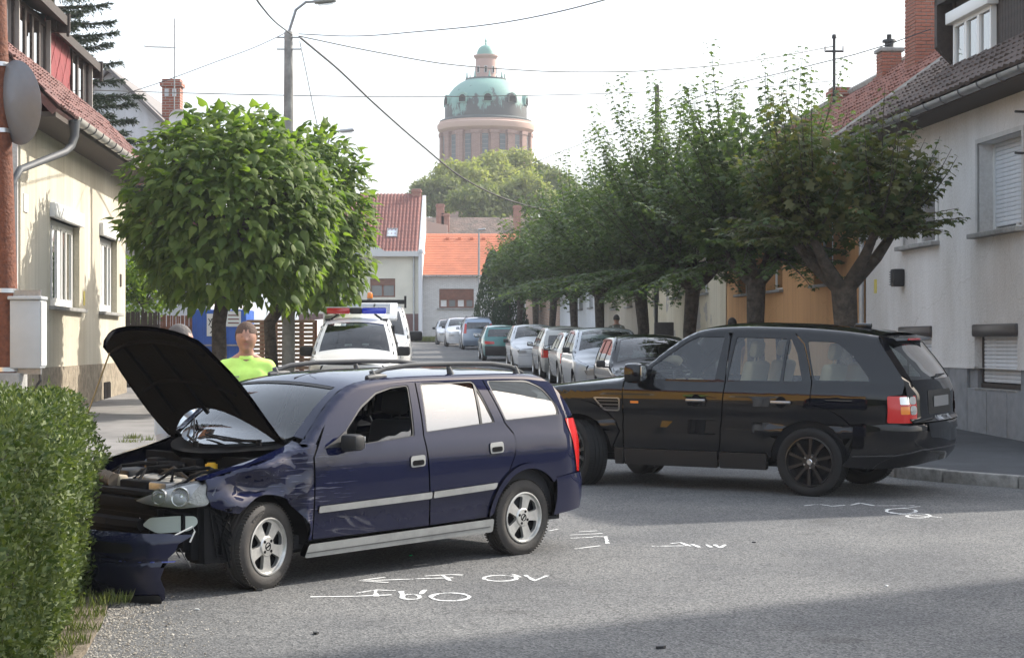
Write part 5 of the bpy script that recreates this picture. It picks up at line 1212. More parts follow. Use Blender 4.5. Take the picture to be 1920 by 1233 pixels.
grass('short grass along the foot of the hedge', [(-2.53,10.75,.10),(-2.58,11.2,.11),(-2.66,11.7,.13),(-2.72,12.15,.13),(-2.62,12.3,.10),(-2.80,12.6,.15),(-2.55,10.4,.12),(-2.50,9.9,.12)], 90, .09, 5)
grass('weeds growing on the left pavement', [(-5.35,26.2,.14),(-5.2,26.6,.1),(-5.5,27.0,.08)], 130, .16, 6)
grass('strip of lawn before the far white brick house', [(at(x,625,121).x,121.5,.8) for x in range(795,835,8)], 400, .35, 7)
GRIT()
# dry litter, broken lens pieces
r5 = random.Random(5); DEB = MB(); DEB.prism([(0,0),(.05,.01),(.06,.03),(.02,.045),(-.01,.03)], 0, .012); DEB = DEB.mesh('debris_piece', M_PLAST)
for k, (x, y, lb, mt, sc) in enumerate([(1240,1213,'black plastic shard lying alone near the camera',M_PLAST,1.0),(768,1041,'green glass shard under the blue car',mat('green_glass', (.05,.5,.2), .2),.6),(587,1187,'dark plastic shard at the left edge of the shadow',M_PLAST,.8),(365,1143,'pale shard before the blue car front wheel',M_PLATE,.5),(1660,1098,'white chip in the sunlit part of the road',M_PLATE,.5),(1410,1017,'small dark chip beside the thin chalk arrow',M_PLAST,.5),(480,1108,'dark rubber crumb at the front wheel',M_PLAST,.9)]):
    p = gp(x, y); me = DEB if mt is M_PLAST else DEB.copy()
    if mt is not M_PLAST: me.materials.clear(); me.materials.append(mt)
    o = link('debris_piece', me); o.location = (p.x,p.y,p.z+.002); o.rotation_euler = (0,0,r5.uniform(0,6)); o.scale = (sc,sc,sc*1.2); tag(o, lb, 'debris', 'crash debris on the road')

# ------------------------------------------------------------------ poles, lamps, wires
def wood_pole():
    Y = 22.0; x0 = at(12,700,Y); x1 = at(-14,-200,Y); T = tag(empty('utility_pole', (x0.x,Y,G(Y)+.12)), 'reddish wooden utility pole at the left edge of the picture', 'pole'); o = T.location.copy()
    zb = at(0,708,Y).z-o.z; tp = Vector((x1.x-x0.x,0,x1.z-o.z)); base = Vector((0,0,zb)); b = MB(); n = 26; vs = []; fs = []
    for i in range(n+1):
        t = i/n; c = base.lerp(tp, t); rr_ = .165-.05*t
        for k in range(18):
            a = 2*math.pi*k/18; q = rr_*(1+.035*mnoise.noise(Vector((math.cos(a)*4,math.sin(a)*4,t*3)))); vs.append(c+Vector((q*math.cos(a),q*math.sin(a),0)))
    for i in range(n):
        for k in range(18): k2 = (k+1) % 18; fs.append((i*18+k,i*18+k2,(i+1)*18+k2,(i+1)*18+k))
    b.add(vs, fs); b.build('post', M_WOODP, T, 60)
    b = MB(); b.box((-.22,-.2,-.1), (.20,.2,zb+.06), bev=.02); b.build('concrete_foot', M_CONC, T, 40)
    for yy in (122,246,545,692):
        z = at(0,yy,Y).z-o.z; c = base.lerp(tp, (z-zb)/(tp.z-zb)); b = MB(); rr_ = .172-.05*(z-zb)/(tp.z-zb); b.lathe([(rr_,z-.025),(rr_+.006,z-.025),(rr_+.006,z+.025),(rr_,z+.025)], 20, Matrix.Translation((c.x,0,0)), True); b.build('steel_band', mat('bright_steel', (.62,.63,.65), .3, .9), T, 40)
    D = tag(empty('satellite_dish', at(27,195,Y)), 'large grey satellite dish on the wooden pole', 'satellite dish')
    b = MB(); M = Matrix.Translation((.08,-.12,0)) @ Matrix.Rotation(R(-38),4,'Z') @ Matrix.Rotation(R(96),4,'X') @ Matrix.Diagonal((.86,1,1,1))
    b.lathe([(.001,.10),(.2,.085),(.35,.05),(.49,.0),(.495,.005),(.35,.06),(.2,.095),(.001,.11)], 40, M); b.build('reflector', mat('dish_grey', (.17,.185,.21), .45, .2, noise=(3,.15)), D, 50)
    b = MB(); b.tube([(-.12,0,.2),(.0,.0,.15),(.0,0,-.15),(-.12,0,-.2)], .022, 6); b.build('mount', M_METAL, D)
    C = tag(empty('switch_cabinet', at(55,690,Y-.05)), 'grey electric cabinet strapped to the wooden pole', 'cabinet'); h = at(0,556,Y).z-at(0,690,Y).z
    b = MB(); b.box((-.20,-.12,.0), (.16,.14,h-.04), bev=.015); b.build('case', mat('cabinet_grey', (.46,.48,.49), .5, .1, noise=(2,.12)), C, 40)
    b = MB(); b.box((-.22,-.15,h-.04), (.18,.16,h), bev=.01); b.build('lid', mat('cabinet_grey', (.46,.48,.49), .5, .1), C, 40)
    b = MB(); b.box((.161,-.11,.03), (.172,.13,h-.06)); b.build('door', mat('cabinet_door', (.62,.63,.62), .45), C)
    for zz in (-.07, h): b = MB(); b.box((-.33,-.03,zz), (.14,.03,zz+.075)); bb = b.build('strap_bracket', M_METAL, C)
    b = MB(); b.tube([(.12,0,-.02),(.13,0,-.14),(.05,0,-.26),(-.06,0,-.30)], .016, 6); b.build('conduit', M_WIRE, C)
wood_pole()
def lamp_post(label, x, ytop, Y, armdx, armdy, r0, base=True, m=M_CONC):
    t = at(x, ytop, Y); T = tag(empty('street_lamp', (t.x, Y, G(Y))), label, 'street lamp', 'street lamps'); h = t.z-G(Y)
    b = MB(); b.tube([(0,0,-.2),(0,0,h*.5),(0,0,h)], [r0,r0*.8,r0*.6], 10); b.build('post', m, T, 50)
    e = Vector((armdx,0,armdy)); b = MB(); b.tube([(0,0,h-.7),(.01,0,h),(e.x*.25,0,h+e.z*.72),(e.x*.6,0,h+e.z*.98),(e.x,0,h+e.z)], [.035,.032,.03,.028,.025], 7); b.build('arm', M_METAL, T, 60)
    b = MB(); b.box((-.08,-.12,-.05), (.40,.12,.05), Matrix.Translation((e.x,0,h+e.z)) @ Matrix.Rotation(R(-6),4,'Y'), bev=.04); ho = b.build('lamp_head', mat('lamp_grey', (.40,.41,.42), .4, .3), T, 50)
    b = MB(); b.box((.0,-.09,-.085), (.33,.09,-.045), Matrix.Translation((e.x,0,h+e.z)) @ Matrix.Rotation(R(-6),4,'Y'), bev=.02); b.build('lamp_cover', M_CLEAR, ho)
    return T
LP = lamp_post('tall concrete street lamp rising behind the large catalpa', 541, 60, 40.0, .62, .65, .15)
b = MB()
for i in range(2): b.box((-.25,-.06,at(0,72+22*i,40).z-G(40)), (.28,.0,at(0,70+22*i,40).z-G(40)))
b.build('crossarm', M_METAL, LP)
lamp_post('street lamp whose curved arm shows right of the catalpa', 612, 275, 60.0, .5, .5, .12)
lamp_post('thin street lamp before the white brick house', 898, 432, 116.0, .02, .05, .09, m=M_METAL)
def post(label, x, y, Y, r, m, extra=None, name='utility_pole'):
    t = at(x, y, Y); T = tag(empty(name, (t.x, Y, G(Y))), label, 'pole'); h = t.z-G(Y); b = MB(); b.tube([(0,0,0),(0,0,h)], [r,r*.8], 8); b.build('post', m, T, 50)
    if extra: extra(T, h)
def xt(T, h):
    b = MB(); b.cyl((-.25,0,h-.35), (.25,0,h-.35), .03); b.cyl((0,0,h), (0,0,h+.1), .07, .05)
    b.build('crossarm', M_WIRE, T)
    for s in (-.24,.24): b = MB(); b.cyl((s,0,h-.35), (s,0,h-.2), .035, .02); b.build('insulator', mat('porcelain', (.6,.58,.55), .3), T)
post('dark roof mast with a small crossarm above the right roofs', 1564, 72, 50.0, .05, M_WIRE, xt, 'roof_mast')
post('grey utility pole standing up behind the street trees', 1232, 160, 58.0, .085, mat('weathered_pole', (.12,.11,.10), .9), None)
def wire(label, pts, r=.011, sag=True):
    P = [at(x, y, Y) for x, y, Y in pts]; xs = [0]
    for a, c in zip(P, P[1:]): xs.append(xs[-1]+max(1e-3, (c-a).length))
    f = [pchip(list(zip(xs, [p[i] for p in P]))) for i in range(3)]; Q = [Vector((f[0](t), f[1](t), f[2](t))) for t in lin(0, xs[-1], 40)]
    b = MB(); b.tube(Q, r*.75, 5, cap=False); tag(b.build('overhead_wire', M_WIRE, None, 60), label, 'wire', 'overhead wires')
wire('upper wire from the tall lamp to the dark roof mast', [(560,68,40),(700,97,41),(850,122,42),(1000,133,43.5),(1150,135,45),(1300,127,46.5),(1450,108,48.5),(1563,87,50)], .016)
wire('level wire across the street below the lantern of the tower', [(165,169,42),(400,176,45),(650,181,47),(860,181,50),(1050,178,53),(1232,172,57)], .015)
wire('wire running from the grey pole to the roof mast', [(1232,172,58),(1400,166,54),(1563,152,50)], .012)
wire('thick cable from upper left to the tall lamp', [(470,-20,22),(490,12,28),(520,45,35),(548,66,40)], .020)
wire('sagging service cable sweeping past the tower to the trees', [(562,70,40),(620,118,43),(700,193,47),(790,272,52),(870,335,57),(960,377,62),(1050,399,66),(1130,410,70)], .034)
wire('wire rising from the tall lamp to the top edge', [(560,64,40),(650,68,38),(780,60,34),(920,46,31),(1040,24,28),(1180,-12,25)], .013)
wire('thin pale wire from the cream house to the tall lamp', [(200,187,40),(300,155,40),(400,118,40),(480,88,40),(540,60,40)], .010)
wire('service wire from the brick chimney down to the left', [(1745,55,40),(1640,92,42),(1500,128,46),(1380,158,52),(1250,205,60),(1120,258,72),(1000,306,88),(940,335,100)], .016)
wire('faint wire left of the grey pole', [(1200,240,60),(1120,258,75),(1000,280,95),(960,286,110)], .012)
wire('steep stay wire on the right of the tall lamp', [(562,78,40),(575,140,40.3),(586,195,40.6),(596,240,41)], .012)

# ------------------------------------------------------------------ water tower
def tower():
    Y = 260.0; s = Y/FPX; c = at(911,0,Y); T = tag(empty('water_tower', (c.x,Y,0)), 'round pink water tower with green copper dome in the distance', 'tower')
    z = lambda y: at(0,y,Y).z
    M_PINK = mat('pink_brick', (.33,.205,.17), .9, extra=x_brick(.5,.16,(.33,.205,.17),(.27,.165,.14),(.38,.28,.25)))
    M_COP = mat('copper_green', (.17,.33,.28), .6)
    def cop(t, b):
        N = t.nodes; L = t.links; tc = N.new('ShaderNodeTexCoord'); mp = N.new('ShaderNodeMapping'); mp.inputs['Scale'].default_value = (1,1,.35); L.new(tc.outputs['Object'], mp.inputs[0])
        n = N.new('ShaderNodeTexNoise'); n.inputs['Scale'].default_value = .55; n.inputs['Detail'].default_value = 9; n.inputs['Roughness'].default_value = .7; L.new(mp.outputs[0], n.inputs['Vector'])
        sp = N.new('ShaderNodeSeparateXYZ'); L.new(tc.outputs['Object'], sp.inputs[0]); mr = N.new('ShaderNodeMapRange'); mr.inputs[1].default_value = z(150); mr.inputs[2].default_value = z(228); mr.inputs[3].default_value = -.16; mr.inputs[4].default_value = .17; L.new(sp.outputs[2], mr.inputs[0])
        ad = N.new('ShaderNodeMath'); ad.operation = 'ADD'; L.new(n.outputs['Fac'], ad.inputs[0]); L.new(mr.outputs[0], ad.inputs[1])
        rp = N.new('ShaderNodeValToRGB'); rp.color_ramp.elements[0].position = .53; rp.color_ramp.elements[0].color = (.175,.32,.28,1); rp.color_ramp.elements[1].position = .58; rp.color_ramp.elements[1].color = (.055,.06,.06,1)
        L.new(ad.outputs[0], rp.inputs[0]); L.new(rp.outputs[0], b.inputs['Base Color'])
    M_COPS = mat('stained_copper', (.2,.42,.35), .6, extra=cop)
    b = MB(); b.lathe([(82.5*s,0),(82.5*s,z(250)),(86*s,z(248))], 64); b.build('drum', M_PINK, T, 30)
    b = MB(); b.lathe([(83*s,z(252)),(90*s,z(246)),(91.5*s,z(240)),(91.5*s,z(236)),(88*s,z(234)),(88*s,z(231)),(80*s,z(229)),(70*s,z(228.5))], 64); co = b.build('cornice', mat('pink_render', (.40,.23,.19), .9), T, 30)
    b = MB(); b.lathe([(86*s,z(231)),(86.5*s,z(228)),(77*s,z(224))], 64); b.build('cornice_sheet', mat('dark_sheet', (.07,.085,.085), .6), co, 40)
    prof = [(77,226),(77,205),(76,196),(73,186),(68,176),(60,166),(50,158),(40,152.5),(35,151)]
    b = MB(); b.lathe([(a*s, z(y)) for a, y in prof], 48); b.build('dome', M_COPS, T, 45)
    b = MB(); b.lathe([(36*s,z(153)),(38.5*s,z(152)),(38.5*s,z(149)),(30*s,z(148)),(20*s,z(147.5))], 48); pf = b.build('gallery', mat('dark_sheet', (.07,.085,.085), .6), T, 30)
    for k in range(8):
        a = 2*math.pi*k/8+.2; b = MB(); b.lathe([(.13,0),(.2,.1),(.11,.3),(.08,.75),(.001,.95)], 8, Matrix.Translation((36*s*math.cos(a),36*s*math.sin(a),z(149)))); b.build('finial', M_COPS, pf, 40)
    b = MB(); b.lathe([(19*s,z(149)),(19*s,z(112)),(20.5*s,z(110)),(23*s,z(107)),(23*s,z(104.5)),(17*s,z(103.5))], 24); ln = b.build('lantern', mat('pale_pink_render', (.46,.30,.26), .9), T, 30)
    for k in range(8):
        a = 2*math.pi*k/8-math.pi/2; M = Matrix.Translation((18.7*s*math.cos(a),18.7*s*math.sin(a),0)) @ Matrix.Rotation(a,4,'Z')
        b = MB(); b.box((0,-.22,z(139)), (.10,.22,z(126)), M); w_ = b.build('window', mat('pale_board', (.55,.55,.54), .7), ln); b = MB(); b.box((.1,-.14,z(138)), (.13,.14,z(127)), M); b.build('pane', M_DARK, w_)
    b = MB(); b.lathe([(17*s,z(105)),(16.5*s,z(98)),(13.5*s,z(91)),(8*s,z(86.5)),(2*s,z(85)),(1.2*s,z(80)),(2.4*s,z(77)),(1.2*s,z(75)),(.3*s,z(70))], 24); b.build('lantern_dome', M_COP, T, 45)
    n = 16
    for k in range(n):
        a = 2*math.pi*(k+.5)/n-math.pi/2; M = Matrix.Translation((82*s*math.cos(a),82*s*math.sin(a),0)) @ Matrix.Rotation(a,4,'Z')
        b = MB(); b.box((0,-.55,z(340)), (.38,.55,z(254)), M); b.box((0,-.7,z(258)), (.48,.7,z(252)), M); b.build('pilaster', M_PINK, T)
        a = 2*math.pi*k/n-math.pi/2; M = Matrix.Translation((81.6*s*math.cos(a),81.6*s*math.sin(a),0)) @ Matrix.Rotation(a,4,'Z')
        b = MB(); b.box((0,-.42,z(330)), (.10,.42,z(259)), M); w_ = b.build('slit_window', mat('slit_glass', (.10,.115,.125), .3), T)
        b = MB()
        for zz in lin(z(326), z(262), 9): b.box((.10,-.42,zz-.05), (.14,.42,zz+.05), M)
        b.build('glazing_bars', mat('slit_bar', (.2,.2,.2), .7), w_)['kind'] = 'stuff'
    for k in range(10):
        a = 2*math.pi*k/10-math.pi/2+.06; M = Matrix.Translation((71*s*math.cos(a),71*s*math.sin(a),0)) @ Matrix.Rotation(a,4,'Z'); b = MB()
        pr = [(-.78,z(200)),(.78,z(200)),(.78,z(192))]+[(.78*math.cos(R(t)), z(192)+.78*math.sin(R(t))) for t in lin(0,180,9)]
        b.prism(pr, 0, .62, M @ FYZ); d = b.build('lucarne', M_COPS, T); pr2 = [(p[0]*.68, (p[1]-z(196))*.72+z(196)) for p in pr]; b = MB(); b.prism(pr2, .6, .64, M @ FYZ); b.build('lucarne_window', M_DARK, d)
tower()

# ------------------------------------------------------------------ crashed blue estate car
def half_ring(car, u, y0, y1, r, zc, a0=-5, a1=185, n=18):
    mb = MB(); vs = []; fs = []
    for i, a in enumerate(lin(a0, a1, n)):
        for y in (y0, y1): vs.append((-u+r*math.cos(R(a)), y, zc+r*math.sin(R(a))))
    for i in range(n-1): fs.append((2*i, 2*i+1, 2*i+3, 2*i+2))
    mb.add(vs, fs)
    vs = [(-u+rr_*math.cos(R(a)), y0, zc+rr_*math.sin(R(a))) for a in lin(a0, a1, n) for rr_ in (.02, r)]
    mb.add(vs, fs); mb.build('wheel_housing', M_DARK, car)

def estate_car():
    sh = Shape(ztop=[(-.74,.705),(-.515,.785),(-.276,.845),(.113,.930),(.30,.985),(.45,1.105),(.643,1.265),(.828,1.372),(1.0,1.418),(1.3,1.443),(1.7,1.452),(2.4,1.45),(2.8,1.44),(2.93,1.43)],
               ur=[(.2,3.28),(.4,3.33),(.62,3.30),(.9,3.29),(1.07,3.26),(1.25,3.15),(1.38,3.03),(1.43,2.93)], uf=[(.2,-.72),(.72,-.74)],
               plan=[(-.8,.58),(-.7,.70),(-.5,.79),(-.3,.835),(0,.852),(.5,.856),(1.5,.858),(2.5,.857),(3.06,.856),(3.13,.848),(3.2,.828),(3.3,.78)],
               belt=[(-.8,1.0),(.2,1.0),(.4,.955),(.74,.955),(1.41,1.004),(2.28,1.067),(3.02,1.092),(3.3,1.095)], roofz=1.45, tum=.175,
               prof=[(.15,.075),(.2,.06),(.3,.042),(.4,.03),(.6,.006),(.78,0),(.86,.003),(.93,.013),(.99,.030),(1.05,.048),(1.1,.058)],
               crown=[(-.8,.03),(-.2,.05),(.05,.065),(.3,.088),(.5,.085),(.83,.055),(1.1,.05),(2.9,.035)], rt=.05)
    car = car_root('estate_car', -2.3023, 13.6296, 226, 'crumpled dark blue estate car with raised bonnet, nose in the hedge', 'car')
    st = .075
    zt = sh.zt
    def zdf(u): return zt(u)-.05-.02*max(0, min(1, (1.1-u)/.6))
    def crumple(mp, g):
        if g < 0: return mp
        def f(u, z):
            p = mp(u, z)
            k = max(0, min(1, (.42-u)/.12))*max(0, min(1, (u+.62)/.2))
            q = Vector((u*3.2+z*2, z*7.5-u*1.5, 1.7)); q2 = Vector((u*5+z*3, z*17-u*3, 4.2))
            d = (mnoise.noise(q)*.040+abs(mnoise.noise(q2))*.018)*k
            dent = math.exp(-((u+.15)/.26)**2-((z-.74)/.09)**2)*.075-math.exp(-((u+.10)/.3)**2-((z-.63)/.05)**2)*.025
            fold = math.exp(-((u-.34)/.07)**2-((z-.42)/.16)**2)*.075-math.exp(-((u-.22)/.06)**2-((z-.50)/.16)**2)*.05
            p.y += -dent-d*.9+fold*k; p.z += d*.25*(z > .6)
            return p
        return f
    # --- outlines in side view (u back from the front axle, z up)
    door1 = [(.418,.315),(.410,.90),(.47,.995)]+[(u, zdf(u)) for u in lin(.56,1.50,12)]+[(1.548,zdf(1.54)),(1.492,1.005),(1.556,.322)]
    win1 = rounded([(.735,.962,.02),(1.408,1.008,.02),(1.478,1.388,.03),(1.30,1.378),(1.127,1.345),(.93,1.245,.05),(.735,1.075,.02)])
    door2 = [(1.572,.324),(1.506,1.005),(1.562,zdf(1.55))]+[(u, zdf(u)) for u in lin(1.62,2.18,7)]+[(2.29,1.40),(2.345,1.22),(2.392,1.06),(2.470,.97),(2.482,.90),(2.455,.80),(2.40,.70)]+[(2.62+.432*math.cos(R(a)), .31+.432*math.sin(R(a))) for a in lin(122,176,6)]+[(2.185,.336)]
    win2 = rounded([(1.530,1.028,.02),(2.292,1.073,.02),(2.235,1.27),(2.185,1.398,.03),(1.60,1.395,.03)])
    qtr = [(2.485,.905),(2.475,.985),(2.404,1.065),(2.355,1.23),(2.305,1.40),(2.20,zdf(2.2)),(1.56,zdf(1.56)),(1.30,zdf(1.3)),(1.0,zdf(1.0)),(.80,zdf(.8)),(.62,zdf(.62)),(.52,zdf(.52)),(.40,.955),(.36,zt(.36)-.005)]
    qtr += [(u, zt(u)) for u in lin(.40,2.93,30)]+[(sh.ur(z), z) for z in (1.405,1.36,1.30,1.2,1.09)]
    qtr += [(3.10,1.07),(3.135,.95),(3.18,.80),(3.235,.628),(2.965,.60)]+arc(2.62,.31,.425,46,120,12)+[(2.41,.70),(2.466,.80)]
    qwin = rounded([(2.405,1.080,.02),(3.045,1.102,.03),(3.045,1.19,.04),(2.955,1.325,.06),(2.80,1.392,.05),(2.335,1.398,.03)])
    fend = [(.402,.315),(.395,.90),(.445,.99),(.37,1.035)]+[(u, zt(u)) for u in lin(.33,-.47,14)]+[(-.49,.70),(-.47,.615),(-.36,.57)]+[(0+.352*math.cos(R(a)), .308+.352*math.sin(R(a))) for a in lin(136,3,16)]+[(.375,.31)]
    for g in (1, -1):
        S = sh.side(g); ref = (0,g,0)
        P = Part(); mp = crumple(S, g)
        if g > 0: mp0 = mp; mp = lambda u, z: mp0(u, z)
        P.panel(mp, ref, fend, (), .04 if g > 0 else st)
        # the strip of wing beside the bonnet
        us = lin(-.50,.33,10); P.panel(sh.top, (0,0,1), [(u, g*(sh.e(u)-.005)) for u in us]+[(u, g*(sh.e(u)-.085)) for u in reversed(us)], (), st)
        o = P.build('front_wing', M_BLUES if g > 0 else M_BLUE, car)
        if g > 0: tag(o, 'crumpled and scraped front wing')
        d = Part().panel(S, ref, door1, [win1], st).build('front_door', M_BLUES if g > 0 else M_BLUE, car)
        d2 = Part().panel(S, ref, door2, [win2], st).build('rear_door', M_BLUE, car)
        q = Part().panel(S, ref, qtr, [qwin], st).build('side_panel', M_BLUE, car)
        for dd, hu, hz in ((d, 1.405, .818), (d2, 2.255, .874)):
            Part().panel(S, ref, rounded([(hu-.075,hz-.042),(hu+.075,hz-.036),(hu+.075,hz+.048),(hu-.075,hz+.042)], .025), (), .2, .01, .010).build('door_handle', M_PLASG, dd)
            Part().panel(S, ref, rounded([(hu-.058,hz-.030),(hu+.058,hz-.026),(hu+.058,hz+.012),(hu-.058,hz+.008)], .02), (), .2, .004, .0135).build('handle_recess', M_DARK, dd)
        # black window surrounds
        def inset(poly, k):
            c = Vector((sum(p[0] for p in poly)/len(poly), sum(p[1] for p in poly)/len(poly)))
            return [tuple(c+(Vector(p)-c)*(1-k/((Vector(p)-c).length+1e-6))) for p in poly]
        for dd, wp in ((d, win1), (d2, win2), (q, qwin)):
            Part().panel(S, ref, wp, [inset(wp, .016)], .12, .02, -.004).build('window_seal', M_PLAST, dd)
        if g < 0: Part().panel(S, ref, win1, (), .15, 0, -.012).build('window_pane', M_GLASS, d)
        else: Part().panel(S, ref, [(1.02,.985),(1.41,1.009),(1.425,1.075),(1.36,1.045),(1.30,1.05),(1.22,1.020),(1.15,1.022)], (), .15, 0, -.014).build('broken_pane', M_GLASS, d)
        Part().panel(S, ref, win2, (), .12, 0, -.010).build('window_pane', M_GLASSR, d2)
        Part().panel(S, ref, [(2.125,1.063),(2.150,1.064),(2.205,1.40),(2.182,1.40)], (), .15, .01, -.003).build('window_divider', M_PLAST, d2)
        Part().panel(S, ref, qwin, (), .12, 0, -.008).build('window_pane', M_GLASSR, q)
        Part().panel(S, ref, rounded([(.505,.962),(.73,.965),(.73,1.078),(.655,1.03)], .01), (), .15, .02, .006).build('mirror_base', M_PLAST, d)
        mirror(car, .70, g*(.835+.09), 1.0, M_PLAST, .78)
        # rubbing strips, sill, arch lip, rear bumper, tail lamp
        Part().panel(S, ref, rounded([(.445,.505),(1.552,.530),(1.556,.580),(.445,.553)], .012), (), .2, .014, .014).build('rubbing_strip', M_PLASG, d)
        Part().panel(S, ref, rounded([(1.570,.531),(2.245,.556,.03),(2.262,.604,.01),(1.572,.581)], .012), (), .2, .014, .014).build('rubbing_strip', M_PLASG, d2)
        sl = Part().panel(S, ref, rounded([(.335,.195),(2.235,.222),(2.235,.325),(.365,.290)], .02), (), .15, .06, .030).build('sill_cover', M_PLASG, car)
        Part().panel(S, ref, [(.34,.225),(2.2,.262),(2.2,.268),(.34,.232)], (), .3, .004, .033).build('sill_groove', M_RAIL, sl)
        lip = [(2.62+rr_*math.cos(R(a)), .31+rr_*math.sin(R(a))) for rr_, aa in ((.43, lin(42,176,16)), (.385, lin(172,42,16))) for a in aa]
        Part().panel(S, ref, lip, (), .1, .03, .020).build('wheel_arch', M_BLUE, car)
        Part().panel(S, ref, [(3.104,1.068),(3.14,.95),(3.185,.80),(3.24,.632),(3.296,.632)]+[(sh.ur(z)-.002, z) for z in (.75,.9,1.0,1.068)], (), .08, .04, .007).build('tail_lamp', M_RED, car)
        Part().panel(S, ref, [(.40,.25),(3.2,.30),(3.25,.95),(.45,.92)], (), .3, 0, -.075).build('door_lining', M_INT, car)
        [half_ring(car, u_, g*.60, g*.80, .385, .31) for u_ in (0, 2.62)]
    # --- roof with the pillars, screen, tailgate
    ws = [(.06+.30*(y/.66)**2, y) for y in lin(-.66,.66,13)]; wt = [(.800+.030*(y/.57)**2, y) for y in lin(.57,-.57,9)]
    us = lin(.37,2.93,26)
    outer = [(u, sh.e(u)) for u in us]+[(u, -sh.e(u)) for u in reversed(us)]+[(.362,-.665)]+[(p[0]+.004, p[1]*1.012) for p in reversed(wt)]+[(.362,.665)]
    rf = Part().panel(sh.top, (0,0,1), outer, (), st, .01).build('roof', M_BLUE, car)
    Part().panel(sh.top, (0,0,1), [(p[0], p[1]) for p in ws]+wt, (), .1, .004, -.006).build('windscreen', M_SCREEN, car)
    hp = [(p[0]+.0, p[1]) for p in ws]; 
    Part().panel(sh.top, (0,0,1), [(u+.010, y) for u, y in wt]+[(u-.030, y*.985) for u, y in reversed(wt)], (), .1, .003, -.002).build('screen_seal', M_PLAST, car)
    for yy in (0.0,):
        b = MB(); b.tube([sh.top(u, .07)+Vector((0,0,.004)) for u in lin(.86,2.8,12)], .004, 4); b.build('roof_seam', M_PLAST, rf)
    for g in (1, -1):
        pts = [(1.14,.0),(1.22,.035),(1.34,.062),(1.6,.074),(2.1,.076),(2.5,.070),(2.72,.05),(2.86,.0)]
        b = MB(); b.tube([Vector((-u, g*(sh.e(u)-.03), zt(u)+.005+dz)) for u, dz in pts], [.020,.021,.021,.021,.021,.021,.021,.018], 8, flat=.8)
        for u in (1.22, 2.05, 2.80): b.tube([Vector((-u, g*(sh.e(u)-.03), zt(u)-.01)), Vector((-u+.03, g*(sh.e(u)-.03), zt(u)+.06))], [.030,.018], 8)
        b.tube([Vector((-u, g*(sh.e(u)-.03), zt(u)+.010)) for u in lin(1.14,1.34,4)], [.022,.03,.026,.014], 8)
        b.build('roof_rail', M_RAIL, car, 50)
    rw = rounded(sh.rearstrip(1.10,1.375,.86,5), 0)
    Part().panel(sh.rear, (-1,0,0), sh.rearstrip(.60,1.43,1.0,12), [rw], .1).build('tailgate', M_BLUE, car)
    Part().panel(sh.rear, (-1,0,0), rw, (), .15, 0, -.006).build('rear_window', M_GLASSD, car)
    bw, BT = wrap([(2.95,.865),(3.10,.862),(3.22,.845),(3.32,.80),(3.40,.68),(3.44,.45),(3.455,0),(3.44,-.45),(3.40,-.68),(3.32,-.80),(3.22,-.845),(3.10,-.862),(2.95,-.865)], lean=[(.28,-.05),(.36,-.02),(.45,0),(.55,0),(.62,-.02)])
    Part().panel(bw, (-1,.01,0), [(.0,.60)]+[(t, .60+.025*min(1, t/.25, (BT-t)/.25)) for t in lin(.08,BT-.08,24)]+[(BT,.60),(BT,.30),(BT-.3,.33),(.3,.33),(.0,.30)], (), .07, .04).build('rear_bumper', M_BLUE, car)
    Part().panel(sh.rear, (-1,0,0), [(-.26,.78),(.26,.78),(.26,.89),(-.26,.89)], (), .2, .01, .01).build('number_plate', M_PLATE, car)
    # --- bonnet, raised on its prop
    PIV = Vector((-.28, 0, 1.0)); HM = Matrix.Translation(PIV) @ Matrix.Rotation(R(-62),4,'Y') @ Matrix.Translation(-PIV)
    ys = lin(-.70,.70,15)
    front = [(-.83+.20*(abs(y)/.70)**2.6, y*(.90 if abs(y) > .69 else .95)) for y in ys]; back = [(-.03+.31*(y/.66)**2, y) for y in lin(.66,-.66,13)]
    sides = [(u, sh.e(max(u, -.6))-.092) for u in lin(-.52,.25,7)]
    hood = front+[(u, y) for u, y in sides]+back+[(u, -y) for u, y in reversed(sides)]
    def hoodmap(u, y):
        p = sh.top(max(u, -.62), y); p.x = -u
        if u < -.66: p.z -= (-.66-u)**2*1.2+(-.66-u)*.28
        return HM @ p
    ho = Part().panel(hoodmap, HM.to_3x3() @ Vector((0,0,1)), hood, (), .07, .018).build('bonnet', M_BLUE, car)
    Part().panel(hoodmap, HM.to_3x3() @ Vector((0,0,1)), [(u*.97-.0, y*.965) for u, y in hood], (), .07, .0, -.020).build('bonnet_lining', mat('felt_lining', (.006,.006,.006), .95, bump=(30,.6), spec=.1), ho)
    b = MB()
    for y in (-.40, 0, .40): b.tube([hoodmap(u, y*(1+.1*u))+HM.to_3x3() @ Vector((0,0,-.03)) for u in lin(-.66,.02,6)], .016, 6)
    for u in (-.68, -.3): b.tube([hoodmap(u+.12*(abs(y)/.6)**2.5, y)+HM.to_3x3() @ Vector((0,0,-.03)) for y in lin(-.56,.56,9)], .016, 6)
    b.build('bonnet_ribs', M_DARK, ho, 60)
    b = MB(); b.tube([hoodmap(-.60,-.60)+Vector((0,0,-.03)), Vector((.74,-.58,.74))], .006, 6); b.build('bonnet_prop', mat('brass_rod', (.30,.22,.10), .5, .6), car)
    for g in (1, -1):
        b = MB(); b.tube([Vector((-.33,g*.63,.97)), Vector((-.30,g*.635,1.02)), hoodmap(.15, g*.62)+Vector((0,0,-.03))], .014, 6); b.build('bonnet_hinge', M_PLASD, car)
    # --- cowl, wipers
    cw = [(p[0]+.01, p[1]) for p in ws]+[(p[0]-.12, p[1]*.98) for p in reversed(ws)]
    Part().panel(sh.top, (0,0,1), cw, (), .08, .05, -.03).build('cowl_panel', M_PLASD, car)
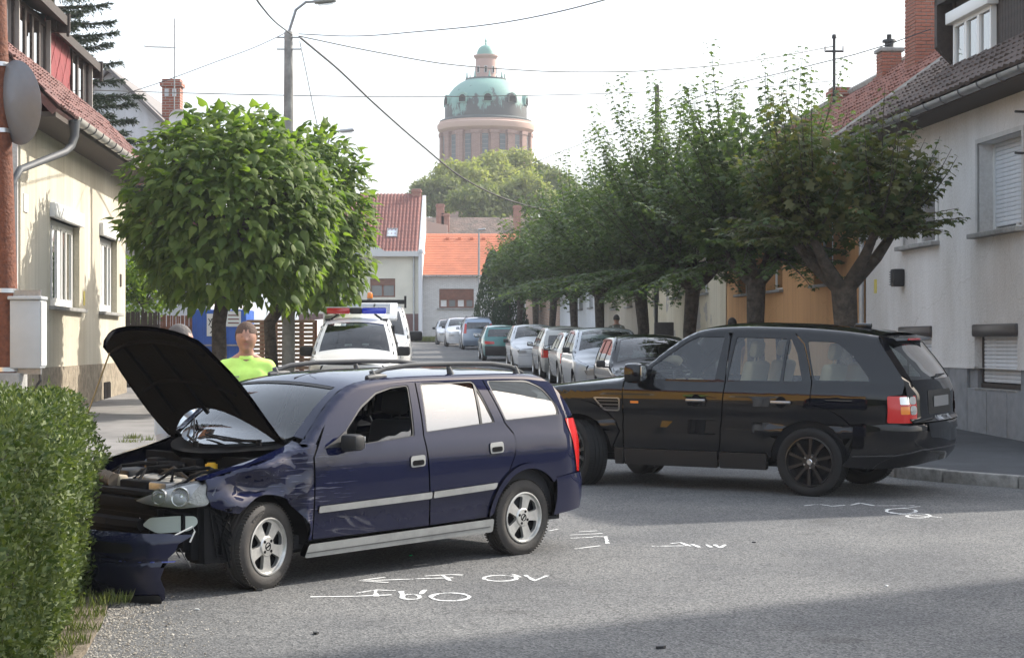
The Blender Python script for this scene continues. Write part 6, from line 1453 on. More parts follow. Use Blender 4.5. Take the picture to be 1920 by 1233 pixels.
    for y0, y1 in ((.50,-.12),(-.02,-.58)):
        b = MB(); f = lambda y, d: sh.top(.06+.30*(y/.66)**2+d, y)+Vector((0,0,.018))
        b.tube([f(y0,-.05), f(y0*.5+y1*.5,.02), f(y1,.10)], [.012,.009,.006], 6); b.tube([f(y0*.75+y1*.25,.02)+Vector((0,0,-.008)), f(y1*1.0-.03,.115)+Vector((0,0,-.008))], .007, 5)
        b.cyl(f(y0,-.05)-Vector((0,0,.03)), f(y0,-.05)+Vector((0,0,.012)), .02); b.build('wiper', M_PLASD, car)
    # --- headlamps and the opened front
    lm, LT = wrap([(-.80,0),(-.785,.25),(-.745,.45),(-.65,.62),(-.52,.755),(-.40,.815)], lean=[(.3,0),(.62,0),(.68,.02),(.74,.065),(.80,.14)])
    for g in (1, -1):
        L = (lambda s, z: lm(s, z)) if g > 0 else (lambda s, z: Vector((lm(s, z).x, -lm(s, z).y, lm(s, z).z)))
        ref = (1,g*.8,0)
        pol = rounded([(.33,.648,.02),(.46,.700),(.62,.752),(.76,.787,.03),(.875,.775,.03),(.91,.70,.03),(.885,.620,.03),(.70,.600),(.45,.622)], .02)
        h = Part().panel(L, ref, pol, (), .08, .09, -.012).build('headlamp', mat('lamp_housing', (.40,.40,.40), .35, .6, bump=(14,.3)), car)
        for s_, r_ in ((.53,.050),(.68,.062)):
            c = L(s_, .678); n = Vector((1, g*(.15+s_*.6), .1)).normalized()
            b = MB(); b.lathe([(r_*1.12, -.02), (r_*1.08, .004), (r_, .004), (r_*.8, -.016), (r_*.4, -.022), (.001, -.008)], 22, Matrix.Translation(c+n*.002) @ n.to_track_quat('Z', 'Y').to_matrix().to_4x4()); b.build('lamp_bowl', mat('lamp_bowl', (.78,.78,.77), .18, .85), h, 60)
        Part().panel(L, ref, pol, (), .06, .006, .012).build('lamp_glass', M_CLEAR, h)
        Part().panel(L, ref, rounded([(.74,.63),(.885,.635),(.90,.70),(.87,.765),(.76,.775)], .02), (), .06, 0, -.008).build('indicator', mat('faceted_reflector', (.40,.38,.33), .25, .6, bump=(60,.8)), h)
        fl = rounded([(.38,.475),(.45,.53),(.66,.548),(.80,.548),(.82,.50),(.75,.445),(.52,.425)], .03)
        Part().panel(L, ref, fl, (), .06, .07, -.030).build('fog_lamp', mat('milky_lens', (.55,.60,.54), .25, 0, .6), car)
    b = MB(); b.box((.60,-.40,.575), (.69,.40,.645), bev=.01); b.box((.55,-.46,.655), (.66,.46,.70), bev=.012); b.box((.30,-.72,.42), (.52,.72,.60)); b.build('front_crossmember', M_PLASD, car, 40)
    b = MB(); b.box((.58,-.44,.20), (.655,.44,.58)); 
    for i in range(9): b.box((.655,-.42,.24+i*.036), (.667,.42,.252+i*.036))
    b.build('radiator', M_PLASD, car)
    b = MB(); b.tube([lm(s, .47)+Vector((-.06,0,0)) for s in lin(0,.34,5)], .045, 6); b.tube([Vector((p.x,-p.y,p.z)) for p in [lm(s, .47)+Vector((-.06,0,0)) for s in lin(0,.34,5)]], .045, 6)
    b.build('crash_beam', M_PLASD, car, 50)
    b = MB()
    for k in range(10): b.tube([Vector((.50,.66,.40-.02*k)), Vector((.42-.01*k,.78,.42-.022*k))], .006, 4)
    b.box((.40,.62,.24), (.56,.70,.44), bev=.01); b.build('air_duct', M_PLASD, car)
    b = MB()
    for i in range(7): b.tube([Vector((.45-.02*i,.775,.60-.045*i)), Vector((.30,.79,.48-.05*i))], .007, 4)
    for i in range(4): b.tube([Vector((.46-.05*i,.775,.62-.02*i)), Vector((.40-.05*i,.78,.26))], .007, 4)
    b.box((.28,.60,.22), (.50,.765,.60)); b.build('torn_wheel_liner', M_PLASD, car)
    for k in range(4):
        b = MB(); a = Vector((.62,.2+.12*k,.55-.05*k)); b.tube([a, a+Vector((.08,.08,-.10)), a+Vector((.05,.16,-.06)), a+Vector((.02,.24,-.18))], .005, 5); b.build('loose_cable', M_PLAST if k else mat('pale_cable', (.5,.5,.48), .6), car)
    # --- engine bay
    b = MB(); b.box((-.02,-.66,.30), (.60,.66,.56)); b.box((-.10,-.66,.5), (-.02,.66,.90)); b.build('engine_bay', M_DARK, car)
    b = MB(); b.box((.08,-.30,.56), (.46,.30,.70), bev=.03); b.build('engine_block', mat('engine_metal', (.06,.06,.06), .7, .2, noise=(20,.5)), car, 40)
    b = MB(); b.box((.14,-.30,.70), (.44,.20,.765), Matrix.Rotation(R(3),4,'Y'), bev=.022); b.box((.2,-.2,.765), (.38,.1,.782), Matrix.Rotation(R(3),4,'Y'), bev=.008)
    b.build('engine_cover', mat('engine_cover_plastic', (.42,.40,.36), .5, .2, noise=(9,.3)), car, 40)
    b = MB(); b.cyl((.06,.26,.80), (.06,.26,.85), .045, n=14); b.cyl((.06,.26,.85), (.06,.26,.86), .03, n=14); b.build('reservoir_cap', mat('yellow_plastic', (.72,.42,.03), .4), car, 40)
    b = MB(); b.box((-.02,.14,.66), (.13,.36,.80), bev=.03); b.build('coolant_tank', mat('cream_plastic', (.50,.42,.30), .4), car, 40)
    b = MB(); b.box((.20,.30,.60), (.46,.56,.74), bev=.015); b.build('battery', M_PLAST, car, 40)
    pts = [Vector((.56,-.60+.045*i,.74+.02*math.sin(i*.4))) for i in range(10)]
    b = MB(); b.tube([p+Vector((0,.0,0)) for q in range(9) for p in (pts[q], pts[q].lerp(pts[q+1], .5))], [.055 if i % 2 else .042 for i in range(18)], 12); b.build('ribbed_air_hose', mat('brown_hose', (.16,.125,.09), .7), car, 50)
    b = MB(); b.box((.10,-.60,.66), (.34,-.36,.79), bev=.03); b.build('air_filter_box', M_PLAST, car, 40)
    for k, (x_, y_, z_, sx, sy, sz, m_) in enumerate([(.50,-.02,.70,.05,.16,.05,M_PLASD),(.50,.24,.69,.05,.10,.06,M_METAL),(.10,-.14,.80,.06,.12,.05,M_PLASD),(.04,-.42,.80,.05,.07,.06,M_PLASD),(.48,-.30,.72,.04,.08,.05,mat('cream_plastic', (.50,.42,.30), .4)),(.16,.44,.78,.05,.05,.05,M_PLASD),(.30,.48,.76,.09,.05,.03,M_METAL),(.05,.02,.84,.04,.10,.04,M_PLASD)]):
        b = MB(); b.box((x_-sx,y_-sy,z_-sz), (x_+sx,y_+sy,z_+sz), Matrix.Rotation(R(rnd.uniform(-4,4)),4,'Z'), bev=.015); b.build('engine_fitting', m_, car, 40)
    for k in range(7):
        b = MB(); y_ = -.5+.16*k; b.tube([Vector((.50-.03*(k % 3),y_,.73)), Vector((.36,y_+.08*(-1)**k,.82)), Vector((.20,y_+.12,.84)), Vector((.02,y_+.05*(-1)**k,.80))], .009+.004*(k % 2), 6); b.build('engine_hose', M_PLASD, car)
    for k, (y0, y1) in enumerate(((-.2,.5),(.1,.55),(-.5,.2),(.3,-.1))):
        b = MB(); b.tube([Vector((.05+.08*k,y0,.76)), Vector((.12+.05*k,(y0+y1)/2,.80+.01*k)), Vector((.0+.1*k,y1,.74))], .012, 6); b.build('engine_hose', M_PLAST, car)
    for g in (1, -1):
        b = MB(); b.lathe([(.001,.85),(.06,.85),(.09,.82),(.11,.6)], 16, Matrix.Translation((-.0,g*.52,0))); b.build('strut_tower', M_BLUE, car, 40)
    # --- cabin
    b = MB(); b.box((-3.15,-.70,.24), (-.30,.70,.34)); b.build('floor_pan', M_INT, car)
    b = MB(); b.box((-.62,-.70,.72), (-.28,.70,.96), bev=.05); b.build('dashboard', M_INT, car, 40)
    for g in (1, -1): seat(car, 1.25, g*.36, .40, M_INT, .48, .64)
    b = MB(); b.box((-2.25,-.62,.40), (-1.85,.62,.58), bev=.05); b.box((-.07,-.62,0), (.07,.62,.58), Matrix.Translation((-2.35,0,.5)) @ Matrix.Rotation(R(-18),4,'Y'), bev=.05); b.build('rear_bench', M_INT, car, 40)
    steering_wheel(car, .80, .36, .88)
    for g, stv in ((1, R(13)), (-1, R(13))):
        wheel(car, 0, g*.82, .305, .200, .195, 'five', stv, R(0)); wheel(car, 2.611, g*.82, .305, .200, .195, 'five', 0, R(20))
    b = MB(); b.box((-2.55,-.6,.2), (0,.6,.26)); b.cyl((0,-.7,.3), (0,.7,.3), .03); b.cyl((-2.611,-.7,.3), (-2.611,.7,.3), .04); b.build('underbody', M_DARK, car)
    return car
estate_car()

# torn-off bumper corner on the ground before the hedge
def bumper_cover():
    c = at(255, 1075, 12.55); gz = G(12.55)
    root = empty('bumper_cover', (c.x-.10, 12.50, gz), R(228), 'torn-off dark blue bumper corner lying at the foot of the hedge', 'bumper')
    mp, T = wrap([(-.10,-.42),(-.095,-.2),(-.07,.0),(-.02,.16),(.09,.28),(.25,.335)], lean=[(0,.09),(.06,.045),(.15,.012),(.255,.0),(.272,.022),(.285,.024),(.30,.004),(.40,.006),(.46,.05),(.5,.10)])
    out = [(.0,.02),(.2,.0),(.70,.0),(.76,.03),(.79,.10),(.775,.17),(.80,.22),(.83,.30),(.88,.34),(.90,.39),(1.03,.448),(.86,.452),(.80,.462),(.40,.47),(.0,.47)]
    Part().panel(mp, (1,.5,0), out, (), .03, .012).build('shell', M_BLUES, root)
    Part().panel(mp, (1,.5,0), rounded([(.05,.335),(.42,.33),(.60,.345),(.58,.40),(.05,.41)], .03), (), .05, .0, .003).build('grille_opening', M_PLASD, root)
    Part().panel(mp, (1,.5,0), [(.02,.285),(.86,.272),(.87,.280),(.02,.295)], (), .1, .004, .004).build('trim_line', mat('blue_trim', (.03,.05,.30), .3, .2, 1), root)
    Part().panel(mp, (1,.5,0), rounded([(.2,-.0),(.72,-.0),(.74,.06),(.2,.05)], .02), (), .1, .02, .014).build('lip', M_PLAST, root)
    b = MB(); b.tube([mp(.80,.43)+Vector((-.02,0,0)), mp(.92,.50), mp(1.0,.47), mp(1.02,.40)], .006, 5); b.build('bracket_wire', mat('pale_cable', (.5,.5,.48), .6), root)
bumper_cover()

# ------------------------------------------------------------------ black off-road car
def offroad_car():
    sh = Shape(ztop=[(-.84,1.00),(-.7,1.055),(-.325,1.105),(.2,1.155),(.5,1.185),(.62,1.22),(.8,1.345),(1.05,1.545),(1.25,1.68),(1.42,1.745),(1.65,1.772),(1.95,1.782),(2.5,1.772),(2.99,1.742),(3.3,1.705),(3.40,1.69)],
               ur=[(.3,3.66),(.45,3.80),(.62,3.84),(.79,3.84),(.83,3.78),(1.07,3.77),(1.2,3.735),(1.4,3.61),(1.6,3.46),(1.69,3.40)], uf=[(.3,-.80),(1.0,-.84)],
               plan=[(-.86,.66),(-.75,.80),(-.6,.89),(-.3,.948),(0,.96),(2.7,.96),(3.2,.945),(3.5,.92),(3.7,.875),(3.85,.80)],
               belt=[(-.9,1.4),(.3,1.4),(.55,1.185),(3.9,1.20)], roofz=1.78, tum=.215,
               prof=[(.2,.075),(.25,.06),(.40,.036),(.52,.026),(.63,.022),(.655,.008),(.68,.0065),(.705,.008),(.73,.022),(.78,.021),(.84,.014),(.885,.006),(.92,.002),(.97,.0005),(1.02,.0),(1.06,.002),(1.10,.010),(1.16,.032),(1.2,.05)],
               crown=[(-.8,.03),(0,.05),(.4,.075),(.6,.12),(.9,.10),(1.4,.05),(3.4,.035)], rt=.06, bow=.10, tp=1.25)
    car = car_root('offroad_car', 1.2035, 21.8381, 150.5, 'glossy black off-road car standing across the junction', 'car')
    st = .085; zt = sh.zt
    def zdf(u): return zt(u)-.06-.02*max(0, min(1, (1.5-u)/.6))
    fend = [(.560,.335),(.558,1.17)]+[(u, zt(u)) for u in lin(.54,-.60,14)]+[(-.60,.62),(-.50,.60)]+[(.455*math.cos(R(a)), .375+.455*math.sin(R(a))) for a in lin(155,6,14)]+[(.47,.33)]
    door1 = [(.575,.345),(.575,1.180),(.64,1.195)]+[(u, zdf(u)) for u in lin(.74,1.74,14)]+[(1.770,1.66),(1.772,1.15),(1.700,.345)]
    win1 = rounded([(.885,1.205,.02),(1.655,1.205,.02),(1.705,1.672,.02),(1.40,1.668),(1.30,1.632,.05),(.885,1.335,.02)])
    door2 = [(1.715,.345),(1.786,1.15),(1.784,1.66)]+[(u, zdf(u)) for u in lin(1.80,2.50,8)]+[(2.62,1.60),(2.70,1.40),(2.755,1.21),(2.752,.99),(2.705,.87)]+[(2.745+.47*math.cos(R(a)), .375+.47*math.sin(R(a))) for a in lin(96,166,8)]+[(2.27,.345)]
    win2 = rounded([(1.80,1.205,.02),(2.405,1.208,.01),(2.425,1.658,.01),(1.845,1.672,.03)])
    win2b = rounded([(2.440,1.208,.01),(2.655,1.212,.02),(2.565,1.50),(2.475,1.655,.02),(2.455,1.658,.01)])
    qtr = [(2.765,.99),(2.768,1.21),(2.712,1.405),(2.632,1.605),(2.52,zdf(2.52)),(1.74,zdf(1.74)),(1.40,zdf(1.4)),(1.15,zdf(1.15)),(.90,zdf(.9)),(.76,zdf(.76)),(.63,1.205),(.565,1.185)]+[(u, zt(u)) for u in lin(.57,3.40,34)]
    qtr += [(sh.ur(z), z) for z in lin(1.68,1.2,14)]+[(3.725,1.09),(3.58,1.072),(3.555,.792),(3.70,.79),(3.66,.775),(3.24,.755)]+[(2.745+.47*math.cos(R(a)), .375+.47*math.sin(R(a))) for a in lin(42,92,8)]+[(2.72,.87)]
    qwin = rounded([(2.785,1.222,.02),(3.40,1.222,.04),(3.18,1.48),(2.98,1.625,.06),(2.66,1.635,.03)])
    for g in (1, -1):
        S = sh.side(g); ref = (0,g,0)
        P = Part().panel(S, ref, fend, (), st); us = lin(-.60,.50,10)
        P.panel(sh.top, (0,0,1), [(u, g*(sh.e(u)-.005)) for u in us]+[(u, g*(sh.e(u)-.07)) for u in reversed(us)], (), st)
        w = P.build('front_wing', M_BLACK, car)
        d = Part().panel(S, ref, door1, [win1], st).build('front_door', M_BLACK, car)
        d2 = Part().panel(S, ref, door2, [win2, win2b], st).build('rear_door', M_BLACK, car)
        q = Part().panel(S, ref, qtr, [qwin], st).build('side_panel', M_BLACK, car)
        Part().panel(S, ref, win1, (), .12, 0, -.008).build('window_pane', M_GLASSV, d)
        Part().panel(S, ref, win2, (), .12, 0, -.008).build('window_pane', M_GLASSV, d2)
        Part().panel(S, ref, win2b, (), .12, 0, -.008).build('window_pane', M_GLASSV, d2)
        Part().panel(S, ref, qwin, (), .12, 0, -.006).build('window_pane', M_GLASSV, q)
        for dd, hu in ((d, 1.46), (d2, 2.44)):
            Part().panel(S, ref, arc(hu-.005,.985,.062,0,360,17)[:-1], (), .2, .0, .002).build('handle_recess', M_DARK, dd)
            b = MB(); b.box((-.115,-.014,-.017), (.115,.014,.017), Matrix.Translation((-hu, g*(sh.S(hu,.985)+.028), .985)), bev=.012); b.build('door_handle', mat('satin_handle', (.34,.34,.35), .3, .9), dd, 40)
        # side vent with three louvres
        vp = rounded([(.20,.995),(.535,.995),(.530,.845),(.335,.845)], .03); c = (.42,.925)
        vi = [((p[0]-c[0])*.88+c[0], (p[1]-c[1])*.80+c[1]) for p in vp]
        v = Part().panel(S, ref, vp, [vi], .2, .02, .008).build('wing_vent', mat('vent_frame', (.33,.33,.34), .35, .8), w)
        Part().panel(S, ref, vi, (), .2, 0, .002).build('vent_mesh', M_DARK, v)
        for zz in (.955, .915, .878): Part().panel(S, ref, [(.27,zz-.006),(.525,zz-.006),(.525,zz+.006),(.26,zz+.006)], (), .2, .01, .008).build('louvre', mat('vent_louvre', (.12,.12,.125), .4, .7), v)
        Part().panel(S, ref, rounded([(.665,.936),(.765,.936),(.765,.962),(.665,.962)], .008), (), .2, .01, .008).build('side_indicator', M_ORANGE, d)
        mirror(car, .80, g*1.11, 1.275, M_BLACK, 1.45)
        for uu0, uu1 in ((.46,.57),(.58,1.695),(1.72,2.26)):
            Part().panel(S, ref, rounded([(uu0,.26),(uu1,.26),(uu1,.435),(uu0,.435)], .01), (), .15, .05, .018).build('sill_cover', mat('satin_black', (.012,.012,.013), .38), car)
        for cu, a0, a1 in ((0, 8, 172), (2.745, 14, 178)):
            lip = [(cu+rr_*math.cos(R(a)), .375+rr_*math.sin(R(a))) for rr_, aa in ((.585, lin(a0+18,a1-18,18)), (.43, lin(a1,a0,18))) for a in aa]
            Part().panel(S, ref, lip, (), .08, .03, .024).build('wheel_arch', M_BLACK, car)
        [half_ring(car, u_, g*.62, g*.90, .462, .375) for u_ in (0, 2.745)]
        # tail lamp: red body with clear and amber round lamps
        rl = MB()
        tl, TT = wrap([(3.55, sh.S(3.55,.93)), (3.66, sh.S(3.66,.93)), (3.765, sh.S(3.765,.93)-.005), (3.80, .74), (3.825,.63)])
        L = (lambda s, z: tl(s, z)) if g > 0 else (lambda s, z: Vector((tl(s, z).x, -tl(s, z).y, tl(s, z).z)))
        lean = lambda s, z: L(s, z)+Vector((max(0, z-.93)*.12, 0, 0))
        t = Part().panel(lean, (-1,g,0), rounded([(.03,.795),(.40,.795),(.395,1.075),(.045,1.072)], .02), (), .06, .05, .012).build('tail_lamp', M_RED, car)
        for s0, s1, z0, z1, mt in ((.165,.265,.985,1.065,M_CHROME),(.275,.385,.985,1.065,M_CHROME),(.165,.265,.885,.965,M_ORANGE),(.275,.385,.88,.97,M_CHROME)):
            Part().panel(lean, (-1,g,0), rounded([(s0,z0),(s1,z0),(s1,z1),(s0,z1)], .035 if mt is M_CHROME and s0 > .2 else .012), (), .06, .006, .016).build('lamp_insert', mt, t)
        b = MB(); b.cyl((-3.40,g*.55,.34), (-3.62,g*.55,.34), .035); b.build('exhaust_pipe', M_METAL, car, 40)
        for cu in (0, 2.745): wheel(car, cu, g*.955, .368, .262, .27, 'ten', R(-33) if cu == 0 else 0, R(6))
    # --- top, screen, bonnet, rear
    wsb = [(.42+.20*(y/.74)**2, y) for y in lin(-.74,.74,11)]; wst = [(1.30+.05*(y/.60)**2, y) for y in lin(.60,-.60,9)]
    us = lin(.63,3.40,28)
    outer = [(u, sh.e(u)) for u in us]+[(u, -sh.e(u)) for u in reversed(us)]+[(.625,-.745)]+[(p[0]+.004, p[1]*1.01) for p in reversed(wst)]+[(.625,.745)]
    rf = Part().panel(sh.top, (0,0,1), outer, (), st, .01).build('roof', M_BLACK, car)
    Part().panel(sh.top, (0,0,1), wsb+wst, (), .12, .004, -.004).build('windscreen', M_GLASS, car)
    us = lin(-.84,.50,12)
    Part().panel(sh.top, (0,0,1), [(u, sh.e(u)-.075) for u in us]+[(p[0]-.05, p[1]) for p in reversed(wsb)]+[(u, -sh.e(u)+.075) for u in reversed(us)], (), st, .02).build('bonnet', M_BLACK, car)
    Part().panel(sh.top, (0,0,1), wsb+[(p[0]-.06, p[1]) for p in reversed(wsb)], (), .1, .02, -.01).build('cowl_panel', M_PLAST, car)
    b = MB(); b.tube([sh.top(.47,.5)+Vector((0,0,.02)), sh.top(.52,.1)+Vector((0,0,.03))], .012, 6); b.build('wiper', M_PLAST, car)
    b = MB(); b.box((-.09,-.03,0), (.10,.03,.055), Matrix.Translation((-3.02,0,1.765)), bev=.02); b.build('aerial_fin', M_BLACK, rf, 40)
    rw = rounded([(p[0], p[1]) for p in sh.rearstrip(1.235,1.615,.83,6)], .0)
    tg = Part().panel(sh.rear, (-1,0,0), [(p[0]*1.0, p[1]) for p in sh.rearstrip(.80,1.69,1.0,14)], [rw], st).build('tailgate', M_BLACK, car)
    Part().panel(sh.rear, (-1,0,0), rw, (), .12, 0, -.004).build('rear_window', M_GLASSD, tg)
    b = MB(); b.tube([sh.rear(.02,1.245)+Vector((-.015,0,0)), sh.rear(.02,1.27)+Vector((-.03,0,0)), sh.rear(-.36,1.275)+Vector((-.018,0,0))], [.022,.016,.008], 6); b.build('rear_wiper', M_PLAST, tg)
    sp = MB(); e0 = .60
    for i, y in enumerate(lin(-.64,.64,9)):
        pass
    sp.prism([(-3.32,1.705),(-3.55,1.665),(-3.585,1.640),(-3.40,1.655)], -.62, .62, Matrix(((1,0,0,0),(0,0,-1,0),(0,1,0,0),(0,0,0,1)))); so = sp.build('roof_spoiler', M_BLACK, car, 30)
    b = MB(); b.box((-3.588,-.20,1.640), (-3.572,.20,1.660), bev=.004); b.build('brake_lamp', M_RED, so)
    # number plate recess with a blank pale plate, lettering strip under it
    Part().panel(sh.rear, (-1,0,0), rounded([(-.40,.87),(.40,.87),(.40,1.12),(-.40,1.12)], .04), (), .1, .0, .004).build('plate_recess', mat('matt_black', (.012,.012,.012), .6), tg)
    b = Part().panel(sh.rear, (-1,0,0), [(-.26,.945),(.26,.945),(.26,1.055),(-.26,1.055)], (), .2, .01, .012).build('number_plate', M_PLATED, tg)
    vs, fs = text_shape('RANGE ROVER', .075, .002); b = MB()
    vs = [sh.rear(-v.x, .825+v.y)+Vector((-.012-v.z*1.2,0,0)) for v in vs]; b.add(vs, fs); b.build('tailgate_lettering', mat('letter_silver', (.55,.55,.56), .35, .6), tg)
    bw, BT = wrap([(3.23,.965),(3.45,.945),(3.62,.905),(3.75,.83),(3.84,.68),(3.90,.45),(3.925,0),(3.90,-.45),(3.84,-.68),(3.75,-.83),(3.62,-.905),(3.45,-.945),(3.23,-.965)], lean=[(.31,-.14),(.40,-.06),(.47,-.015),(.60,0),(.74,0),(.79,-.02)])
    bo = Part().panel(bw, (-1,.01,0), [(0,.75)]+[(t, .755+.035*min(1, t/.5, (BT-t)/.5)) for t in lin(.08,BT-.08,30)]+[(BT,.75),(BT,.33),(BT-.4,.315),(BT*.6,.36),(BT*.4,.36),(.4,.315),(0,.33)], (), .07, .05).build('rear_bumper', M_BLACK, car)
    Part().panel(bw, (-1,.01,0), [(.02,.438),(.45,.455),(.8,.505),(BT-.8,.505),(BT-.45,.455),(BT-.02,.438),(BT-.02,.446),(BT-.45,.465),(BT-.8,.517),(.8,.517),(.45,.465),(.02,.446)], (), .1, .003, .004).build('bumper_seam', mat('seam_grey', (.06,.06,.065), .4), bo)
    Part().panel(bw, (-1,.01,0), [(BT*.5-.5,.70),(BT*.5+.5,.70),(BT*.5+.5,.775),(BT*.5-.5,.775)], (), .1, .03, .02).build('bumper_step', M_BLACK, bo)
    fm = Part().panel(sh.front, (1,0,0), sh.frontstrip(.3,1.0,1.0,6), (), st, .02); fm.build('front_bumper', M_BLACK, car)
    # --- cabin
    b = MB(); b.box((-3.5,-.78,.36), (-.45,.78,.46)); b.build('floor_pan', M_INT, car)
    for g in (1, -1): Part().panel(sh.side(g), (0,g,0), [(.60,.40),(3.55,.45),(3.60,1.10),(.65,1.12)], (), .3, 0, -.09).build('door_lining', M_INT, car)
    b = MB(); b.box((-.86,-.74,.90), (-.50,.74,1.16), bev=.06); b.build('dashboard', M_TAN, car, 40)
    for g in (1, -1): seat(car, 1.55, g*.40, .66, M_TAN, .54, .68); seat(car, 2.45, g*.40, .66, M_TAN, .54, .66)
    steering_wheel(car, 1.05, .40, 1.12)
    b = MB(); b.box((-3.3,-.7,.28), (.5,.7,.36)); b.cyl((0,-.8,.36), (0,.8,.36), .04); b.cyl((-2.745,-.8,.36), (-2.745,.8,.36), .05); b.build('underbody', M_DARK, car)
    return car
offroad_car()

# ------------------------------------------------------------------ parked vehicles
HAT = dict(ztop=[(-.72,.70),(-.5,.77),(0,.86),(.25,.92),(.45,1.05),(.75,1.26),(1.0,1.38),(1.3,1.425),(1.8,1.435),(2.4,1.42),(2.85,1.37)], ur=[(.2,3.1),(.5,3.2),(.75,3.18),(.95,3.14),(1.2,3.0),(1.37,2.85)], uf=[(.2,-.70),(.7,-.72)],
           plan=[(-.75,.60),(-.6,.70),(-.4,.79),(0,.83),(2.5,.83),(3.0,.79),(3.2,.72)], belt=[(-.8,1.1),(.2,1.1),(.4,.93),(3.2,.98)], roofz=1.43, tum=.20,
           prof=[(.15,.08),(.3,.045),(.5,.015),(.75,0),(.88,.006),(1.0,.03)], crown=[(-.7,.03),(0,.06),(.4,.12),(1,.06),(2.8,.03)], rt=.06)
def scaled(base, su=1.0, sz=1.0, sy=1.0):
    q = {}
    for k, v in base.items():
        if k in ('ztop','belt'): q[k] = [(a*su,b*sz) for a,b in v]
        elif k in ('ur','uf'): q[k] = [(a*sz,b*su) for a,b in v]
        elif k == 'plan': q[k] = [(a*su,b*sy) for a,b in v]
        elif k == 'crown': q[k] = [(a*su,b) for a,b in v]
        elif k == 'prof': q[k] = [(a*sz,b) for a,b in v]
        elif k == 'roofz': q[k] = v*sz
        else: q[k] = v
    return Shape(**q)
MPV = dict(HAT); MPV.update(ztop=[(-.72,.82),(-.5,.89),(0,.98),(.2,1.05),(.45,1.22),(.75,1.42),(1.0,1.53),(1.35,1.59),(1.8,1.605),(2.5,1.595),(3.05,1.54)], ur=[(.2,3.15),(.5,3.26),(.8,3.25),(1.05,3.24),(1.3,3.17),(1.54,3.05)], roofz=1.6, belt=[(-.8,1.2),(.15,1.2),(.35,1.04),(3.3,1.08)], plan=[(-.75,.60),(-.6,.72),(-.4,.82),(0,.86),(2.5,.86),(3.0,.83),(3.3,.76)])
VAN = dict(HAT); VAN.update(ztop=[(-.74,.93),(-.5,1.0),(0,1.07),(.15,1.12),(.45,1.36),(.75,1.58),(.98,1.70),(1.3,1.775),(1.8,1.80),(3.3,1.80),(3.52,1.76)], ur=[(.2,3.5),(.5,3.6),(1.0,3.6),(1.4,3.58),(1.76,3.52)], uf=[(.2,-.70),(.9,-.74)], roofz=1.8, tum=.20, tp=1.25, belt=[(-.8,1.3),(.1,1.3),(.3,1.10),(3.6,1.12)],
           plan=[(-.75,.62),(-.6,.74),(-.4,.84),(0,.885),(2.5,.885),(3.3,.87),(3.6,.83)], crown=[(-.7,.03),(0,.06),(.4,.10),(1,.06),(3.5,.03)])
PW = M_WHITE
def paint(name, col, metal=.5): return mat(name, col, .38, metal, 1.0, extra=x_paint(0,.4))
AW, TOW = 273.8, 93.8           # facing the camera / facing away, along the street
TL = [([(.56,.62),(.73,.62),(.73,.88),(.60,.88)], M_RED, 'tail_lamp')]
HL = [([(.34,.60),(.60,.58),(.66,.68),(.40,.70)], M_CLEAR, 'headlamp')]
hat = dict(wb=2.5, win=[(.55,1.36),(1.44,2.22),(2.32,2.80)], ws=(.36,1.0), rw=(.97,1.27), tail=TL, tailside=[([(3.02,.62),(3.16,.62),(3.14,.88),(3.03,.88)], M_RED, 'tail_lamp')], head=HL, mir=(.66,.98), mirsc=.85, seats=(1.2,2.0))
mpv = dict(hat); mpv.update(wb=2.6, win=[(.50,1.40),(1.48,2.28),(2.38,2.98)], ws=(.28,1.0), rw=(1.08,1.42), tail=[([(.62,.85),(.76,.85),(.70,1.35),(.60,1.35)], M_RED, 'tail_lamp')], tailside=[([(3.08,.85),(3.22,.85),(3.16,1.22),(3.06,1.22)], M_RED, 'tail_lamp')], mir=(.62,1.10), pz=.80)
GRP = 'cars parked along the right kerb'
M_SIL = paint('silver_paint', (.42,.44,.47)); M_SIL2 = paint('warm_silver_paint', (.40,.40,.38)); M_TEAL = paint('teal_paint', (.045,.19,.19), .2); M_BSIL = paint('blue_silver_paint', (.26,.33,.43)); M_LSIL = paint('pale_silver_paint', (.55,.57,.60), .3)
simple_car('parked_car', 'black hatchback facing us, directly behind the off-road car bonnet', scaled(HAT, 1.04, 1.03, 1.03), M_BLACK, 2.66, 34.2, AW, dict(hat, glass=M_GLASS), GRP)
simple_car('parked_car', 'silver compact van facing us, with a dark mirror, behind the black hatchback', scaled(MPV, 1, .97, 1), M_SIL, 2.18, 41.2, AW, dict(mpv, glass=M_GLASS), GRP)
simple_car('parked_car', 'light silver hatchback showing its rear lamp, black bumper', scaled(HAT, 1, 1.0, .97), M_SIL2, 1.80, 51.2, TOW, dict(hat, bmat=M_PLAST), GRP)
simple_car('parked_car', 'warm silver hatchback parked fourth from the off-road car', scaled(HAT, 1.02, 1.04, .97), M_SIL2, 1.42, 57.5, TOW, hat, GRP)
simple_car('parked_car', 'pale silver hatchback facing us, next to the teal car', scaled(HAT, 1.02, 1.04, 1.0), M_LSIL, .78, 62.6, AW, dict(hat, glass=M_GLASS), GRP)
simple_car('parked_car', 'teal green older hatchback seen from behind', scaled(HAT, 1.0, .98, .99), M_TEAL, -.58, 77.4, TOW, dict(hat, bmat=mat('dark_bumper', (.03,.03,.032), .6), bt=.6, pz=.50, tail=[([(.34,.68),(.72,.68),(.72,.80),(.34,.78)], M_RED, 'tail_lamp')], tailside=[]), GRP)
g_ = simple_car('parked_car', 'blue silver tall estate seen from behind, high red lamps', scaled(MPV, 1.05, 1.04, 1.02), M_BSIL, -1.98, 100.5, TOW, mpv, GRP)
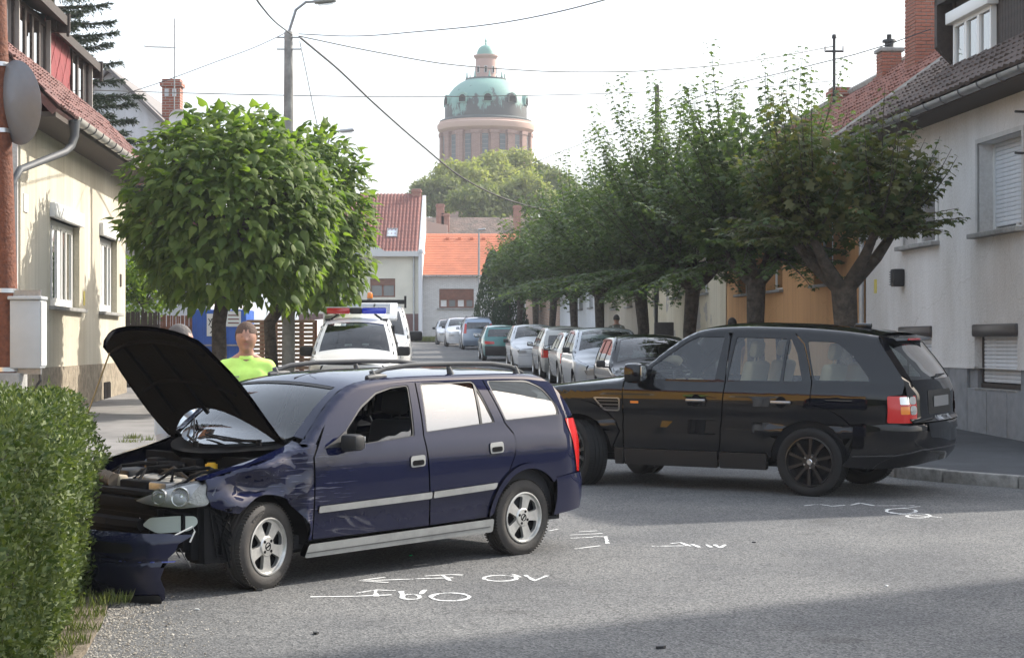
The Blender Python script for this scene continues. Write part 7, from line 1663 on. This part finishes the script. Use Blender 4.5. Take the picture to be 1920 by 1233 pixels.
for s_ in (1,-1):
    b = MB(); b.tube([(-1.2,s_*.56,1.69),(-1.3,s_*.56,1.73),(-2.6,s_*.56,1.73),(-2.75,s_*.56,1.68)], .02, 6); b.build('roof_rail', M_RAIL, g_)
simple_car('parked_car', 'white car half hidden in front of the blue silver estate', scaled(MPV, 1.0, 1.0, 1.0), M_LSIL, -2.95, 106.0, AW, mpv, GRP)
simple_car('parked_car', 'last parked car of the row, pale silver', scaled(HAT, 1.0, 1.04, 1.0), M_SIL, -3.75, 112.5, AW, hat, GRP)
b = MB(); b.prism([(0,0),(.03,.0),(.05,.35),(.02,.37)], -.35, .35, Matrix.Translation((0,0,0)))
vsh = Shape(**VAN)
vspec = dict(wb=2.68, win=[(.42,1.36),(1.46,2.45)], ws=(.20,.94), rw=(1.15,1.55), tail=[([(.70,.8),(.80,.8),(.80,1.3),(.70,1.3)], M_RED, 'tail_lamp')], head=[([(.42,.68),(.72,.66),(.74,.86),(.52,.84)], M_CLEAR, 'headlamp')], mir=(.50,1.17), mirsc=1.25, hi=.12, seats=(1.2,), sz=.62, glass=M_GLASS, open=True, seatm=M_INT)
pv = simple_car('police_van', 'white police van with red and blue light bar facing us', vsh, PW, at(664,0,36.6).x, 36.6, 272.5, vspec, None, 'van')
# opened tailgate standing up over the roof
TGM = Matrix.Translation((-3.50,0,1.78)) @ Matrix.Rotation(R(20),4,'Y')
b = MB(); b.box((-1.0,-.78,-.03), (.0,.78,.03), TGM, bev=.02); tg = b.build('tailgate', PW, pv, 40)
b = MB(); b.box((-.92,-.62,.031), (-.30,.62,.036), TGM); b.build('tailgate_window', mat('black_glass', (.01,.012,.014), .05, 0, 1), tg)
b = MB(); b.tube([TGM @ Vector((-.35,.1,.05)), TGM @ Vector((-.4,-.4,.05))], .012, 5); b.build('rear_wiper', M_PLAST, tg)
for y0, y1, m_, nm in ((-.60,-.13,mat('red_beacon', (.55,.02,.02), .2, 0, 1),'red_lamp'),(-.13,.11,M_PLAST,'light_bar'),(.11,.60,mat('blue_beacon', (.02,.05,.60), .2, 0, 1),'blue_lamp')):
    b = MB(); b.box((-1.42,y0,1.905), (-1.15,y1,2.03), bev=.03); b.build(nm, m_, pv, 40)
for s_ in (-1,1): b = MB(); b.tube([(-1.28,s_*.36,1.91),(-1.28,s_*.52,1.79)], .022, 6); b.box((-1.36,s_*.58-.05,1.77), (-1.2,s_*.58+.05,1.81)); b.build('light_bar_foot', M_PLAST, pv)
MB().box((-1.86,-.76,.3), (-1.80,.76,1.66)).build('dark_backing', M_INT, pv)  # dark panel added so the van looks dark inside through the windscreen
b = MB(); b.box((-1.40,-.62,2.03), (-1.17,.62,2.045), bev=.005); b.build('light_bar_top', M_PLATE, pv)
for yy, zz in ((-.22,1.27),(.12,1.28)): b = MB(); b.box((-.90,yy,zz), (-.89,yy+.14,zz+.035)); b.build('paper_card', M_PLATE, pv)
steering_wheel(pv, .78, .36, 1.12)
v2 = scaled(VAN, 1.12, 1.16, 1.08)
sv = simple_car('service_van', 'taller white service van with roof rack and amber beacon, behind the police van', v2, PW, at(701,0,46.6).x, 46.6, 273.0, dict(vspec, wb=3.0, win=[(.5,1.5)], ws=(.25,1.06), rw=(1.3,1.75), open=False, mir=(.58,1.34), mirsc=1.7, sz=.8), None, 'van')
for k, u in enumerate((1.5,2.3,3.2)): b = MB(); b.box((-u-.03,-.78,2.16), (-u+.03,.78,2.20)); b.build('rack_bar', M_PLAST, sv)
for s_ in (-1,1): b = MB(); b.box((-3.5,s_*.78-.02,2.14), (-1.35,s_*.78+.02,2.24), bev=.01); b.tube([(-1.4,s_*.78,2.05),(-1.38,s_*.78,2.36)], .03, 6); b.build('rack_rail', M_PLAST, sv)
b = MB(); b.box((-1.38,-.78,2.15), (-1.34,.78,2.26)); b.build('rack_front', M_PLAST, sv)
b = MB(); b.lathe([(.075,0),(.075,.10),(.05,.15),(.001,.16)], 14, Matrix.Translation((-1.42,-.13,2.30))); b.build('amber_beacon', mat('amber_lamp', (.85,.25,.03), .25, 0, 1), sv, 40)
b = MB(); b.cyl((-1.42,-.13,2.15), (-1.42,-.13,2.30), .07); b.build('beacon_base', M_METAL, sv, 40)

# ------------------------------------------------------------------ blue cabin with posters, fences on the left
def blue_cabin():
    Y = 46.5; a = at(360,655,Y); c = at(462,580,Y); T = tag(empty('blue_cabin', ((a.x+c.x)/2,Y,G(Y)+.12)), 'blue cabin with white posters behind the catalpa trunk', 'cabin'); w_ = (c.x-a.x)/2; h = c.z-G(Y)-.12
    b = MB(); b.box((-w_,0,0), (w_,1.4,h), bev=.03); b.build('body', mat('blue_plastic', (.02,.10,.42), .45, noise=(2,.2)), T, 40)
    for i in range(7): b = MB(); b.box((-w_+.1+i*(2*w_-.2)/7,-.015,.1), (-w_+.12+i*(2*w_-.2)/7,.001,h-.1)); b.build('rib', mat('blue_plastic', (.02,.10,.42), .45), T)
    b = MB(); b.box((-w_+.2,-.06,h*.52), (w_-.1,-.03,h*.54)); b.build('rail', M_METAL, T)
    for x0, x1, y0, y1, tx, col in ((388,412,588,630,('yo','X'),(.03,.03,.03)),(424,452,583,612,('info','----'),(.6,.03,.03))):
        p = at(x0,y1,Y)-T.location; q = at(x1,y0,Y)-T.location; b = MB(); b.box((p.x,-.024,p.z), (q.x,-.016,q.z)); pl = b.build('poster', M_PLATE, T)
        b = MB(); hh = q.z-p.z
        for k, t_ in enumerate(tx):
            if t_ in ('----','info'):
                for i in range(3): b.box((p.x+.05,-.030,p.z+hh*(.2+.25*i)), (q.x-.05,-.026,p.z+hh*(.26+.25*i)))
                continue
            vs, fs = text_shape(t_, .26, .002); b.add([(p.x+.16+v.x,-.028+v.z,p.z+hh*(.72-.45*k)+v.y) for v in vs], fs)
        b.build('poster_print', mat('print_%g' % col[0], col, .7), pl)
blue_cabin()
def fence(label, x0, x1, y0, y1, Y, m, n, name='board_fence'):
    a = at(x0,y1,Y); c = at(x1,y0,Y); T = tag(empty(name, (a.x,Y,G(Y))), label, 'fence'); L = c.x-a.x; h = c.z-G(Y); me = MB(); w_ = L/n; me.box((0,-.012,.05), (w_*.86,.012,h), bev=.004); me = me.mesh('board', m)
    for i in range(n): o = link('board', me, T); o.location = (i*w_,0,rnd.uniform(-.03,.01)); o.rotation_euler = (0,rnd.uniform(-.01,.01),0)
    for zz in (.3, h*.8): b = MB(); b.box((0,.012,zz), (L,.05,zz+.08)); b.build('fence_rail', m, T)
fence('dark board fence beside the cream house corner', 236, 300, 584, 650, 45.5, M_DWOOD, 14)
fence('reddish board fence left of the blue cabin', 300, 362, 590, 650, 47.5, mat('red_fence_wood', (.30,.13,.08), .8, noise=(5,.4)), 16)
def lattice():
    Y = 42.0; a = at(466,690,Y); c = at(590,604,Y); T = tag(empty('slat_fence', (a.x,Y,G(Y)+.1)), 'pale brown slatted fence behind the man in neon', 'fence'); L = c.x-a.x; h = c.z-G(Y)-.1
    m = mat('pale_fence_wood', (.34,.23,.16), .8, noise=(6,.4)); me = MB(); me.box((0,-.01,0), (L,.01,.07), bev=.003); me = me.mesh('slat', m); z = .08
    while z < h: o = link('slat', me, T); o.location = (0,0,z); z += .095
    for i in range(6): b = MB(); b.box((i*L/5-.05,.011,0), (i*L/5+.05,.09,h+.05)); b.build('post', mat('red_fence_wood', (.30,.13,.08), .8), T)
lattice()
def garden_wall(label, x0, x1, Y0, Y1, h, m):
    b = MB(); b.add([(x0,Y0,G(Y0)),(x1,Y1,G(Y1)),(x1,Y1,G(Y1)+h),(x0,Y0,G(Y0)+h),(x0-.3,Y0,G(Y0)),(x1-.3,Y1,G(Y1)),(x1-.3,Y1,G(Y1)+h),(x0-.3,Y0,G(Y0)+h)], [(0,1,2,3),(4,7,6,5),(3,2,6,7),(0,3,7,4),(1,5,6,2)]); tag(b.build('garden_wall', m), label, 'wall')
garden_wall('low wall along the left pavement beyond the fences', -6.9, -10.2, 50, 115, 1.6, M_WHITEP)
# small post and box at the fourth tree
T = tag(empty('service_post', (3.95,50.5,G(50.5)+.12)), 'dark service box with a thin post beside the fourth street tree', 'post')
b = MB(); b.box((-.10,-.1,0), (.42,.15,1.55), bev=.02); b.build('box', mat('rusty_box', (.06,.05,.045), .7, noise=(6,.4)), T, 40)
b = MB(); b.cyl((-.05,0,0), (-.05,0,3.6), .05); b.build('post', M_WIRE, T)

# ------------------------------------------------------------------ people
SKIN = mat('skin', (.40,.215,.15), .55, noise=(10,.15)); M_HAIRG = mat('grey_hair', (.10,.09,.085), .8, bump=(60,.8)); M_HAIRD = mat('dark_hair', (.03,.025,.02), .8, bump=(60,.8))
def capsule(b, p0, p1, r0, r1, n=12):
    p0 = Vector(p0); p1 = Vector(p1); d = (p1-p0); L = d.length; d.normalize(); pts = []; rs = []
    for a in (80,55,30,10): pts.append(p0-d*r0*math.sin(R(a))); rs.append(r0*math.cos(R(a)))
    for t in (0,.5,1): pts.append(p0.lerp(p1,t)); rs.append(r0+(r1-r0)*t)
    for a in (10,30,55,80): pts.append(p1+d*r1*math.sin(R(a))); rs.append(r1*math.cos(R(a)))
    b.tube(pts, rs, n)
def remesh(b, name, m, parent, vox, sm=6):
    me = bpy.data.meshes.new(name); me.from_pydata(b.v, [], b.f); o = bpy.data.objects.new(name, me); COL.objects.link(o)
    md = o.modifiers.new('r', 'REMESH'); md.mode = 'VOXEL'; md.voxel_size = vox; s = o.modifiers.new('s', 'SMOOTH'); s.iterations = sm; s.factor = .5
    me2 = bpy.data.meshes.new_from_object(o.evaluated_get(bpy.context.evaluated_depsgraph_get())); bpy.data.objects.remove(o); bpy.data.meshes.remove(me)
    me2.materials.clear(); me2.materials.append(m); me2.shade_smooth(); me2.name = name; return link(name, me2, parent)
def hand(b, w, d, up, sc, curl=.5, thumb=1):
    """palm and five unequal, bent fingers from the wrist w along d"""
    d = Vector(d).normalized(); side = d.cross(Vector(up)).normalized(); n = side.cross(d); pal = w+d*.05*sc
    for s in (-.028,-.01,.01,.028): capsule(b, w+side*s*sc*.7, w+d*.085*sc+side*s*sc, .013*sc, .012*sc, 8)
    for s, L in ((-.033,.062),(-.011,.080),(.011,.085),(.031,.075)):
        k = w+d*.09*sc+side*s*sc; e1 = k+(d-n*curl*.6).normalized()*L*.45*sc; e2 = e1+(d-n*curl*1.6).normalized()*L*.35*sc; e3 = e2+(d*.5-n*curl*2.2).normalized()*L*.25*sc
        capsule(b, k, e1, .0095*sc, .0088*sc, 7); capsule(b, e1, e2, .0088*sc, .008*sc, 7); capsule(b, e2, e3, .008*sc, .0065*sc, 7)
    k = w+d*.025*sc+side*.03*thumb*sc; e1 = k+(d*.6+side*.75*thumb-n*.3).normalized()*.045*sc; e2 = e1+(d*.9+side*.2*thumb-n*.4).normalized()*.035*sc
    capsule(b, k, e1, .014*sc, .011*sc, 7); capsule(b, e1, e2, .011*sc, .008*sc, 7)
def person(label, X, Y, ang, H, shirt, trous, hair, lean=0.0, arms=None, bald=False, vox=.014, sleeves='short', group=None, rucksack=None, shoes=None, face=True, gz=.0):
    T = empty('person', (X, Y, G(Y)+gz), R(ang), label, 'person', group); k = H/1.8
    def rot(p, piv=.95): p = Vector(p); q = p-Vector((0,0,piv)); return (Matrix.Rotation(lean,3,'Y') @ q+Vector((0,0,piv)))*k
    # local +x is where the person faces
    hipz = .93; body = MB(); pel = rot((0,0,hipz)); che = rot((0,0,1.28)); nk = rot((0,0,1.50)); hd = rot((.02,0,1.655))
    for s in (-1,1):
        capsule(body, rot((0,s*.09,hipz-.02)), Vector((.02,s*.10,.50))*k, .088*k, .058*k); capsule(body, Vector((.02,s*.10,.50))*k, Vector((-.02,s*.105,.09))*k, .056*k, .036*k); capsule(body, Vector((-.03,s*.105,.045))*k, Vector((.14,s*.115,.035))*k, .042*k, .034*k)
    for s in (-.07,0,.07): capsule(body, rot((0,s,hipz)), rot((.0,s*1.25,1.30)), .105*k, .115*k)
    for s in (-1,1): capsule(body, rot((0,s*.06,1.40)), rot((0,s*.165,1.40)), .072*k, .062*k)
    capsule(body, nk-Vector((0,0,.06*k)), hd-Vector((0,0,.08*k)), .068*k, .062*k)
    for s in (-1,1): capsule(body, nk+Vector((-.01*k,s*.03*k,-.01*k)), rot((0,s*.15,1.41)), .05*k, .05*k)
    hs = MB(); hs.sphere((0,0,0), .108, 16, 12, (1.04,.86,1.16)); body.add([hd+Vector(v)*k for v in hs.v], hs.f)
    capsule(body, hd+Vector((.045,0,-.055))*k, hd+Vector((.062,0,-.095))*k, .052*k, .034*k)                      # jaw, chin
    capsule(body, hd+Vector((.098,0,.012))*k, hd+Vector((.116,0,-.026))*k, .012*k, .017*k, 8)                    # nose
    capsule(body, hd+Vector((.088,-.035,.028))*k, hd+Vector((.088,.035,.028))*k, .015*k, .015*k, 8)              # brow
    for s in (-1,1): capsule(body, hd+Vector((-.005,s*.078,.012))*k, hd+Vector((.0,s*.082,-.03))*k, .016*k, .011*k, 7)
    arms = arms or {}; ends = {}
    for s, nm in ((1,'l'),(-1,'r')):
        sh_ = rot((0,s*.19,1.395)); el, wr = arms.get(nm, ((.02,s*.25,1.10),(.10,s*.24,.86))); el = rot(el) if nm not in arms else Vector(el)*k; wr = rot(wr) if nm not in arms else Vector(wr)*k
        capsule(body, sh_, el, .054*k, .040*k); capsule(body, el, wr, .040*k, .027*k); hand(body, wr, (wr-el), Vector((0,-s,0.3)), k*1.02, .5, 1); ends[nm] = (sh_, el, wr)
    bo = remesh(body, 'body', SKIN, T, vox)
    # clothes
    c = MB()
    for s in (-.075,0,.075): capsule(c, rot((0,s,hipz-.0)), rot((.0,s*1.25,1.30)), .118*k, .128*k)
    for s in (-1,1): capsule(c, rot((0,s*.06,1.395)), rot((0,s*.165,1.395)), .084*k, .074*k)
    capsule(c, nk-Vector((.01*k,0,.09*k)), nk-Vector((.005*k,0,.045*k)), .082*k, .074*k)
    for s in (-1,1): capsule(c, nk+Vector((-.012*k,s*.035*k,-.035*k)), rot((0,s*.15,1.405)), .056*k, .062*k)
    for nm in ('l','r'):
        a, e, w_ = ends[nm]; capsule(c, a, a.lerp(e, .62 if sleeves == 'short' else 1.0), .070*k, .062*k)
        if sleeves == 'long': capsule(c, e, e.lerp(w_, .93), .054*k, .042*k)
    so = remesh(c, 'shirt', shirt, T, vox*1.1, 8)
    col = MB(); col.lathe([(.074*k,0),(.082*k,.025*k),(.072*k,.05*k),(.066*k,.04*k)], 18, Matrix.Translation(nk-Vector((0,0,.055*k))) @ Matrix.Rotation(R(-12)+0*lean,4,'Y'), True); col.build('collar', shirt, so, 60)
    t = MB()
    for s in (-1,1): capsule(t, rot((0,s*.08,hipz+.03)), Vector((.02,s*.10,.50))*k, .112*k, .076*k); capsule(t, Vector((.02,s*.10,.50))*k, Vector((-.02,s*.105,.10))*k, .075*k, .066*k)
    capsule(t, rot((0,-.07,hipz+.04)), rot((0,.07,hipz+.04)), .118*k, .118*k); remesh(t, 'trousers', trous, T, vox*1.1, 6)
    for s in (-1,1): b = MB(); capsule(b, Vector((-.04,s*.105,.05))*k, Vector((.15,s*.115,.038))*k, .052*k, .044*k); b.build('shoe', shoes or M_PLAST, T, 60)
    if not bald:
        h = MB(); h.sphere((0,0,0), .108, 16, 10, (1.08,.93,1.19)); vs = [Vector(v) for v in h.v]
        vs = [Vector((v.x-.012, v.y, max(v.z+.014, (.035 if v.x > .03 else -.03)))) for v in vs]; h2 = MB(); h2.add([hd+v*k for v in vs], h.f); h2.build('hair', hair, T, 60)
    if face:
        for s in (-1,1):
            e = MB(); e.sphere(hd+Vector((.088,s*.032,.006))*k, .0115*k, 8, 6); eo = e.build('eye', mat('eye_white', (.28,.25,.23), .3), bo, 60); e = MB(); e.sphere(hd+Vector((.0965,s*.032,.006))*k, .0062*k, 8, 6); e.build('iris', M_DARK, eo, 60)
        m_ = MB(); m_.tube([hd+Vector((.089,-.024,-.060))*k, hd+Vector((.099,0,-.058))*k, hd+Vector((.089,.024,-.060))*k], [.004*k,.0065*k,.004*k], 6); m_.build('mouth', mat('lips', (.36,.15,.12), .5), bo, 60)
    if rucksack:
        b = MB(); b.box((-.30*k,-.15*k,1.0*k), (-.11*k,.15*k,1.40*k), bev=.05*k); ro = b.build('rucksack', rucksack, T, 50)
        for s in (-1,1): b = MB(); b.tube([Vector((-.12,s*.11,1.10))*k,Vector((-.13,s*.125,1.38))*k,Vector((.0,s*.11,1.47))*k,Vector((.12,s*.10,1.36))*k,Vector((.13,s*.12,1.15))*k], .022*k, 6); b.build('strap', mat('pale_strap', (.35,.35,.33), .8), ro)
    return T
M_NEON = mat('neon_polo', (.60,.93,.20), .85, noise=(6,.12), bump=(9,.35)); M_JEAN = mat('pale_jeans', (.46,.50,.57), .9, noise=(9,.2), bump=(12,.3)); M_LBLUE = mat('light_blue_shirt', (.45,.55,.68), .85, noise=(8,.15), bump=(10,.3)); M_DTR = mat('dark_trousers', (.035,.037,.045), .9)
pn = person('man in a neon yellow polo shirt standing behind the blue car', at(462,640,17.0).x, 17.0, -84, 1.86, M_NEON, M_DTR, mat('brown_hair', (.09,.055,.04), .85, bump=(60,.8)), 0)
b = MB(); b.box((.135,-.16,1.345), (.139,-.06,1.362)); b.box((.135,-.15,1.325), (.139,-.07,1.335)); b.build('chest_print', mat('print_grey', (.35,.45,.25), .8), pn)
person('man in pale jeans and light blue shirt behind the raised bonnet', at(326,640,15.55).x, 15.55, -22, 1.85, M_LBLUE, M_JEAN, M_HAIRG, .06, {'l': ((.10,.27,1.14),(.22,.24,.98)), 'r': ((.16,-.22,1.16),(.30,-.13,1.03))}, sleeves='long')
person('walker with a rucksack on the right pavement, seen from behind', at(1156,620,56).x, 56.0, 95, 1.76, mat('olive_shirt', (.13,.13,.10), .9), M_DTR, M_HAIRD, 0, rucksack=mat('dark_rucksack', (.05,.055,.05), .9), vox=.022, gz=.12)
person('dark-haired passer-by whose head shows over the off-road car roof', at(1373,620,38).x, 38.0, 95, 1.72, mat('dark_top', (.06,.06,.07), .9), M_DTR, M_HAIRD, 0, vox=.022, gz=.12)

# ------------------------------------------------------------------ thin morning haze round the whole place
hz = bpy.data.meshes.new('haze'); 
b = MB(); b.box((-410,-110,-2.2), (410,510,46.5)); ho = b.build('haze', None)
hm = bpy.data.materials.new('haze'); hm.use_nodes = True; t_ = hm.node_tree; t_.nodes.remove(t_.nodes['Principled BSDF']); pvn = t_.nodes.new('ShaderNodeVolumePrincipled')
pvn.inputs['Color'].default_value = (.93,.95,1.0,1); pvn.inputs['Density'].default_value = .0005; pvn.inputs['Anisotropy'].default_value = .1
t_.links.new(pvn.outputs[0], t_.nodes['Material Output'].inputs['Volume']); ho.data.materials.append(hm); tag(ho, kind='stuff')
SC.cycles.volume_step_rate = 20; SC.cycles.volume_max_steps = 64; SC.cycles.volume_bounces = 0
